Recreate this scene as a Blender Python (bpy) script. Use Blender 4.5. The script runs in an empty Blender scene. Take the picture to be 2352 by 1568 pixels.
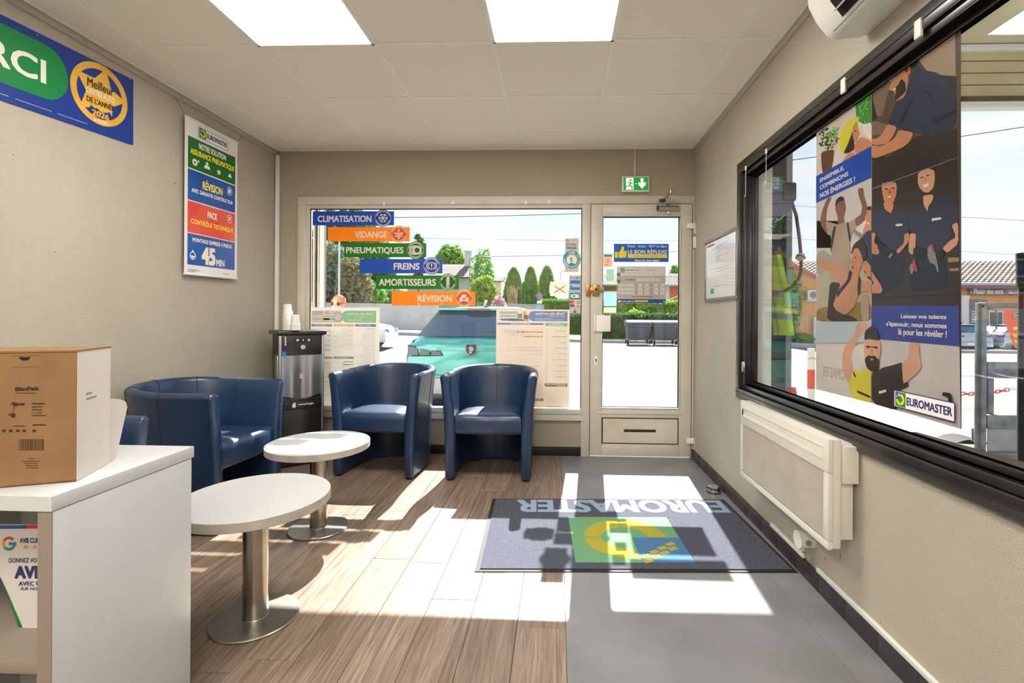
import bpy, bmesh, math, random
from math import sin, cos, pi, radians as R
from mathutils import Vector, Matrix, noise
random.seed(7)
SC = bpy.context.scene
COL = SC.collection
# ------------------------------------------------------------------ camera, sky, sun, exposure
F, CX, CY, YAW, ROL = 1111.4, 1240.2, 727.5, -0.0369, -0.0064   # measured from the photograph (2352 x 1568)
CAM = Vector((0, 0, 1.1334))
cam = bpy.data.cameras.new('camera'); cam.lens = F / 2352 * 36; cam.sensor_width = 36; cam.sensor_fit = 'HORIZONTAL'
cam.shift_x = (1176 - CX) / 2352; cam.shift_y = (CY - 784) / 2352; cam.clip_start = .02; cam.clip_end = 400
co = bpy.data.objects.new('camera', cam); COL.objects.link(co); SC.camera = co
cyw, syw, crl, srl = cos(YAW), sin(YAW), cos(ROL), sin(ROL)
right0 = Vector((cyw, -syw, 0)); fwd = Vector((syw, cyw, 0)); up0 = Vector((0, 0, 1))
rt = right0 * crl - up0 * srl; upv = right0 * srl + up0 * crl
co.matrix_world = Matrix(((rt.x, upv.x, -fwd.x, CAM.x), (rt.y, upv.y, -fwd.y, CAM.y), (rt.z, upv.z, -fwd.z, CAM.z), (0, 0, 0, 1)))
SC.view_settings.view_transform = 'Standard'; SC.view_settings.look = 'None'
SC.view_settings.gamma = 1; SC.view_settings.exposure = .97; SC.view_settings.use_curve_mapping = False
W = bpy.data.worlds.new('World'); SC.world = W; W.use_nodes = True
nt = W.node_tree; nt.nodes.clear()
wo = nt.nodes.new('ShaderNodeOutputWorld'); bg = nt.nodes.new('ShaderNodeBackground'); bg.inputs[1].default_value = .6
tc = nt.nodes.new('ShaderNodeTexCoord'); sep = nt.nodes.new('ShaderNodeSeparateXYZ'); rp = nt.nodes.new('ShaderNodeValToRGB')
nt.links.new(tc.outputs['Generated'], sep.inputs[0]); nt.links.new(sep.outputs['Z'], rp.inputs[0]); nt.links.new(bg.outputs[0], wo.inputs[0])
for i, (p, c) in enumerate([(0, (.93, .97, 1)), (.18, (.84, .92, 1)), (.5, (.62, .79, 1)), (1, (.34, .56, .95))]):
    e = rp.color_ramp.elements[i] if i < 2 else rp.color_ramp.elements.new(p)
    e.position = p; e.color = (*c, 1)
nz = nt.nodes.new('ShaderNodeTexNoise'); nz.inputs['Scale'].default_value = 3.2; nz.inputs['Detail'].default_value = 5
mpn = nt.nodes.new('ShaderNodeMapping'); mpn.inputs['Scale'].default_value = (1, 1, 4)
nt.links.new(tc.outputs['Generated'], mpn.inputs[0]); nt.links.new(mpn.outputs[0], nz.inputs[0])
rc = nt.nodes.new('ShaderNodeValToRGB'); rc.color_ramp.elements[0].position = .5; rc.color_ramp.elements[1].position = .72
mxw = nt.nodes.new('ShaderNodeMixRGB'); mxw.inputs[2].default_value = (1, 1, 1, 1)
nt.links.new(nz.outputs[0], rc.inputs[0]); nt.links.new(rc.outputs[0], mxw.inputs[0]); nt.links.new(rp.outputs[0], mxw.inputs[1]); nt.links.new(mxw.outputs[0], bg.inputs[0])
sun = bpy.data.lights.new('sun', 'SUN'); sun.energy = 11.5; sun.angle = R(.55); sun.color = (1, .965, .9)
so = bpy.data.objects.new('sun', sun); COL.objects.link(so); so.location = (2, 30, 30)
so.rotation_euler = Vector((-.074, -1.076, -1)).to_track_quat('-Z', 'Y').to_euler()
# ------------------------------------------------------------------ pixel -> plane helpers
def ray(u, v):
    a = (u - CX) / F; b = -(v - CY) / F
    x = a * crl + b * srl; z = -a * srl + b * crl
    return Vector((x * cyw + syw, -x * syw + cyw, z))
def onY(u, v, Y): d = ray(u, v); return CAM + d * (Y / d.y)
def onX(u, v, X): d = ray(u, v); return CAM + d * (X / d.x)
def onZ(u, v, Z): d = ray(u, v); return CAM + d * ((Z - CAM.z) / d.z)
# ------------------------------------------------------------------ materials
def lin(h):
    if isinstance(h, str):
        h = h.lstrip('#'); c = [int(h[i:i + 2], 16) / 255 for i in (0, 2, 4)]
        return tuple(x / 12.92 if x < .04045 else ((x + .055) / 1.055) ** 2.4 for x in c)
    return h
MATS = {}
def mat(name, c, rough=.5, metal=0, bump=0, bs=60, var=0, vs=4, coat=0, trans=0, emit=0, c2=None, spec=.5, aniso=None, sheen=0, alpha=1):
    if name in MATS: return MATS[name]
    m = bpy.data.materials.new(name); m.use_nodes = True; MATS[name] = m
    t = m.node_tree; b = t.nodes['Principled BSDF']; c = lin(c)
    b.inputs['Base Color'].default_value = (*c, 1); b.inputs['Roughness'].default_value = rough; b.inputs['Metallic'].default_value = metal
    b.inputs['Coat Weight'].default_value = coat; b.inputs['Coat Roughness'].default_value = .12; b.inputs['Specular IOR Level'].default_value = spec
    b.inputs['Sheen Weight'].default_value = sheen; b.inputs['Alpha'].default_value = alpha
    m.diffuse_color = (*c, 1)
    if emit: b.inputs['Emission Color'].default_value = (*c, 1); b.inputs['Emission Strength'].default_value = emit
    if bump or var or c2:
        g = t.nodes.new('ShaderNodeNewGeometry')
        if aniso:
            mp = t.nodes.new('ShaderNodeMapping'); mp.inputs['Scale'].default_value = aniso; t.links.new(g.outputs['Position'], mp.inputs[0]); src = mp.outputs[0]
        else: src = g.outputs['Position']
    if var or c2:
        n = t.nodes.new('ShaderNodeTexNoise'); n.inputs['Scale'].default_value = vs; n.inputs['Detail'].default_value = 6; t.links.new(src, n.inputs[0])
        r = t.nodes.new('ShaderNodeValToRGB'); r.color_ramp.elements[0].position = .3; r.color_ramp.elements[1].position = .7
        d = lin(c2) if c2 else tuple(max(0, x * (1 - var)) for x in c)
        r.color_ramp.elements[0].color = (*d, 1); r.color_ramp.elements[1].color = (*(c if c2 else tuple(min(1, x * (1 + var * .5)) for x in c)), 1)
        t.links.new(n.outputs[0], r.inputs[0]); t.links.new(r.outputs[0], b.inputs['Base Color'])
    if bump:
        n2 = t.nodes.new('ShaderNodeTexNoise'); n2.inputs['Scale'].default_value = bs; n2.inputs['Detail'].default_value = 4; t.links.new(src, n2.inputs[0])
        bp = t.nodes.new('ShaderNodeBump'); bp.inputs['Strength'].default_value = bump; bp.inputs['Distance'].default_value = .004
        t.links.new(n2.outputs[0], bp.inputs['Height']); t.links.new(bp.outputs[0], b.inputs['Normal'])
    if trans:
        tl = t.nodes.new('ShaderNodeBsdfTranslucent'); tl.inputs[0].default_value = (*c, 1)
        mx = t.nodes.new('ShaderNodeMixShader'); mx.inputs[0].default_value = trans
        o = t.nodes['Material Output']; t.links.new(b.outputs[0], mx.inputs[1]); t.links.new(tl.outputs[0], mx.inputs[2]); t.links.new(mx.outputs[0], o.inputs[0])
    return m
def glass(name, tint=(1, 1, 1), rough=0, refl=1.0):
    m = bpy.data.materials.new(name); m.use_nodes = True; t = m.node_tree; t.nodes.clear()
    o = t.nodes.new('ShaderNodeOutputMaterial'); tr = t.nodes.new('ShaderNodeBsdfTransparent'); tr.inputs[0].default_value = (*tint, 1)
    gl = t.nodes.new('ShaderNodeBsdfGlossy'); gl.inputs['Roughness'].default_value = rough; lw = t.nodes.new('ShaderNodeLayerWeight'); lw.inputs['Blend'].default_value = .5
    def mth(op, a, b):
        n = t.nodes.new('ShaderNodeMath'); n.operation = op; n.use_clamp = op == 'MULTIPLY' and b == refl
        for i, v in enumerate((a, b)):
            if isinstance(v, (int, float)): n.inputs[i].default_value = v
            else: t.links.new(v, n.inputs[i])
        return n.outputs[0]
    k = mth('MULTIPLY', mth('ADD', mth('MULTIPLY', mth('POWER', lw.outputs['Facing'], 5), .95), .04), refl)      # Schlick, the same from both sides of the pane
    mx = t.nodes.new('ShaderNodeMixShader'); t.links.new(k, mx.inputs[0])
    t.links.new(tr.outputs[0], mx.inputs[1]); t.links.new(gl.outputs[0], mx.inputs[2]); t.links.new(mx.outputs[0], o.inputs[0]); MATS[name] = m
    return m
def wallpaper(name, c, axis):
    """woven glass-fibre wallpaper: base colour + fine basket relief; axis = horizontal coordinate of the wall"""
    m = mat(name, c, rough=.55, var=.07, vs=1.7)
    t = m.node_tree; b = t.nodes['Principled BSDF']; g = t.nodes.new('ShaderNodeNewGeometry'); s = t.nodes.new('ShaderNodeSeparateXYZ'); t.links.new(g.outputs['Position'], s.inputs[0])
    cm = t.nodes.new('ShaderNodeCombineXYZ'); t.links.new(s.outputs[axis], cm.inputs[0]); t.links.new(s.outputs['Z'], cm.inputs[1])
    br = t.nodes.new('ShaderNodeTexBrick'); br.inputs['Scale'].default_value = 1; br.inputs['Brick Width'].default_value = .0068; br.inputs['Row Height'].default_value = .0048
    br.inputs['Mortar Size'].default_value = .0011; br.inputs['Mortar Smooth'].default_value = 1; br.offset = .5
    br.inputs['Color1'].default_value = (1, 1, 1, 1); br.inputs['Color2'].default_value = (.75, .75, .75, 1); br.inputs['Mortar'].default_value = (0, 0, 0, 1)
    n0 = t.nodes.new('ShaderNodeTexNoise'); n0.inputs['Scale'].default_value = 90; ad = t.nodes.new('ShaderNodeMixRGB'); ad.blend_type = 'LINEAR_LIGHT'; ad.inputs[0].default_value = .0035
    t.links.new(g.outputs['Position'], n0.inputs[0]); t.links.new(cm.outputs[0], ad.inputs[1]); t.links.new(n0.outputs['Color'], ad.inputs[2]); t.links.new(ad.outputs[0], br.inputs['Vector'])
    bp = t.nodes.new('ShaderNodeBump'); bp.inputs['Strength'].default_value = .9; bp.inputs['Distance'].default_value = .0016
    t.links.new(br.outputs['Color'], bp.inputs['Height']); t.links.new(bp.outputs[0], b.inputs['Normal'])
    # grime and scuffs with a shape of their own
    return m
def wood_floor():
    m = mat('plank_vinyl', '#8d7663', rough=.36, spec=.5); t = m.node_tree; b = t.nodes['Principled BSDF']
    g = t.nodes.new('ShaderNodeNewGeometry'); oi = t.nodes.new('ShaderNodeObjectInfo')
    mp = t.nodes.new('ShaderNodeMapping'); mp.inputs['Scale'].default_value = (60, 2.6, 1)
    ofs = t.nodes.new('ShaderNodeVectorMath'); ofs.operation = 'SCALE'; cb = t.nodes.new('ShaderNodeCombineXYZ')
    mu = t.nodes.new('ShaderNodeMath'); mu.operation = 'MULTIPLY'; mu.inputs[1].default_value = 37
    t.links.new(oi.outputs['Random'], mu.inputs[0]); t.links.new(mu.outputs[0], cb.inputs[1]); t.links.new(mu.outputs[0], cb.inputs[0])
    ad = t.nodes.new('ShaderNodeVectorMath'); ad.operation = 'ADD'; t.links.new(g.outputs['Position'], ad.inputs[0]); t.links.new(cb.outputs[0], ad.inputs[1]); t.links.new(ad.outputs[0], mp.inputs[0])
    n = t.nodes.new('ShaderNodeTexNoise'); n.inputs['Scale'].default_value = 1; n.inputs['Detail'].default_value = 8; n.inputs['Distortion'].default_value = 1.6; t.links.new(mp.outputs[0], n.inputs[0])
    r = t.nodes.new('ShaderNodeValToRGB'); e = r.color_ramp.elements; e[0].position = .32; e[0].color = (*lin('#6b5a4c'), 1); e[1].position = .68; e[1].color = (*lin('#998977'), 1)
    k = e.new(.5); k.color = (*lin('#837163'), 1); t.links.new(n.outputs[0], r.inputs[0])
    hs = t.nodes.new('ShaderNodeHueSaturation'); vr = t.nodes.new('ShaderNodeMapRange'); vr.inputs[3].default_value = .86; vr.inputs[4].default_value = 1.12
    t.links.new(oi.outputs['Random'], vr.inputs[0]); t.links.new(vr.outputs[0], hs.inputs['Value']); t.links.new(r.outputs[0], hs.inputs['Color']); t.links.new(hs.outputs[0], b.inputs['Base Color'])
    bp = t.nodes.new('ShaderNodeBump'); bp.inputs['Strength'].default_value = .25; bp.inputs['Distance'].default_value = .001; t.links.new(n.outputs[0], bp.inputs['Height']); t.links.new(bp.outputs[0], b.inputs['Normal'])
    return m
# ------------------------------------------------------------------ mesh builder
class MB:
    def __init__(s): s.b = bmesh.new()
    def merge(s, o):
        me = bpy.data.meshes.new('tmp'); o.to_mesh(me); s.b.from_mesh(me); bpy.data.meshes.remove(me); o.free(); return s
    def box(s, x0, x1, y0, y1, z0, z1, bev=0, M=None, seg=2):
        o = bmesh.new(); bmesh.ops.create_cube(o, size=1)
        for v in o.verts: v.co = Vector(((x0 + x1) / 2 + v.co.x * (x1 - x0), (y0 + y1) / 2 + v.co.y * (y1 - y0), (z0 + z1) / 2 + v.co.z * (z1 - z0)))
        if bev: bmesh.ops.bevel(o, geom=o.edges[:], offset=bev, segments=seg, affect='EDGES', profile=.5)
        if M: bmesh.ops.transform(o, matrix=M, verts=o.verts[:])
        return s.merge(o)
    def ring(s, pts): return [s.b.verts.new(p) for p in pts]
    def bridge(s, a, b, closed=True):
        n = len(a)
        for i in range(n if closed else n - 1):
            j = (i + 1) % n
            try: s.b.faces.new((a[i], a[j], b[j], b[i]))
            except ValueError: pass
    def cap(s, r, rev=False):
        try: s.b.faces.new(list(reversed(r)) if rev else r)
        except ValueError: pass
    def cyl(s, p0, p1, r0, r1=None, n=20):
        p0 = Vector(p0); p1 = Vector(p1); r1 = r0 if r1 is None else r1
        q = (p1 - p0).to_track_quat('Z', 'Y'); u = q @ Vector((1, 0, 0)); v = q @ Vector((0, 1, 0))
        A = s.ring([p0 + (u * cos(2 * pi * i / n) + v * sin(2 * pi * i / n)) * r0 for i in range(n)]); B = s.ring([p1 + (u * cos(2 * pi * i / n) + v * sin(2 * pi * i / n)) * r1 for i in range(n)])
        s.bridge(A, B); s.cap(A, True); s.cap(B); return s
    def tube(s, pts, r, n=8, closed=False):
        pts = [Vector(p) for p in pts]; prev = None; first = None; up = Vector((0, 0, 1)); m = len(pts); last = None
        for i, p in enumerate(pts):
            a = pts[i - 1] if (i or closed) else p; b = pts[(i + 1) % m] if (i < m - 1 or closed) else p; d = (b - a).normalized()
            if last is None: u = d.orthogonal().normalized()
            else: u = (last - d * last.dot(d)).normalized()
            last = u; v = d.cross(u); rr = r[i] if isinstance(r, (list, tuple)) else r
            k = s.ring([p + (u * cos(2 * pi * j / n) + v * sin(2 * pi * j / n)) * rr for j in range(n)])
            if prev: s.bridge(prev, k)
            else: first = k
            prev = k
        if closed: s.bridge(prev, first)
        else: s.cap(first, True); s.cap(prev)
        return s
    def lathe(s, prof, c=(0, 0, 0), n=32, M=None):
        c = Vector(c); prev = None; first = None
        for (r, z) in prof:
            pts = [Vector((cos(2 * pi * i / n) * max(r, 1e-5), sin(2 * pi * i / n) * max(r, 1e-5), z)) for i in range(n)]
            k = s.ring([(M @ p if M else p) + c for p in pts])
            if prev: s.bridge(prev, k)
            else: first = k
            prev = k
        s.cap(first, True); s.cap(prev); return s
    def prism(s, pts, fn, a, b):
        """pts 2D outline, fn(x, y, d) -> 3D, extruded from d=a to d=b"""
        A = s.ring([fn(x, y, a) for x, y in pts]); B = s.ring([fn(x, y, b) for x, y in pts]); s.bridge(A, B); s.cap(A, True); s.cap(B); return s
    def face(s, pts): s.cap(s.ring(pts)); return s
    def sph(s, c, r, n=16, m=10, M=None):
        o = bmesh.new(); bmesh.ops.create_uvsphere(o, u_segments=n, v_segments=m, radius=1)
        r = Vector(r) if not isinstance(r, (int, float)) else Vector((r, r, r))
        for v in o.verts: v.co = Vector((v.co.x * r.x, v.co.y * r.y, v.co.z * r.z))
        if M: bmesh.ops.transform(o, matrix=M, verts=o.verts[:])
        for v in o.verts: v.co += Vector(c)
        return s.merge(o)
INV = {}
def link(o, parent=None, world=True):
    COL.objects.link(o)
    if parent is not None:
        o.parent = parent
        if world and parent in INV: o.matrix_parent_inverse = INV[parent]
    return o
def obj(name, mb, m, parent=None, world=True, ang=35, origin=None, solid=True):
    """one mesh object. With a parent it is a part; world=True: its coordinates are world coordinates"""
    b = mb.b if isinstance(mb, MB) else mb
    bmesh.ops.remove_doubles(b, verts=b.verts[:], dist=1e-6)
    if solid: bmesh.ops.recalc_face_normals(b, faces=b.faces[:])
    off = Vector((0, 0, 0))
    if parent is None and b.verts:
        xs = [v.co for v in b.verts]; off = Vector(((min(v.x for v in xs) + max(v.x for v in xs)) / 2, (min(v.y for v in xs) + max(v.y for v in xs)) / 2, min(v.z for v in xs)))
        for v in b.verts: v.co -= off
    me = bpy.data.meshes.new(name); b.to_mesh(me); b.free()
    for p in me.polygons: p.use_smooth = solid or ang > 60
    me.set_sharp_from_angle(angle=R(ang))
    for q in (m if isinstance(m, list) else [m]): me.materials.append(q if not isinstance(q, str) else MATS[q])
    o = bpy.data.objects.new(name, me); link(o, parent, world)
    if parent is None: o.location = off; INV[o] = Matrix.Translation(-off)
    return o
def tag(o, label, cat, group=None, kind=None):
    o['label'] = label; o['category'] = cat
    if group: o['group'] = group
    if kind: o['kind'] = kind
    return o
def thing(name, label, cat, loc=(0, 0, 0), rz=0, group=None):
    o = bpy.data.objects.new(name, None); o.empty_display_size = .05; COL.objects.link(o); o.location = loc; o.rotation_euler = (0, 0, rz)
    INV[o] = (Matrix.Translation(Vector(loc)) @ Matrix.Rotation(rz, 4, 'Z')).inverted()
    return tag(o, label, cat, group)
def struct(name, mb, m, **k):
    o = obj(name, mb, m, **k); o['kind'] = 'structure'; return o
def dup(root, loc, rz, label, name=None):
    r = root.copy(); COL.objects.link(r); r.location = loc; r.rotation_euler = (0, 0, rz); r['label'] = label
    for ch in list(root.children):
        c = ch.copy(); COL.objects.link(c); c.parent = r
        for g in ch.children: d = g.copy(); COL.objects.link(d); d.parent = c
    return r
# ------------------------------------------------------------------ flat print on a plane
class Fr:
    """a flat printed area: origin P0, across u, up v, facing n"""
    def __init__(s, P0, P1, P2, n, k=1): s.o = Vector(P0); s.u = Vector(P1) - s.o; s.v = Vector(P2) - s.o; s.n = Vector(n).normalized(); s.k = k
    def pt(s, a, b, k=0): return s.o + s.u * a + s.v * b + s.n * (.00025 * (s.k + k))
    def sub(s, a0, b0, a1, b1, k=1):
        f = Fr(s.o + s.u * a0 + s.v * b0, s.o + s.u * a1 + s.v * b0, s.o + s.u * a0 + s.v * b1, s.n, s.k + k); return f
    @property
    def asp(s): return s.u.length / s.v.length
    def rect(s, mb, a0, b0, a1, b1, k=0): mb.face([s.pt(a0, b0, k), s.pt(a1, b0, k), s.pt(a1, b1, k), s.pt(a0, b1, k)]); return s
    def poly(s, mb, pts, k=0): mb.face([s.pt(a, b, k) for a, b in pts]); return s
    def disc(s, mb, a, b, r, k=0, n=28, sx=1): mb.face([s.pt(a + r * sx * cos(2 * pi * i / n) / s.asp, b + r * sin(2 * pi * i / n), k) for i in range(n)]); return s
    def arc(s, mb, a, b, r0, r1, t0, t1, k=0, n=24):
        o = mb.ring([s.pt(a + r0 * cos(R(t0 + (t1 - t0) * i / n)) / s.asp, b + r0 * sin(R(t0 + (t1 - t0) * i / n)), k) for i in range(n + 1)])
        q = mb.ring([s.pt(a + r1 * cos(R(t0 + (t1 - t0) * i / n)) / s.asp, b + r1 * sin(R(t0 + (t1 - t0) * i / n)), k) for i in range(n + 1)])
        mb.bridge(o, q, False); return s
    def stroke(s, mb, pts, w, k=0):
        for (a, b), (c, d) in zip(pts[:-1], pts[1:]):
            s.mc = (getattr(s, 'mc', 0) + 1) % 24; A = s.pt(a, b, k + s.mc * .05); B = s.pt(c, d, k + s.mc * .05); t = (B - A).normalized().cross(s.n) * w / 2; mb.face([A - t, B - t, B + t, A + t])
        return s
    def base(s, mb, th=.0012): 
        q = [s.o, s.o + s.u, s.o + s.u + s.v, s.o + s.v]; A = mb.ring(q); B = mb.ring([p - s.n * th for p in q]); mb.bridge(A, B); mb.cap(A); mb.cap(B, True); return s
TXT = {}
def text_verts(body, bold):
    key = (body, bold)
    if key not in TXT:
        cu = bpy.data.curves.new('lettering', 'FONT'); cu.body = body; cu.offset = bold; cu.resolution_u = 3; cu.space_character = 1.0 + bold * 2
        o = bpy.data.objects.new('lettering', cu); me = bpy.data.meshes.new_from_object(o)
        TXT[key] = ([v.co.copy() for v in me.vertices], [tuple(p.vertices) for p in me.polygons]); bpy.data.objects.remove(o); bpy.data.curves.remove(cu); bpy.data.meshes.remove(me)
    return TXT[key]
def put_text(mb, fr, body, a0, b0, a1, b1, k=1, bold=.02):
    vs, fs = text_verts(body, 0)
    if not vs: return
    x0 = min(v.x for v in vs); x1 = max(v.x for v in vs); y0 = min(v.y for v in vs); y1 = max(v.y for v in vs)
    sx = (a1 - a0) / (x1 - x0 + 2 * bold); sy = (b1 - b0) / (y1 - y0 + 1.4 * bold)
    cop = [(0, 0)] if bold < .008 else [(-bold, -bold * .7), (bold, -bold * .7), (-bold, bold * .7), (bold, bold * .7), (0, 0)]
    for c, (dx, dy) in enumerate(cop):      # heavy letters: shifted copies, each a hair above the last so that no two faces share a plane
        P_ = [fr.pt(a0 + sx * (v.x + dx - x0 + bold), b0 + sy * (v.y + dy - y0 + .7 * bold), k) + fr.n * (c * 4e-5) for v in vs]
        for f in fs: mb.face([P_[i] for i in f])
def lettering(parent, m, fr, items, name='lettering', k=1, bold=.02):
    for it in items:
        mb = MB(); put_text(mb, fr, *it[:5], k=k, bold=it[5] if len(it) > 5 else bold); o = obj(name, mb, m, parent, solid=False)
    return o
def pr(parent, name, m, fn):
    mb = MB(); fn(mb); o = obj(name, mb, m, parent, solid=False)
    if name in ('small_print', 'side_print', 'foot_text', 'text_lines', 'printed_marks', 'plan_lines', 'rating_label'): o['kind'] = 'stuff'
    return o
def smalltext(mb, fr, a0, b0, a1, b1, rows, fill=.5, k=1, seed=1):
    """unreadable small print: short dashes, row by row"""
    rg = random.Random(seed); h = (b1 - b0) / rows
    for i in range(rows):
        y = b1 - h * (i + .75); x = a0; w = (a1 - a0); end = a0 + w * rg.uniform(.45, 1)
        while abs(x - a0) < abs(end - a0) - abs(w) * .02:
            d = w * rg.uniform(.03, .11); x2 = x + d
            if abs(x2 - a0) > abs(w): break
            fr.rect(mb, x, y, x2, y + min(h * fill, abs(h) if rows < 3 else .0055), k); x = x2 + w * .018
def frX(X, bl, br, tl, n, k=1): return Fr(onX(*bl, X), onX(*br, X), onX(*tl, X), n, k)
def frY(Y, x0, y0, x1, y1, k=1):
    a = onY(x0, y1, Y); b = onY(x1, y1, Y); c = onY(x0, y0, Y); z0 = (a.z + b.z) / 2
    return Fr((a.x, Y, z0), (b.x, Y, z0), (a.x, Y, c.z - (a.z - z0)), (0, -1, 0), k)
def euro_logo(parent, fr, mirror=False, frame=True, dark='ink_blue', k=1):
    """tyre-ring emblem on a green square with the blue quarter, and the name beside it"""
    f = fr.sub(1, 0, 0, 1, k) if mirror else fr.sub(0, 0, 1, 1, k)
    if frame:
        pr(parent, 'logo_border', dark, lambda m: f.rect(m, 0, 0, 1, 1, 0)); pr(parent, 'logo_plate', 'ink_white', lambda m: f.rect(m, .012, .012 * f.asp, .988, 1 - .012 * f.asp, 1))
    h = .84; sw = h / f.asp; g = f.sub(.03, .08, .03 + sw, .92, 2)
    emblem(parent, g)
    lettering(parent, dark, f, [('EUROMASTER', .05 + sw, .27, .965, .73, .03)], k=4)
def emblem(parent, g, ro=.4, ri=.22):
    pr(parent, 'emblem_square', 'ink_green', lambda m: g.rect(m, 0, 0, 1, 1, 0))
    pr(parent, 'emblem_quarter', 'ink_blue2', lambda m: g.rect(m, 0, .5, .5, 1, 1))
    def rg(m):
        for t0, t1 in ((-82, -2), (2, 82), (182, 268), (92, 120)): g.arc(m, .5, .5, ri, ro, t0, t1, 2)
        for i in range(3): g.stroke(m, [(.08 + i * .11, .62 + i * .1), (.2 + i * .11, .64 + i * .1)], .05 * g.v.length, 2); g.stroke(m, [(.08 + i * .11, .72 + i * .1), (.14 + i * .11, .6 + i * .1)], .04 * g.v.length, 2)
    pr(parent, 'emblem_ring', 'ink_yellow', rg)
Fr.inv = lambda s, p: ((Vector(p) - s.o).dot(s.u) / s.u.length_squared, (Vector(p) - s.o).dot(s.v) / s.v.length_squared)
# ------------------------------------------------------------------ materials of the place
WL = wallpaper('wallpaper_side', '#c4bcac', 'Y'); WB = wallpaper('wallpaper_end', '#bbb19c', 'X')
mat('alu', '#cfc8ba', rough=.38, var=.08, vs=6, bump=.03, bs=20); mat('alu_line', '#2b2622', rough=.7); mat('alu_panel', '#d8d4ca', rough=.35, c2='#c9bda5', vs=5)
mat('black_metal', '#2a2723', rough=.28, var=.3, vs=9, coat=.3); mat('base_tile', '#3a3735', rough=.4, var=.2, vs=8); mat('base_black', '#1d1a18', rough=.5)
mat('ceiling_board', '#f4eee1', rough=.9, var=.06, vs=220, bump=.4, bs=300); mat('grid_white', '#f3f0e6', rough=.35); mat('plaster', '#d8d2c6', rough=.8)
mat('stone_tile', '#88898b', rough=.28, c2='#747577', vs=3.5, bump=.08, bs=30); wood_floor(); mat('joint', '#3b342e', rough=.8)
mat('white_paint', '#e7e4de', rough=.4); mat('white_plastic', '#ece9e1', rough=.35); mat('steel', '#b9b2a6', rough=.24, metal=1, var=.1, vs=20); mat('brushed', '#a8a39b', rough=.38, metal=1, var=.15, vs=12)
mat('chrome', '#d8d8d8', rough=.08, metal=1); mat('brass', '#b98a45', rough=.35, metal=.8, var=.2, vs=30); mat('rubber', '#1b1a1c', rough=.7); mat('black_plastic', '#1b1918', rough=.38); mat('dark_cavity', '#0c0b0a', rough=.9)
mat('diffuser', (1, .95, .87), emit=15); mat('grey_plastic', '#8c8c8e', rough=.4)
for n, c in dict(ink_white='#efeae2', ink_blue='#1d2f7d', ink_blue2='#1c55a8', ink_green='#1d8a3c', ink_yellow='#f0d51f', ink_black='#1e1a1a', ink_grey='#8b8784', ink_pale='#cfcac2', sky_blue='#1277c9', navy='#1b2f8e', deep_green='#0b7a2a', orange='#f77a12', red='#d92b35', yellow='#ffe02e', lime='#c6d02c', cream='#ece3d2', teal='#1590b8', print_dark='#4a3f36', print_orange='#f08a3a', print_mint='#43b583', skin_a='#d69a73', skin_b='#9a6a50', skin_c='#e3b497', hair='#2b221f', shirt='#333a4e', shirt2='#282c3c', bgbrown='#5b4b3e', bgdark='#2e2a28', tan='#c9b393', plantgreen='#3f9a3a', plantdark='#24592a', hi_yellow='#d9d93a', lightgrey='#c9c7c6').items():
    mat(n, c, rough=.42)
G1 = glass('window_glass', (.98, .99, .985)); G2 = glass('side_glass', (.97, .985, .98), refl=1.0)
D = 3.967; LX = -2.36; RX = 1.0985; H = 2.5075; YB = -2.2
# ------------------------------------------------------------------ floor
fl = struct('floor', MB().box(LX - .1, RX + .1, YB - .1, D + .12, -.12, -.004), 'joint')
def piece(name, x0, x1, y0, y1, m, g=.0009, top=0): return obj(name, MB().box(x0 + g, x1 - g, y0 + g, y1 - g, -.006, top, bev=.0009, seg=1), m, fl)
bx = .036; rr = random.Random(3); k = 0; x = bx
while x > LX:
    x0 = max(x - .178, LX); y = YB + rr.uniform(-1.2, 0)
    while y < D:
        y1 = min(y + 1.22, D)
        if y1 > YB: piece('plank', x0, x, max(y, YB), y1, 'plank_vinyl')
        y += 1.22
    x = x0
for (x0, x1, o) in ((bx, .945, 0), (.945, RX, .4)):
    y = YB - o
    while y < D:
        y1 = min(y + .914, D)
        piece('tile', x0, x1, max(y, YB), y1, 'stone_tile', .0006); y += .914
# ------------------------------------------------------------------ walls
wl = struct('wall_left', MB().box(LX - .12, LX, YB, D + .1, 0, H), WL)
wb = MB(); wb.box(LX - .1, RX + .05, D, D + .1, 2.11, H + .1); wb.box(LX, -2.16, D, D + .1, 0, 2.11); wb.box(-2.16, .2, D, D + .1, 0, .345); wb.box(1.0985, 1.14, D + .001, D + .1, 0, 2.11)
struct('wall_back', wb, WB)
WY0, WY1, WZ0, WZ1 = .34, 2.965, .675, 2.05
wr = MB(); wr.box(RX, RX + .16, YB, WY0, 0, H); wr.box(RX, RX + .16, WY1, D + .1, 0, H); wr.box(RX, RX + .16, WY0, WY1, 0, WZ0); wr.box(RX, RX + .16, WY0, WY1, WZ1, H)
struct('wall_right', wr, WL)
struct('wall_front', MB().box(LX - .1, RX + .16, YB - .12, YB, 0, H), WB)
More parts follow.
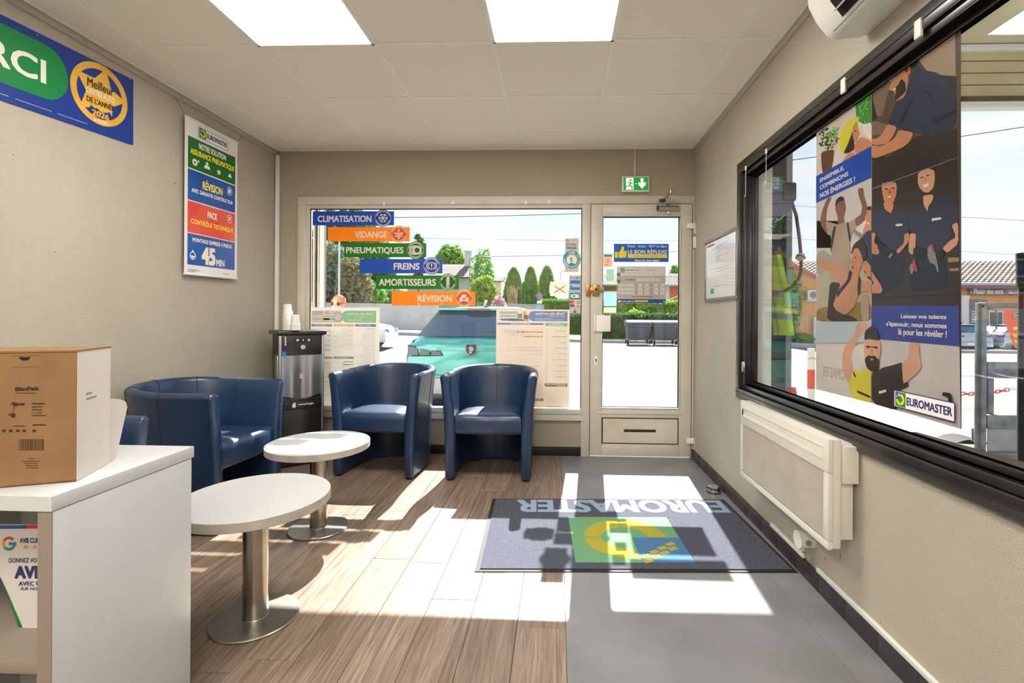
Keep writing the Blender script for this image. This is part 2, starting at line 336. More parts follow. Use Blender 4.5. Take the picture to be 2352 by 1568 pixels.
# ------------------------------------------------------------------ ceiling
ce = struct('ceiling', MB().box(LX - .1, RX + .16, YB - .1, D + .1, H + .02, H + .12), 'plaster')
XL = [LX] + [-2.1327 + .6 * i for i in range(6)] + [RX]; YL = [YB] + [3.6112 - .6 * i for i in range(9, -1, -1)] + [D]
lamps = [(x, y) for y in (1.8112, .0112 - .6, .0112 - 1.8) for x in (-1.5327, -.3327)]  # the two rows behind the camera are added, unseen, to brighten the room
for a, b in zip(XL[:-1], XL[1:]):
    for c, d in zip(YL[:-1], YL[1:]):
        if any(abs(a - lx) < .01 and abs(c - ly) < .02 for lx, ly in lamps): continue
        obj('ceiling_tile', MB().box(a + .006, b - .006, c + .006, d - .006, H, H + .012, bev=.002, seg=1), 'ceiling_board', ce)
for i, x in enumerate(XL):
    w = .012 if 0 < i < len(XL) - 1 else .02
    obj('grid_bar', MB().box(max(x - w, LX), min(x + w, RX), YB, D, H - .004, H + .004, bev=.0012, seg=1), 'grid_white', ce)
for i, y in enumerate(YL):
    w = .012 if 0 < i < len(YL) - 1 else .02
    obj('grid_bar', MB().box(LX, RX, max(y - w, YB), min(y + w, D), H - .0045, H + .0035, bev=.0012, seg=1), 'grid_white', ce)
names = ['square ceiling light panel nearer the striped promotional poster on the left', 'square ceiling light panel nearer the air conditioner on the right', 'square ceiling light panel over the desk, left of the camera', 'square ceiling light panel straight above the camera', 'rearmost square ceiling light panel on the left', 'rearmost square ceiling light panel on the right']
for i, (x, y) in enumerate(lamps):
    t = thing('ceiling_light', names[i], 'light', (x + .3, y + .3, H - .01), 0, 'ceiling light panels')
    f = MB()
    for a in (-1, 1): f.box(a * .293 - .007, a * .293 + .007, -.3, .3, .0, .012, bev=.001); f.box(-.3, .3, a * .293 - .007, a * .293 + .007, .0, .012, bev=.001)
    obj('frame', f, 'grid_white', t, world=False); obj('diffuser', MB().box(-.287, .287, -.287, .287, .004, .009), 'diffuser', t, world=False)
struct('trim_1', MB().box(LX, LX + .012, YB, D, H - .04, H - .006, bev=.003), WL); struct('trim_2', MB().box(RX - .012, RX, YB, D, H - .04, H - .006, bev=.003), WL)
# baseboards
def bb(name, n): o = thing(name, name, 'baseboard', (0, 0, 0)); del o['label']; del o['category']; o['kind'] = 'structure'; return o
b1 = struct('baseboard_back', MB().box(LX, .262, D - .012, D, 0, .072, bev=.002), 'base_black')
b2 = struct('baseboard_right', MB().box(RX - .006, RX, YB, D, 0, .074), 'joint')
y = 1.488 - .186 * 20
while y < D - .02:
    if y > YB: obj('baseboard_tile', MB().box(RX - .014, RX - .003, y + .001, min(y + .185, D - .002), .0, .076, bev=.0015), 'base_tile', b2)
    y += .186
b3 = struct('baseboard_left', MB().box(LX, LX + .012, YB, D - .013, 0, .072, bev=.002), 'base_black')
# ------------------------------------------------------------------ front window and door
w1 = struct('window_1', MB().box(-2.167, 1.0975, D - .022, D + .03, 2.052, 2.12, bev=.004), 'alu')
def wp(name, *a, m='alu', bev=.003, par=None): return obj(name, MB().box(*a, bev=bev), m, par or w1)
wp('casing', -2.167, -2.103, D - .022, D + .03, .29, 2.052); wp('frame_stile', -2.103, -2.07, D - .008, D + .03, .39, 2.052); wp('frame_rail', -2.07, .193, D - .01, D + .03, 2.022, 2.052)
wp('mullion', .193, .262, D - .022, D + .04, .0, 2.052); wp('sill_rail', -2.103, .193, D - .036, D + .03, .345, .386); wp('sill_board', -2.103, .215, D - .028, D, .29, .343)
wp('gasket', -2.072, -2.066, D - .002, D + .01, .386, 2.022, m='rubber', bev=0); wp('gasket', -2.07, .193, D - .002, D + .01, 2.016, 2.022, m='rubber', bev=0); wp('gasket', .187, .194, D - .002, D + .01, .386, 2.022, m='rubber', bev=0)
wp('glass_pane', -2.07, .193, D + .006, D + .012, .386, 2.02, m=G1, bev=0)
for u, v in ((882, 467), (1041, 465), (1208, 465), (1261, 464)): 
    p = onY(u, v, D - .02); wp('poster_clip', p.x - .009, p.x + .009, D - .024, D - .01, p.z - .016, p.z + .016, m='white_plastic')
dr = struct('door_1', MB().box(.264, .36, D - .03, D + .03, .012, 2.05, bev=.004), 'alu')
def dp(name, *a, m='alu', bev=.003): return wp(name, *a, m=m, bev=bev, par=dr)
dp('hinge_stile', .979, 1.076, D - .03, D + .03, .012, 2.05); dp('top_rail', .36, .979, D - .03, D + .03, 1.956, 2.05); dp('middle_rail', .36, .979, D - .03, D + .03, .322, .4)
dp('bottom_rail', .36, .979, D - .03, D + .03, .012, .108); dp('rail_strip', .33, 1.0, D - .036, D - .03, .352, .374, bev=.001)
for a in ((.352, .36, .4, 1.956), (.979, .987, .4, 1.956), (.352, .987, 1.952, 1.962), (.352, .987, .395, .404)): dp('glazing_bead', a[0], a[1], D - .036, D - .02, a[2], a[3], bev=.001)
for a in ((.361, .366, .404, 1.952), (.973, .979, .404, 1.952), (.361, .979, 1.944, 1.952), (.361, .979, .404, .41)): dp('gasket', a[0], a[1], D - .012, D, a[2], a[3], m='rubber', bev=0)
dp('glass_pane', .36, .979, D + .006, D + .012, .4, 1.956, m=G1, bev=0)
dp('panel_recess', .355, .983, D - .018, D + .02, .105, .325, m='alu_line', bev=0)
pm = MB(); q0 = onY(1385, 961, D - .03); q1 = onY(1556, 1019, D - .03)
s0 = onY(1433, 985, D - .03); s1 = onY(1507, 993.5, D - .03)
for (a, b, c, d) in ((q0.x, s0.x, q1.z, q0.z), (s1.x, q1.x, q1.z, q0.z), (s0.x, s1.x, s0.z, q0.z), (s0.x, s1.x, q1.z, s1.z)): pm.box(a, b, D - .028, D - .018, c, d)
obj('letter_panel', pm, 'alu_panel', dr); dp('slot_flap', s0.x, s1.x, D - .02, D - .017, s0.z - .007, s0.z, m='brass', bev=0)
dp('door_edge_line', .2625, .2645, D - .031, D - .02, .0, 2.052, m='alu_line', bev=0); dp('door_edge_line', 1.0755, 1.078, D - .031, D - .02, .0, 2.052, m='alu_line', bev=0); dp('door_edge_line', .264, 1.076, D - .031, D - .02, 2.049, 2.0525, m='alu_line', bev=0)
dp('door_jamb', 1.078, 1.098, D - .024, D + .03, 0, 2.052)
for v in (519, 1012):
    p = onY(1577, v, D - .04); q = onY(1600, v, D - .04)
    h = dp('hinge', p.x, q.x, D - .052, D - .03, p.z - .022, p.z + .022, m='white_plastic', bev=.004)
    obj('hinge_barrel', MB().cyl((q.x - .014, D - .05, p.z - .065), (q.x - .014, D - .05, p.z + .024), .012), 'alu', h)
# lock, pull plate, keyhole
def pbox(name, u0, v0, u1, v1, Y, dep, m, par, bev=.003):
    a = onY(u0, v1, Y); b = onY(u1, v0, Y); return obj(name, MB().box(a.x, b.x, Y, Y + dep, a.z, b.z, bev=bev), m, par)
lk = thing('door_lock', 'brass surface-mounted rim lock joining door and window mullion', 'lock', tuple(onY(1368, 668, D - .04)))
pbox('keep', 1346, 653, 1356.5, 678, D - .05, .028, 'brass', lk, .004); lb = pbox('lock_case', 1361, 653, 1377, 678, D - .055, .025, 'brass', lk, .004); pbox('bolt', 1356, 660, 1388, 670, D - .045, .012, 'brushed', lk, .001)
p = onY(1369, 664, D - .06); obj('cylinder', MB().cyl((p.x, D - .062, p.z), (p.x, D - .05, p.z), .009), 'alu_line', lb)
for u in (1363.5, 1374.5):
    for v in (656, 675): p = onY(u, v, D - .057); obj('screw', MB().cyl((p.x, D - .057, p.z), (p.x, D - .053, p.z), .003, n=8), 'alu_line', lb)
hp = thing('door_pull', 'white square pull plate on the door edge below the brass lock', 'handle', tuple(onY(1385, 742, D - .05)))
pbox('plate', 1369, 724, 1402.5, 761, D - .058, .004, 'white_plastic', hp, .002); pbox('grip_edge', 1364.5, 724, 1368.5, 761, D - .062, .034, 'white_plastic', hp, .003)
kh = thing('keyhole_plate', 'small white keyhole plate low on the door stile', 'lock', tuple(onY(1369, 828, D - .035)))
pbox('plate', 1365, 818, 1373, 839, D - .036, .006, 'white_plastic', kh, .002); p = onY(1369, 826, D - .038); km = MB().cyl((p.x, D - .038, p.z), (p.x, D - .034, p.z), .006, n=14); km.box(p.x - .003, p.x + .003, D - .038, D - .034, p.z - .018, p.z); obj('keyhole', km, 'dark_cavity', kh)
dc = thing('door_closer', 'metal door closer with folded arm above the glazed door', 'door closer', tuple(onY(1533, 480, D - .05)))
a = onY(1512, 478, D - .05); b = onY(1557, 478, D - .05); m_ = MB(); m_.cyl((a.x, D - .055, a.z), (b.x, D - .055, a.z), .019, n=20); obj('body', m_, 'steel', dc)
obj('end_cap', MB().cyl((a.x - .012, D - .055, a.z), (a.x, D - .055, a.z), .02), 'black_plastic', dc)
a = onY(1533, 470, D - .06); b = onY(1541, 441, D - .19); c = onY(1522, 461, D - .03)
m_ = MB(); m_.tube([a, b], .008); obj('arm', m_, 'steel', dc); m_ = MB(); m_.tube([b, c], .006); m_.cyl(b - Vector((0, 0, .012)), b + Vector((0, 0, .012)), .011, n=12); obj('forearm', m_, 'steel', dc)
obj('arm_bracket', MB().box(c.x - .028, c.x + .02, D - .045, D - .02, c.z - .01, c.z + .012, bev=.003), 'black_metal', dc); obj('spindle', MB().cyl(a + Vector((0, 0, -.02)), a + Vector((0, 0, .01)), .012, n=12), 'black_metal', dc)
p = onY(1535, 485, D - .055); obj('adjuster_knob', MB().sph((p.x, D - .06, p.z - .012), .011, 12, 8), 'white_plastic', dc)
se = thing('door_sensor', 'narrow white contact sensor beside the upper door hinge', 'sensor', tuple(onY(1600, 555, D - .05)))
pbox('housing', 1593, 543, 1606, 569, D - .06, .03, 'white_plastic', se, .004); p = onY(1603, 540, D - .04); obj('cable', MB().tube([p + Vector((0, 0, .005)), p - Vector((0, 0, .12))], .002, 6), 'white_plastic', se)
# pipes in the corner / above the exit sign
tp = obj('pipe_cover', MB().box(LX + .008, LX + .038, D - .04, D - .008, .08, H - .045, bev=.006), 'white_paint'); tag(tp, 'vertical painted pipe cover in the corner behind the water dispenser', 'conduit')
a = onY(1458.5, 350, D - .01); b = onY(1458.5, 404, D - .01); tp = obj('conduit', MB().box(a.x - .008, a.x + .008, D - .014, D - .0005, b.z, H - .006, bev=.003), 'alu'); tag(tp, 'short vertical cable duct between ceiling and exit sign', 'conduit')
# ------------------------------------------------------------------ side window (black frame)
GX = 1.15
w2 = MB()
Y0, Y1, Z0, Z1 = WY0 - .005, 2.985, .655, 2.066
def fr4(m, x0, x1, oy0, oy1, oz0, oz1, iy0, iy1, iz0, iz1, bev=.004):
    m.box(x0, x1, oy0, oy1, oz0, iz0, bev=bev); m.box(x0, x1, oy0, oy1, iz1, oz1, bev=bev); m.box(x0, x1, oy0, iy0, iz0, iz1, bev=bev); m.box(x0, x1, iy1, oy1, iz0, iz1, bev=bev)
fr4(w2, RX - .016, RX + .02, Y0, Y1, Z0, Z1, Y0 + .07, 2.93, .715, 2.0)
w2 = struct('window_2', w2, 'black_metal')
m_ = MB(); fr4(m_, RX + .0, RX + .075, Y0 + .04, 2.95, .69, 2.03, Y0 + .1, 2.885, .742, 1.975); obj('inner_frame', m_, 'black_metal', w2)
m_ = MB(); fr4(m_, GX - .012, GX + .02, Y0 + .08, 2.9, .73, 1.985, Y0 + .12, 2.872, .762, 1.962); obj('glazing_bead', m_, 'black_metal', w2)
m_ = MB(); m_.box(RX - .019, RX - .01, Y0, Y1, .69, .694); m_.box(RX - .019, RX - .01, Y0, Y1, 2.028, 2.032); obj('frame_bead', m_, 'black_metal', w2)
obj('glass_pane', MB().box(GX, GX + .006, Y0 + .1, 2.89, .75, 1.975), G2, w2)
obj('outer_reveal', MB().box(RX + .08, RX + .16, 2.9, 2.96, .66, 2.05).box(RX + .08, RX + .2, Y0, 2.96, .62, .7), 'plaster', w2)
for i, (u, v) in enumerate(((1937, 197), (2109, 66))):
    p = onX(u, v, RX - .018); o = obj('poster_clip', MB().box(RX - .022, RX - .012, p.y - .014, p.y + .014, p.z - .028, p.z + .028, bev=.003), 'white_plastic', w2)
for (u, v) in ((1713, 385), (1760, 346)):
    p = onX(u, v, RX - .02); o = obj('hanging_hook', MB().tube([p, p - Vector((0, 0, .03)), p - Vector((0, 0, .15)), p - Vector((0, -.008, .165)), p - Vector((0, -.016, .155))], .0012, 5).box(p.x - .003, p.x + .003, p.y - .007, p.y + .007, p.z - .015, p.z + .01, bev=.001), 'white_plastic', w2)
p = onX(1707, 842, RX - .02); obj('catch', MB().box(RX - .026, RX - .014, p.y - .01, p.y + .01, p.z - .03, p.z + .03, bev=.003), 'chrome', w2)
# ------------------------------------------------------------------ tub chairs
mat('leather', '#1a3556', rough=.36, bump=.12, bs=420, coat=.25, c2='#162f4e', vs=7, spec=.6); mat('seam', '#0e1f3a', rough=.7); mat('glide', '#15120f', rough=.6)
def shell_path(n=14):
    P = []
    for i in range(7): P.append((-1, Vector((-.262, -.285 + .262 * i / 6, 0)), Vector((-1, 0, 0)), 0))
    for i in range(1, 2 * n):
        a = pi - pi * i / (2 * n); c, s_ = cos(a), sin(a); e = .82
        x = math.copysign(abs(c) ** e, c); y = abs(s_) ** e
        nrm = Vector((c, s_, 0)); P.append((0, Vector((.262 * x, -.023 + .262 * y, 0)), nrm, s_))
    for i in range(7): P.append((1, Vector((.262, -.023 - .262 * i / 6, 0)), Vector((1, 0, 0)), 0))
    return P
def section(back):
    zt = .733 + .022 * back; o = []
    for z, d in ((.012, .026), (.03, .032), (.2, .034), (.4, .04), (.55, .052), (.66, .064), (zt - .028, .071)): o.append((d, z))
    for a in range(0, 181, 30): o.append((.042 + .030 * cos(R(a)), zt - .025 + .025 * sin(R(a))))
    for z, d in ((.66, .004), (.55, -.012), (.45, -.03), (.36, -.036), (.2, -.034), (.03, -.032), (.012, -.026)): o.append((d, z))
    return o
def make_chair(label):
    t = thing('tub_chair', label, 'armchair', (0, 0, 0), 0, 'blue leather tub chairs')
    m = MB(); prev = None; P = shell_path()
    def ring(p, n, b, sc=1, off=0):
        S = section(b); cz = .38; cd = .015; r = []
        for d, z in S:
            dd = cd + (d - cd) * sc; zz = z if sc == 1 else (z - (.01 if z > .5 else -.006) * (1 - sc) * 2)
            r.append(p + n * dd + Vector((0, off, zz)))
        return m.ring(r)
    e0 = ring(P[0][1], P[0][2], 0, .55, -.018); e1 = ring(P[0][1], P[0][2], 0, .86, -.012); m.cap(e0, True); m.bridge(e0, e1); prev = e1
    for i, (_, p, n, b) in enumerate(P): k_ = ring(p, n, b); m.bridge(prev, k_); prev = k_
    e1 = ring(P[-1][1], P[-1][2], 0, .86, -.012); m.bridge(prev, e1); e0 = ring(P[-1][1], P[-1][2], 0, .55, -.018); m.bridge(e1, e0); m.cap(e0)
    obj('shell', m, 'leather', t, world=False, ang=60)
    for idx in (6, 13, 20, 27, 34):
        _, p, n, b = P[min(idx, len(P) - 1)]; S = section(b)
        obj('seam', MB().tube([p + n * (d + (.0008 if i < 9 else -.0008)) + Vector((0, 0, z + (.001 if 6 < i < 14 else 0))) for i, (d, z) in enumerate(S)], .0016, 5), 'seam', t, world=False)
    for s in (-1, 1):
        pts = [Vector((s * (.262 + d), -.288, z)) for d, z in section(0)[1:9]]
        obj('piping', MB().tube(pts, .0018, 5), 'seam', t, world=False)
    # seat cushion
    out = [p + n * -.034 for _, p, n, b in P]; out = [Vector((v.x, max(v.y, -.29), 0)) for v in out]
    front = [Vector((.228 - .456 * i / 8, -.292 - .02 * sin(pi * i / 8), 0)) for i in range(9)]
    loop = out + front; c = Vector((0, -.02, 0)); m = MB(); pv = None
    for z, sc in ((.318, .93), (.324, .985), (.345, 1), (.41, 1.0), (.435, .985), (.452, .94), (.462, .8), (.468, .5)):
        k_ = m.ring([c + (v - c) * sc + Vector((0, 0, z)) for v in loop])
        if pv: m.bridge(pv, k_)
        else: m.cap(k_, True)
        pv = k_
    m.cap(pv); obj('seat', m, 'leather', t, world=False, ang=60)
    for x, y in ((-.262, -.26), (.262, -.26), (-.15, .19), (.15, .19)): obj('glide', MB().cyl((x, y, 0), (x, y, .013), .018, n=12), 'glide', t, world=False)
    return t
ch = make_chair('blue leather tub chair nearest the glazed door, right of the other window chair'); ch.location = (-.478, 3.605, 0); ch.rotation_euler = (0, 0, R(.5))
dup(ch, (-1.262, 3.63, 0), R(-5), 'blue leather tub chair under the window, left one of two, scuffed under its seat')
dup(ch, (-2.04, 2.70, 0), R(90), 'blue leather tub chair against the left wall in front of the water dispenser')
dup(ch, (-1.925, 1.55, 0), R(90), 'blue leather tub chair mostly hidden behind white desk and cardboard box')
# ------------------------------------------------------------------ pedestal tables
mat('laminate', '#bbbdbe', rough=.36, var=.03, vs=12); mat('laminate_edge', '#bdb7ae', rough=.45, c2='#a89e8f', vs=14)
def make_table(label):
    t = thing('pedestal_table', label, 'table', (0, 0, 0), 0, 'round white pedestal tables')
    m = MB(); r = .256; m.lathe([(r - .001, .425), (r, .4265), (r, .4585), (r - .001, .46)], n=72)
    tt = obj('tabletop', m, 'laminate', t, world=False, ang=30)
    obj('edge_band', MB().lathe([(r - .002, .4262), (r + .0012, .4268), (r + .0012, .4582), (r - .002, .4588)], n=72), 'laminate_edge', t, world=False, ang=30)
    obj('column', MB().lathe([(.043, .008), (.043, .42)], n=40), 'steel', t, world=False)
    obj('mounting_plate', MB().box(-.11, .11, -.11, .11, .416, .425, bev=.002), 'black_metal', t, world=False)
    obj('base', MB().lathe([(.143, 0), (.151, .001), (.152, .005), (.148, .0085), (.045, .0105), (.043, .013)], n=56), 'brushed', t, world=False, ang=40)
    return t
t1 = make_table('round white pedestal table nearer the desk, in the foreground'); t1.location = (-1.125, 1.772, 0)
dup(t1, (-1.268, 2.535, 0), R(40), 'round white pedestal table standing farther back in front of the water dispenser')
# ------------------------------------------------------------------ water dispenser
A = R(40); wd = thing('water_dispenser', 'black and silver water dispenser in the corner left of the window', 'water dispenser', (-2.04, 3.47, 0), A)
mat('dispenser_silver', '#b4b7b8', rough=.3, metal=.85); mat('dispenser_black', '#262321', rough=.33, coat=.2)
w_, d_ = .315, .34
obj('cabinet', MB().box(.012, w_ - .012, .012, d_, .02, .985, bev=.008), 'dispenser_black', wd, world=False)
obj('plinth', MB().box(.02, w_ - .02, .02, d_ - .01, 0, .022), 'black_plastic', wd, world=False)
for x in (0, w_ - .022): obj('corner_column', MB().box(x, x + .022, .0, .03, .02, .985, bev=.009, seg=3), 'dispenser_silver', wd, world=False)
obj('top_panel', MB().box(-.015, w_ + .015, -.012, d_ + .01, .985, 1.02, bev=.012, seg=3), 'dispenser_black', wd, world=False)
pn = obj('control_panel', MB().box(.022, w_ - .022, .002, .014, .835, .985, bev=.002), 'dispenser_black', wd, world=False)
ff = Fr((.022, .0005, .835), (w_ - .022, .0005, .835), (.022, .0005, .985), (0, -1, 0)); 
mat('panel_grey', '#b9b9b9', rough=.4); mat('led_green', (.5, 1, .1), emit=3)
def dpart(name, m, fn, par=wd): mb = MB(); fn(mb); return obj(name, mb, m, par, world=False, solid=False)
dpart('button_strip', 'black_plastic', lambda m: (ff.rect(m, .34, .66, .7, .84, 1), ff.disc(m, .34, .75, .09, 1), ff.disc(m, .7, .75, .09, 1)))
dpart('button', 'panel_grey', lambda m: ff.disc(m, .38, .75, .065, 2)); dpart('button', 'panel_grey', lambda m: ff.disc(m, .67, .75, .065, 2)); dpart('button', 'panel_grey', lambda m: ff.disc(m, .52, .4, .115, 2))
dpart('indicator_light', 'led_green', lambda m: ff.rect(m, .515, .73, .53, .78, 2)); dpart('symbols', 'ink_pale', lambda m: [ff.rect(m, .06, .5 + .15 * i, .1, .56 + .15 * i, 2) for i in range(3)] + [ff.disc(m, .08, .6 + .15 * i, .035, 2) for i in range(3)])
dpart('blue_sticker', 'sky_blue', lambda m: ff.rect(m, 0.0, -.02, .1, .2, 2))
m = MB(); pv = None      # curved silver splash panel, rippled
N = 30; prof = []
for i in range(N + 1):
    s = i / N; prof.append((.022 + (w_ - .044) * s, .001 + .0085 * cos(4 * pi * s)))
A1 = m.ring([Vector((x, y, .52 - .02 * sin(pi * i / N) * 0 + .012 * cos(2 * pi * i / N))) for i, (x, y) in enumerate(prof)]); A2 = m.ring([Vector((x, y, .835)) for x, y in prof]); m.bridge(A1, A2, False)
obj('splash_panel', m, 'dispenser_silver', wd, world=False, ang=80, solid=False)
dpart('fault_sticker', 'tan', lambda m: m.face([Vector((.14 + a * .02, -.009, .66 + b * .035)) for a, b in ((0, 0), (1, 0), (1, 1), (0, 1))]))
obj('drip_ledge', MB().box(.022, w_ - .022, -.004, .02, .485, .512, bev=.004), 'dispenser_black', wd, world=False); obj('lower_door', MB().box(.022, w_ - .022, .0, .014, .03, .43, bev=.003), 'dispenser_black', wd, world=False)
f2 = Fr((.06, -.0045, .435), (w_ - .06, -.0045, .435), (.06, -.0045, .485), (0, -1, 0)); obj('badge_panel', MB().box(.022, w_ - .022, -.003, .014, .432, .486, bev=.002), 'dispenser_black', wd, world=False)
m = MB(); put_text(m, f2, 'waterlogic', .36, .42, .92, .78, 1); obj('lettering', m, 'ink_white', wd, world=False, solid=False); dpart('drop_emblem', 'ink_white', lambda m: (f2.disc(m, .22, .45, .26, 1), f2.poly(m, [(.15, .6), (.29, .6), (.24, 1.05)], 1)))
obj('side_trim', MB().box(-.001, .012, .06, .15, .3, .83, bev=.003), 'dispenser_silver', wd, world=False); obj('side_panel', MB().box(.006, .012, .03, .3, .84, .98, bev=.002), 'black_plastic', wd, world=False)
# cup stacks on the dispenser
mat('paper_cup', '#e9e6e0', rough=.55); mat('paper_cup_rim', '#d9d4ca', rough=.5)
wdM = Matrix.Translation((-2.04, 3.47, 0)) @ Matrix.Rotation(A, 4, 'Z')
def cups(u, v0, vtop, n, label):
    Yc = 3.60 if n > 9 else (3.57 if n > 5 else 3.54); base = 1.021
    p = onY(u, v0, Yc); top = onY(u, vtop, Yc).z
    t = thing('cup_stack', label, 'paper cups', (p.x, Yc, base), 0, 'stacks of paper cups on the water dispenser')
    hcup = .078; step = (top - base - hcup) / max(1, n - 1)
    for i in range(n):
        z = step * i; m = MB(); m.lathe([(.033, z), (.0355, z + .001), (.0355, z + .004), (.0325, z + .0055), (.0245, z + hcup), (.0225, z + hcup), (.0215, z + hcup - .004), (.001, z + hcup - .004)], n=28); obj('cup', m, 'paper_cup', t, world=False, ang=40)
    return t
cups(660, 757, 698, 13, 'tallest stack of upturned white paper cups, left on the water dispenser'); cups(663.5, 757, 713, 10, 'middle stack of upturned white paper cups on the water dispenser'); cups(677.5, 757, 722, 5, 'shortest stack of upturned white paper cups, right on the water dispenser')
# ------------------------------------------------------------------ desk, its leaflet, cardboard box
DX = -1.0585; dk = thing('desk', 'white open-fronted desk in the left foreground', 'desk', (DX - .5, 1.24, 0))
mat('melamine', '#c6c9cc', rough=.33, var=.03, vs=9); mat('melamine_grey', '#8f8378', rough=.5)
obj('desk_top', MB().box(DX - .53, DX, 0.977, 1.375, .718, .75, bev=.0012), 'melamine', dk)
obj('side_panel', MB().box(DX - .032, DX - .002, 0.980, 1.368, 0, .7165, bev=.0012), 'melamine', dk); obj('side_panel', MB().box(DX - .53, DX - .5, 0.980, 1.368, 0, .7165, bev=.0012), 'melamine', dk)
obj('front_edge', MB().box(DX - .0325, DX - .0015, 0.9788, 0.9805, .0, .717), 'melamine_grey', dk); obj('front_edge', MB().box(DX - .53, DX + .0005, 0.9758, 0.9775, .7185, .7495), 'melamine', dk)
obj('bottom_shelf', MB().box(DX - .5, DX - .032, 0.99, 1.353, .365, .39, bev=.001), 'melamine_grey', dk); obj('back_panel', MB().box(DX - .5, DX - .034, 1.353, 1.366, .0, .717), 'melamine', dk)
lf = thing('review_leaflet', 'tapered paper leaflet asking for reviews, standing inside the white desk', 'leaflet', tuple(onY(60, 1480, 1.1)))
YL_ = 1.1
def ly(u, v): p = onY(u, v, YL_); return p
m = MB(); L0 = [(-95, 1204), (85, 1204), (114, 1204), (114, 1474), (52, 1474), (45, 1446), (12, 1350), (-4, 1320)]
m.prism([(u, v) for u, v in L0], lambda u, v, d: ly(u, v) + Vector((0, d, 0)), 0, .002); obj('paper', m, mat('leaflet_paper', '#cfcdc9', rough=.5), lf)
fz = Fr(ly(0, 1474), ly(100, 1474), ly(0, 1204), (0, -1, 0)); P_ = lambda u, v: (u / 100, (1474 - v) / 270)
pr(lf, 'blue_band', 'ink_blue2', lambda m: fz.poly(m, [P_(-95, 1214), P_(62, 1214), P_(62, 1206), P_(-95, 1206)], 1)); pr(lf, 'red_band', 'red', lambda m: fz.poly(m, [P_(62, 1214), P_(114, 1214), P_(114, 1206), P_(62, 1206)], 1))
pr(lf, 'green_edge', 'deep_green', lambda m: (fz.poly(m, [P_(12, 1350), P_(45, 1446), P_(52, 1474), P_(114, 1474), P_(114, 1466), P_(59, 1466), P_(53, 1442), P_(20, 1365)], 1)))
pr(lf, 'blue_edge', 'ink_blue2', lambda m: fz.poly(m, [P_(-30, 1270), P_(12, 1350), P_(20, 1365), P_(4, 1330)], 1))
g_ = fz; cx_, cy_ = P_(21, 1248)
for n_, c_, t0, t1 in (('ink_red', '#c9432b', 40, 150), ('ink_amber', '#dd9c22', 150, 215), ('ink_g', '#3f8f46', 215, 320), ('ink_b', '#3c78b8', 320, 361)):
    mat(n_, c_, rough=.5); pr(lf, 'letter_g', n_, lambda m: g_.arc(m, cx_, cy_, .037, .06, t0, t1, 1))
pr(lf, 'letter_g', 'ink_b', lambda m: g_.rect(m, cx_, cy_ - .013, cx_ + .17, cy_ + .012, 2))
def star(m, f, a, b, r, k): f.poly(m, [(a + (r if i % 2 == 0 else r * .42) * sin(i * pi / 5) / f.asp, b + (r if i % 2 == 0 else r * .42) * cos(i * pi / 5)) for i in range(10)], k)
def st_(m):
    for u in (60, 80, 100): star(m, fz, *P_(u, 1256), .024, 1)
pr(lf, 'stars', 'ink_amber', st_)
mat('ink_text', '#2b3362', rough=.5)
lettering(lf, 'ink_text', fz, [('AVIS CLIENTS', *P_(46, 1247), *P_(108, 1235), .03), ('DONNEZ VOTRE', *P_(21, 1292), *P_(104, 1281), .02), ('AVIS', *P_(34, 1329), *P_(104, 1299), .05), ('AVEC UN', *P_(43, 1345), *P_(104, 1335), .03), ('SUR NOTRE', *P_(48, 1355), *P_(104, 1348), .02)])
obj('foot', MB().box(ly(52, 1478).x, ly(108, 1478).x, YL_ - .001, YL_ + .04, .3905, .392), 'leaflet_paper', lf)
# cardboard box
mat('cardboard', '#8f6c45', rough=.75, c2='#82603b', vs=12, bump=.05, bs=200); mat('cardboard_white', '#d3ccc6', rough=.6); mat('card_ink', '#3a2412', rough=.8); mat('card_crease', '#7a5024', rough=.8)
p0 = onZ(175, 1106, .75); p1 = onZ(242, 1068, .75); e1 = (p1 - p0); e1.z = 0; dd = e1.length; e1.normalize(); e2 = Vector((-e1.y, e1.x, 0)); ht = .297
bxr = thing('cardboard_box', 'brown and white cardboard box of wooden stirrers on the desk', 'box', tuple(p0 + e2 * .1 + e1 * .06))
dd = .15; wdt = .25
def bp(a, b, c): return p0 + e2 * a + e1 * b + Vector((0, 0, c))
def slab(name, a0, a1, b0, b1, c0, c1, m): mm = MB().box(0, 1, 0, 1, 0, 1); [setattr(v, 'co', bp(a0 + v.co.x * (a1 - a0), b0 + v.co.y * (b1 - b0), c0 + v.co.z * (c1 - c0))) for v in mm.b.verts]; return obj(name, mm, m, bxr)
slab('front_face', .0, wdt, 0, .004, 0.001, ht, 'cardboard'); slab('side_face', -.001, .003, .001, dd, .001, ht, 'cardboard_white'); slab('back_face', 0, wdt, dd - .004, dd, .001, ht, 'cardboard'); slab('side_face', wdt - .003, wdt, 0, dd, .001, ht, 'cardboard_white')
slab('lid', -.002, wdt, -.002, dd + .001, ht, ht + .004, 'cardboard'); slab('bottom', 0, wdt, 0, dd, .001, .004, 'cardboard')
fb = Fr(bp(wdt, 0, 0), bp(0, 0, 0), bp(wdt, 0, ht), e1 * -1); fbi = lambda u, v: (lambda q: fb.inv(q))(planehit(u, v))
def planehit(u, v): d = ray(u, v); n = e1; t = (p0 - CAM).dot(n) / d.dot(n); return CAM + d * t
def lb_(m, f, items):
    for it in items: put_text(m, f, *it)
lettering(bxr, 'card_ink', fb, [('BioPak', *fbi(35, 898), *fbi(91, 887), .05), ('Stirrer', *fbi(73, 936), *fbi(98, 931), .03), ('Wood', *fbi(73, 943), *fbi(96, 938), .03), ('11 cm', *fbi(73, 950), *fbi(96, 945), .03)])
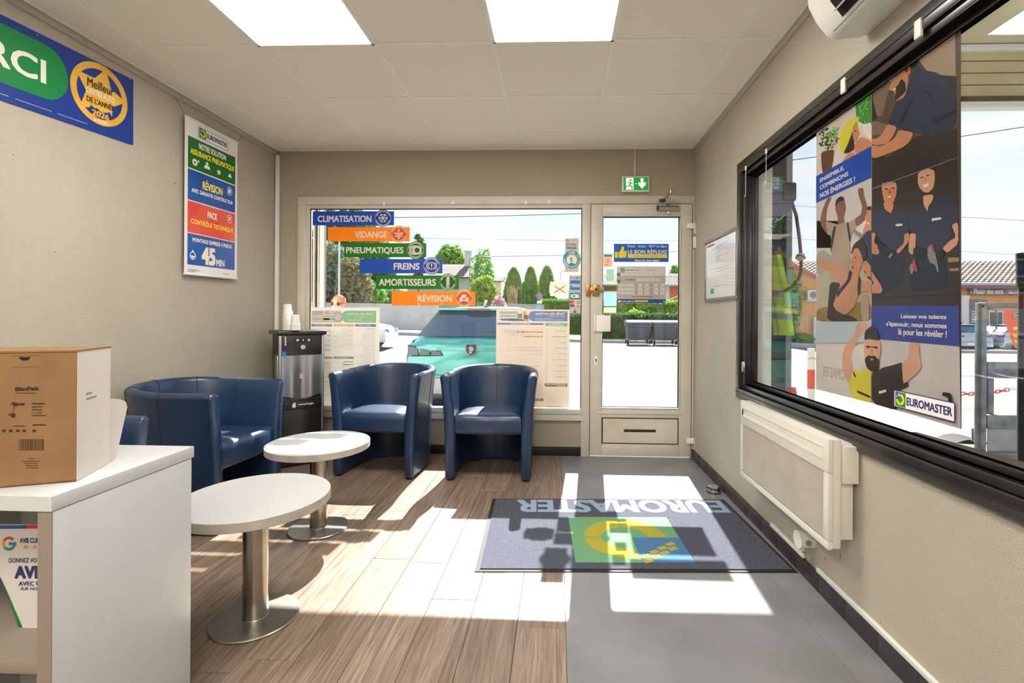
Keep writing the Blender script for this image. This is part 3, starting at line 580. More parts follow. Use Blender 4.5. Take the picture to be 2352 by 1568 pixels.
def ink(m):
    for (u0, v0, u1, v1) in ((36, 903, 84, 901.5), (73, 928, 104, 925), (73, 955, 106, 953), (31, 979, 58, 977), (75, 977, 106, 974)): fb.poly(m, [fbi(u0, v0), fbi(u1, v0), fbi(u1, v1), fbi(u0, v1)], 1)
    for u in (9, 25, 41, 56, 79): fb.disc(m, *fbi(u, 989), .011, 1, 12)
    fb.poly(m, [fbi(24, 949), fbi(36, 949), fbi(34, 959), fbi(27, 959)], 1); fb.poly(m, [fbi(18, 952), fbi(24, 949), fbi(24, 955)], 1)
    fb.poly(m, [fbi(57, 925), fbi(57, 931), fbi(44, 930), fbi(36, 934), (fbi(30, 930)), fbi(22, 928), fbi(30, 926), fbi(26, 922), fbi(36, 924), fbi(44, 926)], 1)
    fb.stroke(m, [fbi(33, 932), fbi(30, 948)], .0012, 1)
    rg = random.Random(4); x = 44
    while x < 100:
        w = rg.choice((.7, 1.2, 2.2)); fb.poly(m, [fbi(x, 1034), fbi(x + w, 1034), fbi(x + w, 1008), fbi(x, 1008)], 1); x += w + rg.choice((.8, 1.3, 1.8))
    for v, a, b in ((1052, 64, 80), (1058, 53, 92), (1063, 57, 88), (1068, 60, 88), (1073, 60, 88)): fb.poly(m, [fbi(a, v + 1.5), fbi(b, v + 1.5), fbi(b, v), fbi(a, v)], 1)
pr(bxr, 'printed_marks', 'card_ink', ink)
pr(bxr, 'hand_slot', 'dark_cavity', lambda m: fb.poly(m, [fbi(44, 820)] + [fbi(57 - 13 * cos(a * pi / 8), 820 + 8 * sin(a * pi / 8)) for a in range(9)], 1))
pr(bxr, 'crease', 'card_crease', lambda m: (fb.stroke(m, [fbi(28, 844), fbi(88, 842)], .0012, 1), fb.stroke(m, [fbi(28, 818), fbi(90, 816)], .0015, 1)))
fs = Fr(bp(-.001, 0, 0), bp(-.001, dd, 0), bp(-.001, 0, ht), e2 * -1); pr(bxr, 'side_print', 'ink_grey', lambda m: (smalltext(m, fs, .25, .64, .55, .67, 1), smalltext(m, fs, .25, .6, .8, .63, 1)))
m = MB(); fl_ = [(0, 0), (.03, .0), (.055, .13), (.052, .145), (.04, .155), (.02, .16), (0, .155)]
m.prism(fl_, lambda x, y, d: bp(.004 - .02 * (x / .055) ** 2 + .0 + d, dd + x, .003 + y), 0, .002); obj('paper_flap', m, 'cardboard_white', bxr)
# ------------------------------------------------------------------ heater
hx = .985; a = onX(1702, 920, hx); HY1 = 2.64; HY0 = 1.795; HZ0, HZ1 = .292, .695
ht_ = thing('wall_heater', 'white panel heater with perforated front under the side window', 'heater', (1.04, (HY0 + HY1) / 2, HZ0))
mat('heater_white', '#dedacf', rough=.32); mat('perforated', '#c9c0b4', rough=.45, var=.1, vs=5)
m = MB(); fr4(m, hx, hx + .02, HY0, HY1, HZ0, HZ1, HY0 + .035, HY1 - .02, HZ0 + .03, HZ1 - .125, bev=.004); obj('front_frame', m, 'heater_white', ht_)
m = MB(); fr4(m, hx - .002, hx + .012, HY0 + .035, HY1 - .015, HZ1 - .085, HZ1 - .03, HY0 + .045, HY1 - .03, HZ1 - .078, HZ1 - .04, bev=.001); obj('outlet_recess', m, 'heater_white', ht_)
m = MB(); m.prism([(0, 0), (.012, .0), (.03, .04), (.018, .04)], lambda x, z, y: Vector((hx - .003 + x * .4, y, HZ1 - .079 + z)), HY0 + .045, HY1 - .03); obj('deflector', m, 'heater_white', ht_)
obj('outlet_gap', MB().box(hx - .003, hx - .001, HY1 - .04, HY1 - .03, HZ1 - .076, HZ1 - .045), 'dark_cavity', ht_)
obj('grille_back', MB().box(hx + .012, hx + .014, HY0 + .035, HY1 - .018, HZ0 + .025, HZ1 - .12), mat('grille_dark', '#57493d', rough=.8), ht_)
m = MB(); n = 52
for i in range(n):                                    # woven sheet: zig-zag louvres, one relief
    z = HZ0 + .03 + (HZ1 - HZ0 - .155) * (i + .5) / n; m.box(hx + .004, hx + .009, HY0 + .04, HY1 - .02, z - .0011, z + .0011)
gb = obj('perforated_sheet', m, 'perforated', ht_); gb['kind'] = 'stuff'
m = MB(); ny = 150
for i in range(ny): y = HY0 + .04 + (HY1 - HY0 - .06) * (i + .5) / ny; m.box(hx + .0045, hx + .0085, y - .0009, y + .0009, HZ0 + .03, HZ1 - .125)
gb = obj('sheet_ribs', m, 'perforated', ht_); gb['kind'] = 'stuff'
obj('casing', MB().box(hx + .02, hx + .05, HY0 + .004, HY1 - .004, HZ0 + .003, HZ1 - .002, bev=.005), 'heater_white', ht_); obj('back_box', MB().box(hx + .05, RX - .012, HY0 + .02, HY1 - .03, HZ0 + .03, HZ1 - .02, bev=.003), 'heater_white', ht_)
obj('thermostat_box', MB().box(hx + .051, RX - .006, HY0 - .004, HY0 + .09, HZ1 - .16, HZ1 - .025, bev=.003), 'heater_white', ht_); obj('wall_bracket', MB().box(RX - .013, RX - .0005, HY0 + .1, HY1 - .1, HZ0 + .08, HZ1 - .08), 'brushed', ht_)
fr_ = Fr((hx + .055, HY0 + .0195, HZ0 + .04), (RX - .02, HY0 + .0195, HZ0 + .04), (hx + .055, HY0 + .0195, HZ0 + .1), (0, -1, 0)); pr(ht_, 'rating_label', 'ink_grey', lambda m: smalltext(m, fr_, .05, .05, .95, .95, 7, .5, 1))
# cable conduit, junction box
jb = thing('junction_box', 'round white junction box on the wall under the heater', 'junction box', (1.06, 2.12, .15))
obj('lid', MB().cyl((1.035, 2.12, .185), (1.042, 2.12, .185), .037, n=32), 'white_plastic', jb); obj('body', MB().cyl((1.042, 2.12, .185), (RX, 2.12, .185), .035, n=32), 'white_plastic', jb)
obj('grommet', MB().cyl((1.065, 2.081, .185), (1.065, 2.09, .185), .012, n=14).cyl((1.065, 2.079, .185), (1.065, 2.082, .185), .006, n=10), 'grey_plastic', jb); obj('cable', MB().tube([(1.062, 2.12, .218), (1.062, 2.12, .31)], .004, 8), 'ink_pale', jb)
cd = obj('cable_duct', MB().box(RX - .016, RX - .0005, -.4, 2.06, .079, .096, bev=.002), 'white_paint'); tag(cd, 'long white cable duct along the top of the baseboard, in front of the junction box', 'cable duct')
cd = obj('cable_duct', MB().box(RX - .016, RX - .0005, 2.17, 2.5, .079, .096, bev=.002).tube([(RX - .012, 2.2, .092), (RX - .012, 2.16, .125), (1.075, 2.14, .152)], .004, 6), 'white_paint'); tag(cd, 'short white cable duct between junction box and mat corner', 'cable duct')
# door stop
ds = thing('door_stop', 'round steel puck door stop on the grey tiles beside the right wall', 'door stop', (1.02, 3.19, 0))
obj('body', MB().lathe([(.04, .004), (.0415, .006), (.0415, .026), (.04, .028)], (1.02, 3.19, 0), 36), 'chrome', ds); obj('rubber_ring', MB().lathe([(.036, 0), (.0435, .001), (.0435, .006), (.036, .007)], (1.02, 3.19, 0), 36), 'rubber', ds); obj('rubber_ring', MB().lathe([(.036, .026), (.044, .027), (.044, .034), (.036, .035)], (1.02, 3.19, 0), 36), 'rubber', ds)
obj('dome', MB().lathe([(.041, .033), (.036, .042), (.022, .048), (.001, .05)], (1.02, 3.19, 0), 36), 'chrome', ds)
# ------------------------------------------------------------------ air conditioner
ac = thing('air_conditioner', 'white wall-mounted air conditioner above the side window', 'air conditioner', (1.0, 1.35, 2.1620))
prof = [(RX - .001, 2.1470), (1.06, 2.1340), (.985, 2.1300), (.955, 2.1400), (.915, 2.1920), (.888, 2.2470), (.882, 2.3020), (.884, 2.4420), (.9, 2.4620), (RX - .001, 2.4670)]
ya, yb = .93, 1.775
m = MB(); pv = None
for y, s in ((ya, .96), (ya + .012, 1), (yb - .012, 1), (yb, .965)):
    k_ = m.ring([Vector((RX - (RX - x) * s, y, 2.3020 + (z - 2.3020) * s)) for x, z in prof])
    if pv: m.bridge(pv, k_)
    else: m.cap(k_)
    pv = k_
m.cap(pv, True); obj('casing', m, 'white_plastic', ac, ang=50)
def acp(t, z, off=.0): return None
m = MB(); m.prism([(.909, 2.2000), (.949, 2.1460), (.9465, 2.1435), (.9055, 2.1980)], lambda x, z, y: Vector((x - .0012, y, z - .0008)), ya + .09, yb - .12); obj('air_outlet', m, 'dark_cavity', ac)
m = MB(); m.prism([(.91, 2.1570), (.915, 2.1550), (.935, 2.1800), (.931, 2.1830)], lambda x, z, y: Vector((x, y, z)), ya + .1, yb - .13); obj('louvre', m, 'white_plastic', ac)
m = MB(); m.prism([(.955, 2.1385), (.958, 2.1382), (.958, 2.1350), (.955, 2.1355)], lambda x, z, y: Vector((x, y, z)), ya + .04, yb - .05); obj('panel_line', m, 'grey_plastic', ac)
# ------------------------------------------------------------------ door mat
m0, m1, m2 = onZ(1662, 1145, .0079), onZ(1143, 1143, .0079), onZ(1832, 1303, .0079); v_ = (m2 - m0); m1 = m0 + (m1 - m0).normalized() * 1.44; vv = Vector((-(m1 - m0).y, (m1 - m0).x, 0)).normalized() * .86
mf = Fr(m0, m1, m0 + vv, (0, 0, 1)); mm_ = thing('door_mat', 'dark printed door mat with upside-down name and emblem in front of the door', 'mat', tuple(mf.pt(.5, .5) * 1))
mat('mat_pile', '#555a6c', rough=.95, bump=1, bs=500, c2='#333745', vs=170, sheen=.05)
for n_, c_ in dict(mat_text='#a9c0dc', mat_green='#7fb888', mat_yellow='#c9bf3b', mat_blue='#5388bd').items(): mat(n_, c_, rough=.95, bump=1, bs=900, var=.25, vs=500)
m = MB(); q = [mf.o, mf.o + mf.u, mf.o + mf.u + mf.v, mf.o + mf.v]; A_ = m.ring([Vector((p.x, p.y, .0035)) for p in q]); B_ = m.ring([Vector((p.x, p.y, .0005)) for p in q]); m.bridge(A_, B_); m.cap(A_); m.cap(B_); obj('rubber_edge', m, 'rubber', mm_)
fi = mf.sub(.012, .02, .985, .978, 0); m = MB(); q = [fi.o, fi.o + fi.u, fi.o + fi.u + fi.v, fi.o + fi.v]; A_ = m.ring([Vector((p.x, p.y, .0075)) for p in q]); B_ = m.ring([Vector((p.x, p.y, .003)) for p in q]); m.bridge(A_, B_); m.cap(A_); m.cap(B_); obj('pile', m, 'mat_pile', mm_)
mi = lambda u, v: mf.inv(onZ(u, v, .007))
ta = mi(1652, 1149); tb = mi(1184, 1176)
lettering(mm_, 'mat_text', mf, [('EUROMASTER', ta[0], ta[1], tb[0], tb[1], .04)], k=1)
ga = mi(1530, 1188); gb2 = mi(1322, 1292); gf = mf.sub(ga[0], ga[1], gb2[0], gb2[1], 1)
pr(mm_, 'emblem_square', 'mat_green', lambda m: gf.rect(m, 0, 0, 1, 1)); pr(mm_, 'emblem_quarter', 'mat_blue', lambda m: gf.rect(m, 0, .5, .44, 1, 1))
pr(mm_, 'emblem_ring', 'mat_yellow', lambda m: [gf.arc(m, .5, .5, .24, .42, a, b, 1) for a, b in ((-88, -2), (2, 88), (182, 268), (92, 98))] + [gf.stroke(m, [(.08 + .09 * i, .62 + .08 * i + dy), (.16 + .09 * i, .66 + .08 * i + dy)], .03, 2) for i in range(4) for dy in (0, .09)])
# ------------------------------------------------------------------ signs on the front window
YS = D + .0045
c1 = lambda u, v: (650 + u / 4.612, 420 + v / 4.612); c3 = lambda u, v: (1100 + u / 3.919, 380 + v / 3.919)
def decal(name, label, Y, x0, y0, x1, y1, m, cat='sticker', group=None, th=.0008):
    f = frY(Y, x0, y0, x1, y1, 0); t = thing(name, label, cat, tuple(f.pt(.5, 0)), 0, group); mb = MB(); f.base(mb, th); obj('backing', mb, m, t); f.k = 1
    f.px = lambda u, v: f.inv(onY(u, v, Y)); return t, f
def rb(m, f, a, b, k=1):   # rectangle given by two photo points
    p, q = f.px(*a), f.px(*b); f.rect(m, min(p[0], q[0]), min(p[1], q[1]), max(p[0], q[0]), max(p[1], q[1]), k)
def tb(f, s, a, b, bold=.02): p, q = f.px(*a), f.px(*b); return (s, p[0], min(p[1], q[1]), q[0], max(p[1], q[1]), bold)
for n_, c_ in dict(strip_blue='#0b4fb8', strip_orange='#ff9204', strip_green='#077a12', rose='#f4b7a4').items(): mat(n_, c_, rough=.4, trans=.1)
mat('disc_blue', '#083a98', rough=.4, trans=.1); mat('disc_orange', '#e85a12', rough=.4, trans=.1); mat('disc_green', '#055c10', rough=.4, trans=.1); mat('strip_letter', '#f5e9dc', rough=.4, trans=.15)
mat('halo_blue', '#1178cf', rough=.4, trans=.3); mat('halo_orange', '#ff9a1f', rough=.4, trans=.3); mat('halo_green', '#0b8f22', rough=.4, trans=.3)
def ic_snow(m, f, c, h):
    for i in range(6):
        a = i * pi / 3; e = lambda r, da=0: (c[0] + r * h * cos(a + da) / f.asp, c[1] + r * h * sin(a + da)); f.stroke(m, [c, e(1)], .0062, 5)
        for s in (-.38, .38): f.stroke(m, [e(.55), e(.95, s)], .005, 5)
def ic_oil(m, f, c, h):
    q = lambda x, y: (c[0] + x * h / f.asp, c[1] + y * h); f.stroke(m, [q(-.9, .35), q(-.55, .1), q(-.1, .25), q(.3, .1), q(.9, .4)], .007, 5); f.stroke(m, [q(-.5, -.1), q(.4, -.15), q(.75, .2)], .007, 5); f.stroke(m, [q(-.8, -.35), q(-.4, -.5), q(0, -.35), q(.4, -.5), q(.8, -.3)], .006, 5); f.stroke(m, [q(0, 1), q(0, .5)], .012, 5); f.stroke(m, [q(0, -.5), q(0, -1)], .012, 5)
def ic_tyre(m, f, c, h):
    for i in range(5): f.arc(m, c[0] + (-.35 + .14 * i) * h / f.asp, c[1], h * .92, h, 95, 265, 5 + i * .2)
    f.arc(m, c[0] + .35 * h / f.asp, c[1], h * .55, h * .95, 0, 360, 5)
def ic_brake(m, f, c, h):
    f.arc(m, *c, h * .62, h * .76, 0, 360, 5); f.arc(m, *c, h * .92, h * 1.1, -50, 50, 5); f.arc(m, *c, h * .92, h * 1.1, 130, 230, 5); f.stroke(m, [(c[0], c[1] + h * .42), (c[0], c[1] - h * .1)], .01, 5); f.disc(m, c[0], c[1] - h * .34, h * .1, 5, 10)
def ic_spring(m, f, c, h):
    q = lambda x, y: (c[0] + x * h / f.asp, c[1] + y * h)
    for i in range(6): f.stroke(m, [q(-.35, -.75 + .28 * i), q(.35, -.6 + .28 * i)], .008, 5)
    f.stroke(m, [q(-.35, 1.05), q(.35, 1.05)], .01, 5); f.stroke(m, [q(-.35, -1.05), q(.35, -1.05)], .01, 5)
def ic_car(m, f, c, h):
    q = lambda x, y: (c[0] + x * h / f.asp, c[1] + y * h); f.poly(m, [q(-.95, -.75), q(-.6, -.75), q(-.6, -.55), q(.6, -.55), q(.6, -.75), q(.95, -.75), q(.95, .05), q(.65, .3), q(.45, .8), q(-.45, .8), q(-.65, .3), q(-.95, .05)], 5)
def ic_tick(m, f, c, h):
    q = lambda x, y: (c[0] + x * h / f.asp, c[1] + y * h); f.stroke(m, [q(-.3, .1), q(0, -.3), q(.55, .5)], .009, 6)
strips = [('CLIMATISATION', 'blue', (315, 301), (1175, 449), (368, 415), (938, 345), (1060, 373), ic_snow, 'blue window strip reading CLIMATISATION with a snowflake, top of the staircase of strips'),
 ('VIDANGE', 'orange', (475, 469), (1342, 618), (762, 580), (1103, 512), (1227, 542), ic_oil, 'orange window strip reading VIDANGE with an oil can'),
 ('PNEUMATIQUES', 'green', (647, 638), (1517, 786), (668, 757), (1277, 680), (1403, 712), ic_tyre, 'green window strip reading PNEUMATIQUES with a tyre'),
 ('FREINS', 'blue', (813, 807), (1688, 957), (1173, 918), (1447, 848), (1575, 878), ic_brake, 'blue window strip reading FREINS with a brake warning symbol'),
 ('AMORTISSEURS', 'green', (983, 979), (1862, 1124), (1015, 1088), (1620, 1017), (1747, 1050), ic_spring, 'green window strip reading AMORTISSEURS with a spring'),
 ('RÉVISION', 'orange', (1150, 1149), (2038, 1298), (1425, 1258), (1790, 1172), (1919, 1222), ic_car, 'orange window strip reading RÉVISION with a car, lowest of the staircase of strips')]
for s, cn, a, b, ta_, tb_, cc, ic, lab in strips:
    (x0, y0), (x1, y1) = c1(*a), c1(*b); t, f = decal('window_strip', lab, YS, x0, y0, x1, y1, 'strip_' + cn, group='service strips on the front window')
    c = f.px(*c1(*cc)); h = .635
    pr(t, 'round_badge', 'halo_' + cn, lambda m: f.disc(m, *c, .625, 0, 40)); pr(t, 'badge_rim', 'strip_letter', lambda m: f.arc(m, *c, .565, .58, 0, 360, 1, 48)); pr(t, 'badge_centre', 'disc_' + cn, lambda m: f.disc(m, *c, .56, 1, 40))
    pr(t, 'badge_arc', 'strip_letter', lambda m: (f.arc(m, *c, .47, .52, 15, 165, 3), f.arc(m, *c, .47, .52, 195, 345, 3)))
    pr(t, 'icon', 'strip_letter', lambda m: ic(m, f, c, .34))
    if ic is ic_car: pr(t, 'tick', 'disc_orange', lambda m: ic_tick(m, f, c, .34))
    p, q = f.px(*c1(*ta_)), f.px(*c1(*tb_)); lettering(t, 'strip_letter', f, [(s, p[0], p[1], q[0], q[1], .028)], k=3)
for u, w in ((1441, 26), (1677, 12)):
    p = onY(*c1(u, 1284), D + .001); o = obj('adhesive_tab', MB().box(p.x - w * .0004, p.x + w * .0004, D + .0015, D + .003, p.z - .01, p.z + .01, bev=.0006), mat('tab_grey', '#c9c6c2', rough=.4), t)
# company-commitment label
mat('sticker_beige', '#cbc1b4', rough=.5, trans=.25); mat('sticker_white', '#eee7dd', rough=.5, trans=.5)
t, f = decal('label_sticker', 'tall beige window sticker ENTREPRISE ENGAGÉE with a round teal badge', YS, 1297.5, 547, 1328.5, 624.5, 'sticker_beige')
c4 = lambda u, v: (1100 + u / 7.84, 540 + v / 7.84)
euro_logo(t, f.sub(.1, .89, .92, .965, 1), k=1); lettering(t, 'ink_blue', f, [tb(f, 'ENTREPRISE', c4(1577, 185), c4(1755, 150)), tb(f, 'ENGAGÉE', c4(1577, 250), c4(1755, 195), .04)], k=1)
c = f.px(*c4(1672, 440)); h = abs(f.px(*c4(1672, 602))[1] - c[1])
pr(t, 'round_badge', 'teal', lambda m: f.disc(m, *c, h, 1, 44)); pr(t, 'badge_crescent', 'lime', lambda m: f.disc(m, c[0], c[1] + h * .02, h * .62, 2, 36)); pr(t, 'badge_centre', 'ink_white', lambda m: f.disc(m, c[0], c[1] - h * .08, h * .55, 3, 36))
pr(t, 'badge_hill', 'teal', lambda m: f.poly(m, [(c[0] + x * h / f.asp, c[1] + y * h) for x, y in ((-.4, -.52), (-.2, -.4), (-.05, -.28), (.2, -.4), (.35, -.5), (.2, -.6), (0, -.64), (-.25, -.6))], 4)); pr(t, 'badge_figure', 'ink_blue2', lambda m: (f.arc(m, c[0], c[1] + h * .05, h * .12, h * .2, 40, 280, 4), f.disc(m, c[0], c[1] + h * .05, h * .07, 4, 12), f.stroke(m, [(c[0] - .1, c[1] - h * .15), (c[0] + .12, c[1] - h * .2)], .004, 4)))
def around(m, f, s, c, r, hh, a0, a1, k):
    n = len(s)
    for i, ch in enumerate(s):
        if ch == ' ': continue
        a = R(a0 + (a1 - a0) * (i + .5) / n); rad = Vector((cos(a), sin(a))); tn = Vector((sin(a), -cos(a))) * (1 if a1 < a0 else -1); up = rad if a1 < a0 else -rad
        P = lambda x, y: f.pt(c[0] + (rad.x * r + tn.x * x + up.x * y) / f.asp, c[1] + rad.y * r + tn.y * x + up.y * y)
        g = Fr(P(-hh * .4, -hh / 2), P(hh * .4, -hh / 2), P(-hh * .4, hh / 2), f.n, k); put_text(m, g, ch, 0, 0, 1, 1, 0, .03)
pr(t, 'lettering', 'ink_white', lambda m: (around(m, f, 'LABEL', c, h * .82, h * .17, 115, 60, 3), around(m, f, 'ENSEIGNE', c, h * .82, h * .17, 175, 250, 3))); pr(t, 'lettering', 'lime', lambda m: (around(m, f, '2024', c, h * .82, h * .17, 45, 12, 3), around(m, f, 'RESPONSABLE', c, h * .82, h * .17, 258, 355, 3)))
# payment stickers
t, f = decal('payment_sticker', 'upper card payment sticker with a blue square, beside the window mullion', YS, 1307.2, 633.3, 1334.5, 667.5, 'sticker_beige')
pr(t, 'blue_square', 'sky_blue', lambda m: rb(m, f, c4(1645, 810), c4(1818, 985))); lettering(t, 'ink_white', f, [tb(f, 'AMERICAN', c4(1650, 905), c4(1814, 875), .03), tb(f, 'EXPRESS', c4(1675, 937), c4(1818, 908), .03)], k=2); lettering(t, 'ink_blue', f, [tb(f, 'On dit', c4(1645, 776), c4(1715, 758)), tb(f, 'à', c4(1808, 776), c4(1820, 760))]); pr(t, 'green_mark', 'print_mint', lambda m: rb(m, f, c4(1735, 785), c4(1792, 752)))
t, f = decal('payment_sticker', 'lower card payment sticker with CB and card emblems, beside the window mullion', YS, 1308.2, 669.5, 1333.8, 719, 'sticker_beige')
pr(t, 'colour_band', 'teal', lambda m: rb(m, f, c4(1640, 1035), c4(1820, 1118))); pr(t, 'colour_band', 'ink_green', lambda m: rb(m, f, c4(1640, 1118), c4(1820, 1158))); lettering(t, 'ink_white', f, [tb(f, 'CB', c4(1655, 1130), c4(1805, 1062), .08)], k=2)
for v, (ca, cb) in ((1202, ('red', 'orange')), (1267, ('sky_blue', 'red'))):
    pr(t, 'card_emblem', cb, lambda m: f.disc(m, *f.px(*c4(1698, v)), abs(f.px(*c4(0, 0))[1] - f.px(*c4(0, 28))[1]), 1, 20)); pr(t, 'card_emblem', ca, lambda m: f.disc(m, *f.px(*c4(1662, v)), abs(f.px(*c4(0, 0))[1] - f.px(*c4(0, 28))[1]), 2, 20))
    pr(t, 'card_plate', 'ink_white', lambda m: rb(m, f, c4(1735, v - 28), c4(1825, v + 25))); pr(t, 'card_bar', 'navy', lambda m: rb(m, f, c4(1735, v + 17), c4(1825, v + 25), 2)); lettering(t, 'navy', f, [tb(f, 'VISA', c4(1745, v + 10), c4(1815, v - 16), .04)], k=2)
pr(t, 'blue_plate', 'navy', lambda m: rb(m, f, c4(1695, 1368), c4(1758, 1392))); lettering(t, 'navy', f, [tb(f, 'V', c4(1715, 1358), c4(1742, 1325), .05)], k=1)
# crossed-out paper notice
t, f = decal('taped_notice', 'white paper notice with a grey cross taped to the window glass', YS, 1263.5, 647, 1305.5, 679.5, 'sticker_white', 'notice')
pr(t, 'tape_edge', 'sticker_white', lambda m: f.poly(m, [f.px(*c4(*p)) for p in ((1365, 810), (1545, 805), (1555, 840), (1612, 850), (1615, 1080), (1545, 1090), (1540, 1125), (1380, 1120), (1370, 1085), (1290, 1075), (1270, 1020), (1272, 900), (1300, 845), (1360, 838))], 0))
mat('mid_grey', '#8f8a88', rough=.6); mat('faint_grey', '#cfc8c4', rough=.6)
pr(t, 'cross', 'mid_grey', lambda m: (f.stroke(m, [f.px(*c4(1365, 915)), f.px(*c4(1545, 1035))], .008, 2), f.stroke(m, [f.px(*c4(1545, 915)), f.px(*c4(1355, 1035))], .008, 2))); pr(t, 'small_print', 'faint_grey', lambda m: smalltext(m, f, .05, .05, .95, .95, 6, .3, 1))
# tariff posters (seen from behind: mirrored print)
mat('poster_paper', '#f0ede6', rough=.6, trans=.19); mat('poster_cream', '#efe4d5', rough=.6, trans=.17)
for n_, c_ in dict(faded_green='#9ad6a9', faded_blue='#8296c9', faded_orange='#f3c79c', faded_teal='#86cfae', faded_ink='#c6c2c0', faded_brown='#9f8c7b', faded_pale='#dcd6cf', faded_skin='#e5b9a0', faded_dark='#7d8087', faded_yellow='#e6dd6a').items(): mat(n_, c_, rough=.6, trans=.12)
def mtext(t, m, f, items, k=2):
    for s, a, b, bo in items: mb = MB(); p, q = f.px(*a), f.px(*b); put_text(mb, f, s, q[0], min(p[1], q[1]), p[0], max(p[1], q[1]), k, bo); obj('lettering', mb, m, t, solid=False)
def pill(m, f, a, b, k=1, left=True):
    p, q = f.px(*a), f.px(*b); x0, x1, y0, y1 = min(p[0], q[0]), max(p[0], q[0]), min(p[1], q[1]), max(p[1], q[1]); r = (y1 - y0) / 2
    f.poly(m, [(x1, y0), (x1, y1)] + [(x0 + r / f.asp + r / f.asp * cos(a_), (y0 + y1) / 2 + r * sin(a_)) for a_ in [pi / 2 + pi * i / 12 for i in range(13)]], k)
c6 = lambda u, v: (700 + u / 6.533, 700 + v / 6.533); c7 = lambda u, v: (1130 + u / 6.272, 700 + v / 6.272)
t, f = decal('tariff_poster', 'white tariff poster with a green heading, mirrored, behind the water dispenser', YS, 709.5, 706.5, 870.5, 931, 'poster_paper', 'poster', 'mirrored tariff posters on the front window')
pr(t, 'photo_grey', 'faded_pale', lambda m: rb(m, f, c6(105, 85), c6(545, 268))); pr(t, 'photo_truck', 'faded_ink', lambda m: (rb(m, f, c6(110, 90), c6(270, 150), 2), rb(m, f, c6(120, 200), c6(440, 225), 2), f.arc(m, *f.px(*c6(500, 180)), .035, .055, 0, 360, 2)))
pr(t, 'photo_figure', 'faded_yellow', lambda m: f.poly(m, [f.px(*c6(*p)) for p in ((285, 150), (320, 135), (365, 140), (380, 240), (360, 262), (280, 262))], 2)); pr(t, 'photo_head', 'faded_skin', lambda m: f.disc(m, *f.px(*c6(335, 112)), .022, 3, 16)); pr(t, 'photo_plate', 'poster_paper', lambda m: rb(m, f, c6(250, 150), c6(450, 195), 4)); pr(t, 'photo_logo', 'faded_green', lambda m: rb(m, f, c6(415, 160), c6(448, 190), 5)); mtext(t, 'faded_blue', f, [('EUROMASTER', c6(258, 185), c6(410, 165), .02)], 5)
pr(t, 'heading_panel', 'faded_green', lambda m: pill(m, f, c6(552, 85), c6(1070, 268))); mtext(t, 'poster_paper', f, [('Tarifs des services', c6(645, 150), c6(1040, 112), .03), ]); mtext(t, 'faded_yellow', f, [('Véhicules industriels', c6(757, 196), c6(1042, 174), .03)]); pr(t, 'small_print', 'poster_paper', lambda m: (lambda p, q: smalltext(m, f, p[0], p[1], q[0], q[1], 2, .35, 2))(f.px(*c6(650, 250)), f.px(*c6(1040, 212))))
for s, a, b, cn in (('INDUSTRIEL', (100, 287), (410, 324), 'faded_blue'), ('GENIE CIVIL', (430, 287), (738, 324), 'faded_orange'), ('POIDS LOURDS', (757, 287), (1070, 327), 'faded_blue'), ('MANUTENTION', (100, 772), (412, 811), 'faded_orange'), ('AGRICOLE', (430, 772), (738, 811), 'faded_teal')):
    pr(t, 'heading_bar', cn, lambda m: pill(m, f, c6(*a), c6(*b))); w = b[0] - a[0]; mtext(t, 'poster_paper', f, [(s, c6(a[0] + w * .15, b[1] - 9), c6(a[0] + w * .72, a[1] + 9), .02)])
def cols(t, f, cc, L):
    for (x0, y0, x1, y1, rows, cn, sd) in L:
        pr(t, 'small_print', cn, lambda m: (lambda p, q: smalltext(m, f, q[0], p[1], p[0], q[1], rows, .32, 1, sd))(f.px(*cc(x0, y1)), f.px(*cc(x1, y0))))
cols(t, f, c6, [(780, 345, 1058, 900, 38, 'faded_ink', 1), (780, 905, 1058, 1400, 30, 'faded_ink', 2), (440, 345, 725, 640, 16, 'faded_pale', 3), (440, 830, 725, 1300, 18, 'faded_pale', 4), (110, 345, 395, 700, 16, 'faded_pale', 5), (110, 830, 395, 1400, 24, 'faded_pale', 6), (850, 340, 1058, 360, 1, 'faded_blue', 7), (620, 340, 725, 680, 5, 'faded_orange', 8), (270, 340, 395, 700, 5, 'faded_blue', 9), (270, 830, 395, 1240, 6, 'faded_orange', 10), (540, 830, 725, 910, 2, 'faded_teal', 11), (440, 440, 480, 640, 7, 'faded_ink', 12)])
pr(t, 'foot_band', 'faded_green', lambda m: rb(m, f, c6(70, 1466), c6(1100, 1478)))
t, f = decal('tariff_poster', 'cream tariff poster with a blue heading, mirrored, behind the right window chair', YS, 1138.5, 711, 1307, 935, 'poster_cream', 'poster', 'mirrored tariff posters on the front window')
pr(t, 'photo_grey', 'faded_ink', lambda m: rb(m, f, c7(112, 92), c7(370, 125))); pr(t, 'photo_car', 'faded_dark', lambda m: f.poly(m, [f.px(*c7(*p)) for p in ((90, 205), (290, 195), (440, 205), (470, 232), (300, 232), (160, 225))], 1)); pr(t, 'photo_figure', 'faded_dark', lambda m: f.poly(m, [f.px(*c7(*p)) for p in ((455, 150), (480, 138), (520, 150), (530, 200), (520, 235), (455, 225))], 2)); pr(t, 'photo_head', 'faded_skin', lambda m: (f.disc(m, *f.px(*c7(472, 115)), .02, 3, 16), f.poly(m, [f.px(*c7(*p)) for p in ((455, 205), (530, 205), (530, 225), (460, 222))], 3)))
lf2 = f; p, q = f.px(*c7(110, 195)), f.px(*c7(440, 125)); euro_logo(t, f.sub(p[0], p[1], q[0], q[1], 4), mirror=True, dark='faded_blue')
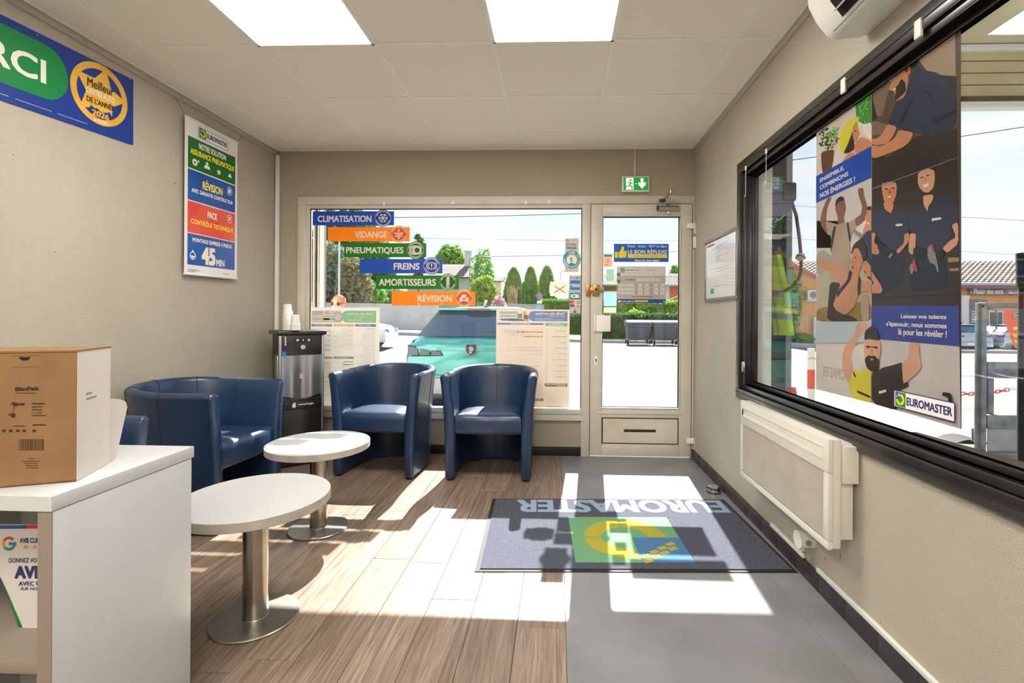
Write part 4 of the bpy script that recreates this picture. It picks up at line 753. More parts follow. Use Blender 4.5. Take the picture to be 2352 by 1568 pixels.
pr(t, 'heading_panel', 'faded_blue', lambda m: pill(m, f, c7(528, 88), c7(1088, 237))); mtext(t, 'poster_paper', f, [('Tarifs des services', c7(628, 142), c7(1055, 105), .03)]); mtext(t, 'faded_yellow', f, [('Véhicules légers', c7(818, 178), c7(1057, 155), .03)]); pr(t, 'small_print', 'poster_paper', lambda m: (lambda p, q: smalltext(m, f, p[0], p[1], q[0], q[1], 2, .35, 2))(f.px(*c7(620, 222)), f.px(*c7(1058, 188))))
for its, a, b, cn in (([('ENTRETIEN COURANT', (262, 283), (552, 263))], (72, 257), (743, 289), 'faded_blue'), ([('FORFAITS', (865, 278), (985, 262)), ('PNEUMATIQUES', (815, 303), (1035, 284))], (764, 258), (1088, 308), 'faded_teal'), ([('TAUX HORAIRES MAIN', (778, 1150), (1070, 1133)), ('D\'ŒUVRE', (940, 1175), (1060, 1158))], (758, 1126), (1085, 1180), 'faded_brown'), ([('ECOPARTICIPATION', (470, 1372), (700, 1352))], (420, 1345), (740, 1384), 'faded_brown')):
    pr(t, 'heading_bar', cn, lambda m: pill(m, f, c7(*a), c7(*b))); mtext(t, 'poster_paper', f, [(s, c7(*x), c7(*y), .02) for s, x, y in its])
cols(t, f, c7, [(770, 315, 1080, 1100, 52, 'faded_pale', 21), (80, 350, 735, 840, 32, 'faded_pale', 22), (80, 890, 735, 1330, 28, 'faded_pale', 23), (150, 355, 380, 450, 6, 'faded_ink', 24), (400, 370, 460, 450, 6, 'faded_ink', 25), (760, 360, 798, 1100, 46, 'faded_ink', 26), (850, 320, 1080, 1060, 9, 'faded_teal', 27), (90, 318, 735, 336, 1, 'faded_orange', 28), (240, 352, 735, 480, 2, 'faded_orange', 29), (150, 602, 735, 620, 1, 'faded_orange', 30), (130, 638, 720, 668, 2, 'faded_ink', 31), (190, 698, 735, 724, 2, 'faded_orange', 32), (770, 1200, 1080, 1400, 10, 'faded_pale', 33), (450, 870, 690, 884, 1, 'faded_blue', 34)])
pr(t, 'foot_band', 'yellow', lambda m: rb(m, f, c7(600, 1462), c7(740, 1472))); pr(t, 'foot_band', 'faded_blue', lambda m: rb(m, f, c7(780, 1462), c7(1000, 1472)))
# ------------------------------------------------------------------ signs on the door
t, f = decal('door_sign', 'blue and yellow sign LE BON RÉFLEXE with a raised thumb on the door glass', YS, 1410, 560, 1535.6, 601.3, mat('sign_blue', '#0e63bd', rough=.35, trans=.12), 'sign', th=.002)
c5 = lambda u, v: (1340 + u / 6.532, 480 + v / 6.533)
pr(t, 'thumb', 'ink_yellow', lambda m: (f.poly(m, [f.px(*c5(*p)) for p in ((527, 655), (560, 620), (580, 560), (600, 557), (613, 580), (600, 628), (640, 625), (650, 650), (640, 730), (530, 730))], 1), rb(m, f, c5(472, 640), c5(517, 731))))
pr(t, 'finger_lines', 'ink_amber', lambda m: [f.stroke(m, [f.px(*c5(585, y)), f.px(*c5(642, y + 2))], .0022, 2) for y in (652, 680, 705)]); pr(t, 'yellow_bar', 'ink_yellow', lambda m: rb(m, f, c5(665, 675), c5(1255, 733)))
lettering(t, 'ink_white', f, [tb(f, 'Devis · Achat · RDV en ligne', c5(665, 585), c5(1252, 540), .01), tb(f, 'LE BON RÉFLEXE', c5(665, 668), c5(1255, 600), .02), tb(f, 'Merci de votre visite !', c5(772, 785), c5(1145, 755), .03)], k=1); lettering(t, 'ink_grey', f, [tb(f, 'www.euromaster.fr', c5(745, 718), c5(1182, 688), .0)], k=2)
t, f = decal('hours_board', 'grey opening-hours board with blank boxes on the door glass', YS, 1417, 612, 1528.3, 695.5, mat('board_grey', '#b9b0aa', rough=.45, trans=.15), 'sign', th=.0025)
pr(t, 'top_field', 'ink_pale', lambda m: rb(m, f, c5(503, 865), c5(1228, 1003)))
for cn, a, b in (('sky_blue', 955, 1002), ('ink_amber', 1004, 1057), ('ink_green', 1059, 1108)): pr(t, 'side_tab', cn, lambda m: rb(m, f, c5(503, a), c5(553, b), 2))
euro_logo(t, (lambda p, q: f.sub(p[0], p[1], q[0], q[1], 2))(f.px(*c5(553, 950)), f.px(*c5(838, 885))))
mat('box_white', '#d9d6cf', rough=.5, trans=.2)
def boxes(m):
    for i in range(5): rb(m, f, c5(793 + i * 72, 1038), c5(857 + i * 72, 1087))
    for r in range(3):
        y = 1118 + r * 57.5
        for x0, x1 in ((522, 765), (817, 888), (917, 989), (1052, 1123), (1150, 1219)): rb(m, f, c5(x0, y), c5(x1, y + 47))
pr(t, 'blank_boxes', 'box_white', boxes)
L = [tb(f, 'Notre téléphone', c5(635, 1072), c5(770, 1050)), tb(f, 'Merci de votre visite et à bientôt !', c5(740, 1320), c5(1040, 1302))]
for r in range(3):
    y = 1150 + r * 57.5; L += [tb(f, 'de', c5(785, y), c5(803, y - 16)), tb(f, 'à', c5(899, y), c5(909, y - 16)), tb(f, 'et de', c5(1000, y), c5(1042, y - 16)), tb(f, 'à', c5(1132, y), c5(1142, y - 16))]
lettering(t, 'ink_black', f, L, k=2); pr(t, 'small_print', 'ink_blue', lambda m: (lambda p, q: smalltext(m, f, p[0], p[1], q[0], q[1], 1, .5, 2))(f.px(*c5(952, 922)), f.px(*c5(1182, 910))))
pr(t, 'foot_band', 'navy', lambda m: rb(m, f, c5(503, 1350), c5(1233, 1408))); pr(t, 'thumb', 'ink_yellow', lambda m: rb(m, f, c5(525, 1370), c5(562, 1392), 2)); pr(t, 'yellow_bar', 'ink_yellow', lambda m: rb(m, f, c5(772, 1368), c5(968, 1393), 2)); lettering(t, 'ink_white', f, [tb(f, 'LE BON RÉFLEXE', c5(568, 1392), c5(765, 1370), .03)], k=3); lettering(t, 'teal', f, [tb(f, 'Devis · Achat · RDV en ligne', c5(990, 1390), c5(1205, 1370), .01)], k=3); lettering(t, 'navy', f, [tb(f, 'www.euromaster.fr', c5(790, 1388), c5(950, 1374), .0)], k=3)
pr(t, 'fixing_hole', 'ink_white', lambda m: [f.disc(m, *f.px(*c5(*p)), .018, 4, 14) for p in ((523, 884), (1208, 880), (527, 1388), (1212, 1387))])
t, f = decal('small_sticker', 'small orange and white square sticker at the upper left of the door glass', YS, 1386.8, 584.5, 1406.5, 612.3, mat('sticker_peach', '#e3bfa6', rough=.5, trans=.4))
pr(t, 'top_band', 'teal', lambda m: f.rect(m, 0, .83, 1, 1)); pr(t, 'mark', 'ink_black', lambda m: (f.stroke(m, [(.38, .66), (.5, .48), (.62, .66)], .003, 1))); lettering(t, 'ink_black', f, [('vanjov', .12, .36, .85, .46, .0)]); pr(t, 'foot_text', 'red', lambda m: smalltext(m, f, .1, .08, .92, .2, 1, .6, 1))
decal('small_sticker', 'plain pale green square sticker on the door glass below the orange one', YS, 1392.6, 618, 1410, 644.2, mat('sticker_green', '#a9c6b5', rough=.5, trans=.5)); 
t, f = decal('small_sticker', 'faint pale blue card sticker behind the bolt of the door', YS, 1386.5, 670, 1416, 703, mat('sticker_bluepale', '#b5d4e2', rough=.5, trans=.55)); pr(t, 'card_emblem', 'rose', lambda m: f.disc(m, .48, .72, .05, 1)); decal('small_sticker', 'blank cream sticker on the door glass just above the pull plate', YS, 1386.5, 705.5, 1415.5, 718, mat('sticker_cream', '#f0dfc8', rough=.5, trans=.5))
# ------------------------------------------------------------------ exit sign
t = thing('exit_sign', 'lit green and white emergency exit sign above the door', 'exit sign', tuple(onY(1460, 440, D - .03)))
a = onY(*c3(1286, 237), D - .03); b = onY(*c3(1536, 95), D - .03); obj('housing', MB().box(a.x, b.x, D - .035, D - .0005, a.z, b.z, bev=.008, seg=3), 'white_plastic', t)
mat('exit_green', '#1f9a3e', rough=.3, emit=.25); mat('exit_white', '#f4f4ee', rough=.3, emit=.35); mat('exit_led', (.2, 1, .3), emit=6)
(x0, y0), (x1, y1) = c3(1302, 107), c3(1525, 222); f = frY(D - .0355, x0, y0, x1, y1, 1); f.px = lambda u, v: f.inv(onY(u, v, D - .0355))
pr(t, 'green_panel', 'exit_green', lambda m: f.rect(m, 0, 0, 1, 1)); P3 = lambda L: [f.px(*c3(*p)) for p in L]
pr(t, 'doorway', 'exit_white', lambda m: f.poly(m, P3([(1324, 112), (1392, 112), (1392, 217), (1324, 217)]), 1)); pr(t, 'arrow', 'exit_white', lambda m: f.poly(m, P3([(1456, 115), (1481, 115), (1481, 158), (1502, 148), (1502, 172), (1469, 208), (1435, 172), (1435, 148), (1456, 158)]), 1))
pr(t, 'running_figure', 'exit_green', lambda m: (f.disc(m, *f.px(*c3(1366, 130)), .075, 2, 14), f.stroke(m, P3([(1357, 148), (1372, 155), (1350, 185), (1315, 192)]), .007, 2), f.stroke(m, P3([(1362, 150), (1357, 178), (1382, 195), (1376, 214)]), .009, 2), f.stroke(m, P3([(1333, 162), (1343, 148), (1362, 148), (1376, 160), (1392, 156)]), .005, 2)))
pr(t, 'indicator_light', 'exit_led', lambda m: f.disc(m, *f.px(*c3(1414, 164)), .03, 2, 10))
# ------------------------------------------------------------------ evacuation plan on the right wall
t = thing('evacuation_plan', 'framed white evacuation plan on the wall between door and side window', 'framed plan', (1.085, 3.29, 1.25))
m = MB(); fr4(m, 1.078, RX - .001, 2.97, 3.615, 1.252, 1.69, 2.99, 3.595, 1.272, 1.67, bev=.003); obj('frame', m, 'brushed', t); obj('sheet', MB().box(1.086, 1.092, 2.985, 3.6, 1.268, 1.675), mat('plan_sheet', '#e9e9ea', rough=.12, coat=1), t)
f = Fr((1.0855, 3.595, 1.272), (1.0855, 2.99, 1.272), (1.0855, 3.595, 1.67), (-1, 0, 0))
pr(t, 'plan_lines', 'mid_grey', lambda m: [f.stroke(m, L, .0015, 1) for L in ([(.2, .85), (.2, .5), (.75, .5), (.75, .9), (.2, .85)], [(.2, .45), (.2, .2), (.75, .2), (.75, .46), (.2, .45)], [(.4, .5), (.4, .7), (.75, .7)], [(.35, .2), (.35, .35)])] + [smalltext(m, f, .83, .15, .95, .9, 14, .3, 1)]); pr(t, 'red_heading', 'red', lambda m: f.rect(m, .03, .93, .3, .96, 1)); pr(t, 'green_note', 'print_mint', lambda m: f.rect(m, .18, .08, .3, .17, 1))
# ------------------------------------------------------------------ banner and hanging poster on the left wall
XB = LX + .006
t = thing('wall_banner', 'blue wall banner with a green MERCI oval and gold award medal', 'banner', (XB, 2.2, 2.05))
V = frX(XB, (0, 229), (306, 333), (0, 32), (1, 0, 0), 1); mat('banner_blue', '#17398f', rough=.3); mat('banner_green', '#0e8443', rough=.3); mat('gold', '#e2a52a', rough=.3, c2='#f2c65a', vs=9); mat('gold_dark', '#c98a17', rough=.4)
e = V.u * -1.9; m = MB(); q = [V.o + e, V.o + V.u, V.o + V.u + V.v, V.o + V.v + e]; A_ = m.ring(q); B_ = m.ring([p - V.n * .004 for p in q]); m.bridge(A_, B_); m.cap(A_); m.cap(B_); obj('panel', m, 'banner_blue', t)
bi = lambda u, v: V.inv(onX(u, v, XB))
pa = bi(152, 195); zb, zt_ = bi(110, 234)[1], bi(40, 73)[1]
cyb = (zb + zt_) / 2; rb_ = (zt_ - zb) / 2
pr(t, 'green_oval', 'banner_green', lambda m: V.poly(m, [(pa[0] - rb_ * .9 / V.asp + rb_ * .9 / V.asp * cos(a), cyb + rb_ * sin(a)) for a in [-pi / 2 + pi * i / 20 for i in range(21)]] + [(-1.35 + rb_ * .9 / V.asp * cos(a), cyb + rb_ * sin(a)) for a in [pi / 2 + pi * i / 20 for i in range(21)]], 1))
i0, i1 = bi(102, 197), bi(20, 135); ws = (i0[0] - i1[0]) / .315; lettering(t, 'ink_white', V, [('MERCI', i0[0] - ws, i0[1], i0[0], bi(102, 143)[1], .022)], k=2)
cm = bi(227, 226); rm = abs(bi(227, 156)[1] - cm[1]); 
pr(t, 'medal_ring', 'gold', lambda m: V.arc(m, *cm, rm * .8, rm, 0, 360, 1, 60)); pr(t, 'medal_star', 'gold', lambda m: V.poly(m, [(cm[0] + (rm * .95 if i % 2 == 0 else rm * .5) * sin(i * pi / 5 + .2) / V.asp, cm[1] + (rm * .95 if i % 2 == 0 else rm * .5) * cos(i * pi / 5 + .2)) for i in range(10)], 2)); pr(t, 'medal_foot', 'banner_blue', lambda m: V.arc(m, *cm, rm * .56, rm * .8, 235, 305, 3))
lettering(t, 'ink_black', V, [('Meilleur', cm[0] - rm * .46 / V.asp, cm[1] + rm * .12, cm[0] + rm * .46 / V.asp, cm[1] + rm * .4, .02), ('DE L\'ANNÉE', cm[0] - rm * .48 / V.asp, cm[1] - rm * .38, cm[0] + rm * .48 / V.asp, cm[1] - rm * .16, .03)], k=4); lettering(t, 'ink_white', V, [('CENTRE AUTO', cm[0] - rm * .5 / V.asp, cm[1] - rm * .1, cm[0] + rm * .5 / V.asp, cm[1] + rm * .07, .03)], k=4); lettering(t, 'gold', V, [('2026', cm[0] - rm * .3 / V.asp, cm[1] - rm * .76, cm[0] + rm * .3 / V.asp, cm[1] - rm * .57, .04)], k=5); lettering(t, 'ink_white', V, [('by INMA', cm[0] - rm * .25 / V.asp, cm[1] - rm * .95, cm[0] + rm * .25 / V.asp, cm[1] - rm * .84, .03)], k=5)
pr(t, 'small_print', 'ink_pale', lambda m: smalltext(m, V, -1.5, .03, .72, .13, 3, .4, 1)); pr(t, 'eyelet', 'brushed', lambda m: [V.disc(m, *bi(u, v), .012, 2, 10) for u, v in ((292, 191), (196, 137), (76, 79))])
# hanging poster
XH = LX + .03; V = frX(XH, (423, 628), (544, 640), (425, 265), (1, 0, 0), 1); t = thing('hanging_poster', 'tall striped promotional poster hanging from wires on the left wall', 'poster', (XH, 3.2, 1.39))
hb = lambda u, v: V.inv(onX(415 + u / 3.972, 255 + v / 3.97, XH)); m = MB(); V.base(m, .0015); obj('paper', m, mat('poster_white', '#e9e6e2', rough=.35), t)
for z, nm in ((1, 'top_rail'), (0, 'bottom_rail')): a = V.pt(0, z); b = V.pt(1, z); obj(nm, MB().cyl(a, b, .007, n=10), 'poster_white', t)
for a, b in (((1024, 0), 0), ((1352, 0), 1)):
    p = V.pt(b, 1); obj('hanging_wire', MB().tube([p, (LX + .004, p.y + (-.06 if b == 0 else .09), H - .03)], .0012, 5), 'alu_line', t)
mat('band_green', '#0d6a24', rough=.25, coat=.4); mat('band_blue', '#0f5fb8', rough=.25, c2='#0c4a9a', vs=6, coat=.4); mat('band_red', '#d93240', rough=.25, c2='#ef6a36', vs=4, coat=.4)
for cn, L in (('band_green', ((62, 218), (495, 428), (495, 680), (62, 508))), ('band_blue', ((62, 520), (495, 690), (497, 938), (62, 802))), ('band_red', ((62, 812), (497, 948), (498, 1197), (62, 1105))), ('band_blue', ((62, 1112), (498, 1205), (499, 1460), (62, 1395)))):
    q = [hb(*p) for p in L]; y1 = (q[0][1] + q[1][1]) / 2; y0 = (q[2][1] + q[3][1]) / 2; pr(t, 'colour_band', cn, lambda m: V.rect(m, .05, y0, .95, y1, 1))
def htx(s, ll, ur, bo=.03): a, b = hb(*ll), hb(*ur); return (s, a[0], a[1], b[0], b[1], bo)
a, b = hb(148, 235), hb(420, 275); euro_logo(t, V.sub(a[0], a[1], b[0], b[1], 1))
lettering(t, 'ink_white', V, [htx('NOTRE SOLUTION', (155, 340), (403, 406)), htx('AVEC GARANTIE CONSTRUCTEUR', (92, 733), (468, 828)), htx('PACK', (240, 978), (330, 942)), htx('MONTAGE EXPRESS 4 PNEUS', (103, 1188), (460, 1228)), htx('MIN', (322, 1417), (397, 1367))], k=2)
lettering(t, 'yellow', V, [htx('ASSURANCE PNEUMATIQUE', (78, 388), (480, 512)), htx('RÉVISION', (192, 712), (374, 690)), htx('CONTRÔLE TECHNIQUE', (88, 1028), (474, 1070), .03), ], k=2); lettering(t, 'cream', V, [htx('45', (188, 1400), (314, 1258), .06)], k=2)
def hic(m):
    c = hb(120, 465); V.arc(m, *c, .008, .022, 0, 360, 2); V.disc(m, c[0] + .06, c[1] + .015, .008, 2, 10)
    c = hb(232, 500); V.disc(m, c[0], c[1] + .014, .012, 2, 12); V.poly(m, [(c[0] - .06, c[1] - .02), (c[0] + .06, c[1] - .02), (c[0] + .04, c[1] + .002), (c[0] - .04, c[1] + .002)], 2)
    c = hb(340, 560); star(m, V, c[0], c[1], .024, 2); c = hb(440, 595); ic_car(m, V, c, .018)
    c = hb(437, 735); V.arc(m, *c, .026, .03, 200, 500, 2); V.disc(m, *c, .017, 2, 16); c = hb(440, 990); V.arc(m, *c, .026, .03, 20, 160, 2); V.arc(m, *c, .026, .03, 200, 340, 2); V.rect(m, c[0] - .035, c[1] - .014, c[0] + .035, c[1] + .014, 2)
    c = hb(108, 1318); V.arc(m, *c, .02, .026, 0, 360, 2); V.poly(m, [c, (c[0] + .045, c[1]), (c[0], c[1] - .018), (c[0] - .045, c[1])], 2); V.rect(m, c[0] - .015, c[1] + .026, c[0] + .015, c[1] + .034, 2)
pr(t, 'icons', 'ink_white', hic)['kind'] = 'stuff'; lettering(t, 'red', V, [htx('CT', (427, 1005), (455, 985), .04)], k=4); lettering(t, 'ink_blue2', V, [htx('TOUJOURS LÀ', (62, 1458), (165, 1445), .01)], k=2); pr(t, 'small_print', 'ink_grey', lambda m: (smalltext(m, V, .05, .012, .28, .022, 1, .5, 1), smalltext(m, V, .7, .02, .95, .03, 1, .5, 1)))
# ------------------------------------------------------------------ two tall posters on the side window
XP = GX - .003
A2 = lambda u, v: (1580 + u / 2.6127, v / 2.6127); B2 = lambda u, v: (1860 + u / 3.4075, 100 + v / 3.4075); C2 = lambda u, v: (1850 + u / 4.9, 440 + v / 4.9); D2 = lambda u, v: (1860 + u / 2.904, 540 + v / 2.904)
def mat2(n, c, tr=.42): return mat('sheet_' + n, c, rough=.28, trans=tr, coat=.3, **(dict(var=.16, vs=9) if n in ('tee', 'tank', 'scrub', 'brown', 'navy', 'navy2', 'dark', 'sand', 'cream', 'pale', 'skin', 'skinlit', 'skin3', 'yellow2', 'black', 'brown2', 'beige') else {}))
for n_, c_ in dict(pale='#d6cabe', sky='#c9c4bf', hill='#a7a294', sand='#b5ad98', scrub='#94793f', cream='#d8d2cd', bluepale='#b5c4cc', brown='#5d4c3d', brown2='#84705a', dark='#3a322d', beige='#b09a84', blue='#1f4fb0', blue2='#35489c', skin='#cf8f69', skin2='#8a5b4b', skin3='#d8a98c', skinlit='#dba37e', navy='#2f3950', navy2='#333648', navyd='#222636', cap='#2b2c36', beard='#332620', hair='#3c2a22', white='#e6e0da', yellow='#d6d038', yellow2='#e0d544', green='#3e9440', greend='#2b5b2d', greenl='#7dbb5a', pot='#6d4c3a', tee='#b39c87', tank='#c79270', dark2='#2a2624', black='#3a322f', red='#b5463f', grey='#8d8985', glove='#1f1d1f', ghost='#b9afa6', gold='#a28a4a', fold='#8f8a90').items(): mat2(n_, c_)
def tall(label, bl, br, tl, base):
    V = frX(XP, bl, br, tl, (-1, 0, 0), 1); t = thing('window_poster', label, 'poster', tuple(V.pt(.5, 0)), 0, 'tall posters on the side window'); m = MB(); V.base(m, .0008); obj('sheet', m, 'sheet_' + base, t); V.px = lambda p: V.inv(onX(*p, XP)); return t, V
def art(t, V, name, mn, cc, polys, k, clip=True):
    def fn(m):
        for L in (polys if len(polys) == 1 else []):
            q = [V.px(cc(*p)) for p in L]
            if not any(w in name for w in ('backdrop', 'band', 'badge', 'sky', 'dark', 'machine', 'line', 'fold', 'teeth')):
                q = [r_ for i in range(len(q)) for r_ in ((q[i][0] * .84 + q[(i + 1) % len(q)][0] * .16, q[i][1] * .84 + q[(i + 1) % len(q)][1] * .16), (q[i][0] * .16 + q[(i + 1) % len(q)][0] * .84, q[i][1] * .16 + q[(i + 1) % len(q)][1] * .84))]
            if clip: q = [(min(max(a, 0), 1), min(max(b, 0), 1)) for a, b in q]
            V.poly(m, q, k)
    if len(polys) > 1: return [art(t, V, name, mn, cc, [L], k, clip) for L in polys]
    return pr(t, name, 'sheet_' + mn, fn)
def plant(t, V, cc, cx, cy, rx, ry, n, mn, k, seed):
    rg = random.Random(seed)
    def fn(m):
        for i in range(n):
            a = rg.uniform(0, 2 * pi); r = rg.random() ** .5; x, y = cx + rx * r * cos(a), cy + ry * r * sin(a); b = rg.uniform(0, pi); s = rg.uniform(10, 20)
            q = [V.px(cc(x + s * cos(b), y + s * sin(b))), V.px(cc(x + s * .4 * cos(b + 1.57), y + s * .4 * sin(b + 1.57))), V.px(cc(x - s * cos(b), y - s * sin(b))), V.px(cc(x - s * .4 * cos(b + 1.57), y - s * .4 * sin(b + 1.57)))]
            V.poly(m, [(min(max(a_, 0), 1), min(max(b_, 0), 1)) for a_, b_ in q], k + (i % 3) * .2)
    return pr(t, 'print_leaves', 'sheet_' + mn, fn)
t, V = tall('left tall poster on the side window, raised arms under a blue ENSEMBLE band', (1875, 893), (2003, 925), (1875, 278), 'pale')
art(t, V, 'print_foliage', 'green', B2, [[(350, 400), (485, 310), (485, 740), (440, 650), (360, 600)]], 1); art(t, V, 'print_light', 'white', B2, [[(400, 640), (485, 620), (485, 760), (430, 720)]], 2); plant(t, V, B2, 420, 500, 40, 130, 26, 'greenl', 2, 2); plant(t, V, B2, 140, 750, 75, 85, 70, 'greend', 2, 3); plant(t, V, B2, 180, 700, 45, 50, 22, 'greenl', 3, 4)
art(t, V, 'print_pot', 'pot', B2, [[(85, 850), (192, 828), (180, 930), (165, 990), (100, 1018), (88, 940)]], 1); art(t, V, 'print_helmet', 'yellow', B2, [[(245, 860), (232, 790), (230, 740), (250, 680), (290, 620), (340, 585), (378, 573), (384, 600), (350, 640), (332, 690), (330, 760), (290, 830), (262, 866)]], 2)
art(t, V, 'print_hair', 'hair', B2, [[(262, 862), (300, 780), (332, 690), (350, 640), (372, 610), (345, 680), (345, 780), (350, 830), (300, 862)]], 3); art(t, V, 'print_skin', 'skin', B2, [[(335, 650), (368, 630), (382, 680), (390, 716), (374, 735), (370, 772), (345, 775), (333, 720)], [(345, 795), (400, 735), (430, 745), (485, 770), (485, 805), (400, 850), (360, 870), (350, 830)], [(245, 935), (300, 862), (352, 856), (345, 905)]], 4); art(t, V, 'print_features', 'hair', B2, [[(348, 688), (366, 682), (366, 690), (350, 696)], [(360, 745), (376, 742), (374, 750)]], 5)
art(t, V, 'print_sky', 'sky', B2, [[(52, 1240), (485, 1045), (485, 1600), (52, 1600)]], 1); art(t, V, 'print_sky', 'sky', C2, [[(125, 330), (757, 330), (757, 760), (125, 760)]], 1)
art(t, V, 'print_hill', 'hill', C2, [[(125, 700), (200, 650), (300, 740), (500, 760), (757, 720), (757, 960), (125, 960)]], 2); art(t, V, 'print_sand', 'sand', C2, [[(125, 880), (757, 900), (757, 1465), (125, 1465)]], 3); art(t, V, 'print_scrub', 'scrub', C2, [[(125, 1330), (250, 1290), (400, 1350), (560, 1270), (640, 1220), (757, 1290), (757, 1465), (125, 1465)]], 4)
art(t, V, 'blue_band', 'blue', B2, [[(50, 1040), (487, 803), (487, 1050), (50, 1248)]], 6)
def tt(V, s, cc, ll, ur, bo=.03): a, b = V.px(cc(*ll)), V.px(cc(*ur)); return (s, a[0], a[1], b[0], b[1], bo)
lettering(t, 'sheet_white', V, [tt(V, 'ENSEMBLE,', B2, (80, 1094), (270, 955)), tt(V, 'COMBINONS', B2, (80, 1148), (302, 1000)), tt(V, 'NOS ÉNERGIES !', B2, (80, 1213), (355, 1030))], k=8)
art(t, V, 'print_arms', 'skin2', C2, [[(245, 78), (290, 58), (285, 90), (240, 190), (232, 340), (290, 352), (268, 485), (250, 490), (170, 370), (172, 290), (195, 200)], [(590, -30), (650, -40), (655, 40), (690, 150), (694, 260), (680, 310), (580, 402), (553, 310), (630, 260), (640, 170), (600, 50)], [(365, 72), (410, 54), (435, 75), (442, 130), (456, 180), (448, 232), (430, 300), (442, 352), (370, 372), (364, 290), (340, 215), (335, 140)]], 7)
art(t, V, 'print_tee', 'tee', C2, [[(230, 330), (290, 350), (370, 372), (440, 350), (490, 350), (553, 308), (582, 402), (510, 480), (502, 830), (400, 1030), (285, 1010), (300, 840), (290, 500), (250, 480)]], 8); art(t, V, 'print_cap', 'cap', C2, [[(340, 150), (348, 92), (400, 52), (435, 75), (438, 102), (380, 112), (345, 175)]], 8)
art(t, V, 'print_straps', 'navy2', C2, [[(320, 395), (352, 383), (320, 560), (292, 700), (285, 560)], [(463, 350), (490, 346), (514, 540), (500, 580)]], 9)
art(t, V, 'print_shirt', 'navy', C2, [[(640, 520), (700, 450), (757, 430), (757, 1020), (690, 960), (640, 800), (600, 620), (510, 720), (540, 600)]], 9); art(t, V, 'print_skin', 'skin', C2, [[(700, 175), (757, 190), (757, 400), (720, 450), (700, 440), (640, 505), (655, 430), (690, 350), (668, 290), (695, 250)]], 10); art(t, V, 'print_cap', 'navyd', C2, [[(696, 175), (745, 168), (750, 215), (700, 212)]], 11); art(t, V, 'print_teeth', 'white', C2, [[(700, 345), (722, 355), (716, 372), (698, 362)]], 11)
art(t, V, 'print_shorts', 'dark', C2, [[(282, 1020), (400, 1030), (360, 1130), (330, 1250), (320, 1290), (400, 1380), (500, 1390), (620, 1463), (245, 1463), (265, 1200)]], 10); art(t, V, 'print_leg', 'beige', C2, [[(620, 1150), (720, 1150), (722, 1463), (640, 1463)]], 10)
art(t, V, 'print_skin', 'skin', C2, [[(127, 765), (200, 775), (300, 830), (372, 850), (402, 880), (370, 952), (280, 905), (127, 818)], [(640, 850), (655, 800), (690, 775), (740, 840), (757, 880), (757, 1140), (715, 1140), (690, 1080), (757, 1030), (740, 960), (660, 950), (655, 930), (700, 920)], [(535, 690), (560, 640), (612, 640), (650, 740), (657, 790), (625, 850), (605, 935), (590, 1050), (545, 1000), (545, 930), (527, 890), (522, 800)]], 12)
art(t, V, 'print_tank', 'tank', C2, [[(370, 850), (500, 880), (545, 960), (590, 1040), (620, 960), (640, 985), (730, 1020), (700, 1130), (612, 1130), (590, 1200), (560, 1300), (460, 1390), (360, 1345), (318, 1280), (350, 1180), (420, 1020), (365, 965)]], 13); art(t, V, 'print_hair', 'hair', C2, [[(538, 650), (580, 600), (598, 550), (640, 540), (680, 590), (697, 680), (690, 760), (655, 790), (640, 720), (600, 630)]], 14)
art(t, V, 'print_straps', 'navy2', C2, [[(370, 1200), (360, 1130), (480, 1000), (500, 885), (530, 905), (520, 1000), (400, 1150)], [(610, 940), (637, 1000), (630, 1130), (600, 1180), (592, 1080)]], 14); art(t, V, 'print_features', 'beard', C2, [[(532, 845), (545, 842), (547, 865), (534, 868)], [(555, 745), (580, 738), (580, 746), (557, 752)]], 14)
art(t, V, 'print_backdrop', 'bluepale', C2, [[(125, 1463), (757, 1463), (757, 1700), (125, 1700)]], 15); art(t, V, 'print_backdrop', 'cream', D2, [[(47, 740), (425, 740), (425, 1130), (47, 1045)]], 15)
manL = lambda t, V: (art(t, V, 'print_skin', 'skin3', D2, [[(340, 582), (395, 590), (390, 640), (345, 665), (280, 800), (300, 890), (290, 950), (265, 1000), (225, 890), (222, 800), (240, 740), (315, 650), (308, 612)], [(372, 700), (482, 700), (488, 760), (475, 830), (470, 900), (425, 912), (390, 890), (375, 830), (366, 760)], [(385, 880), (470, 880), (470, 910), (425, 940), (390, 905)]], 16), art(t, V, 'print_cap', 'black', D2, [[(370, 702), (375, 640), (420, 605), (460, 625), (482, 700), (420, 690)]], 17), art(t, V, 'print_beard', 'beard', D2, [[(372, 830), (400, 800), (428, 808), (440, 800), (478, 830), (470, 890), (425, 912), (390, 890)], [(386, 745), (412, 742), (412, 752), (386, 756)], [(438, 742), (466, 748), (466, 757), (438, 752)]], 18), art(t, V, 'print_lips', 'skin', D2, [[(410, 822), (440, 822), (436, 836), (414, 836)]], 19), art(t, V, 'print_nose', 'skin', D2, [[(420, 752), (432, 752), (436, 792), (415, 792)]], 19), art(t, V, 'print_glasses', 'beard', D2, [[(380, 738), (420, 742), (470, 742), (470, 746), (420, 747), (380, 743)]], 19))
manL(t, V); art(t, V, 'print_yellow_shirt', 'yellow2', D2, [[(300, 888), (340, 915), (385, 880), (425, 920), (423, 1132), (300, 1095), (262, 1000)]], 17); art(t, V, 'print_piping', 'dark', D2, [[(300, 905), (318, 945), (310, 950), (298, 930)], [(325, 1035), (415, 1075), (412, 1090), (322, 1050)]], 18); lettering(t, 'sheet_ghost', V, [(lambda q: ('EUROMASTER', q[1][0], q[0][1], q[0][0], q[1][1], .02))((V.px(D2(90, 940)), V.px(D2(300, 905))))], k=15.6)
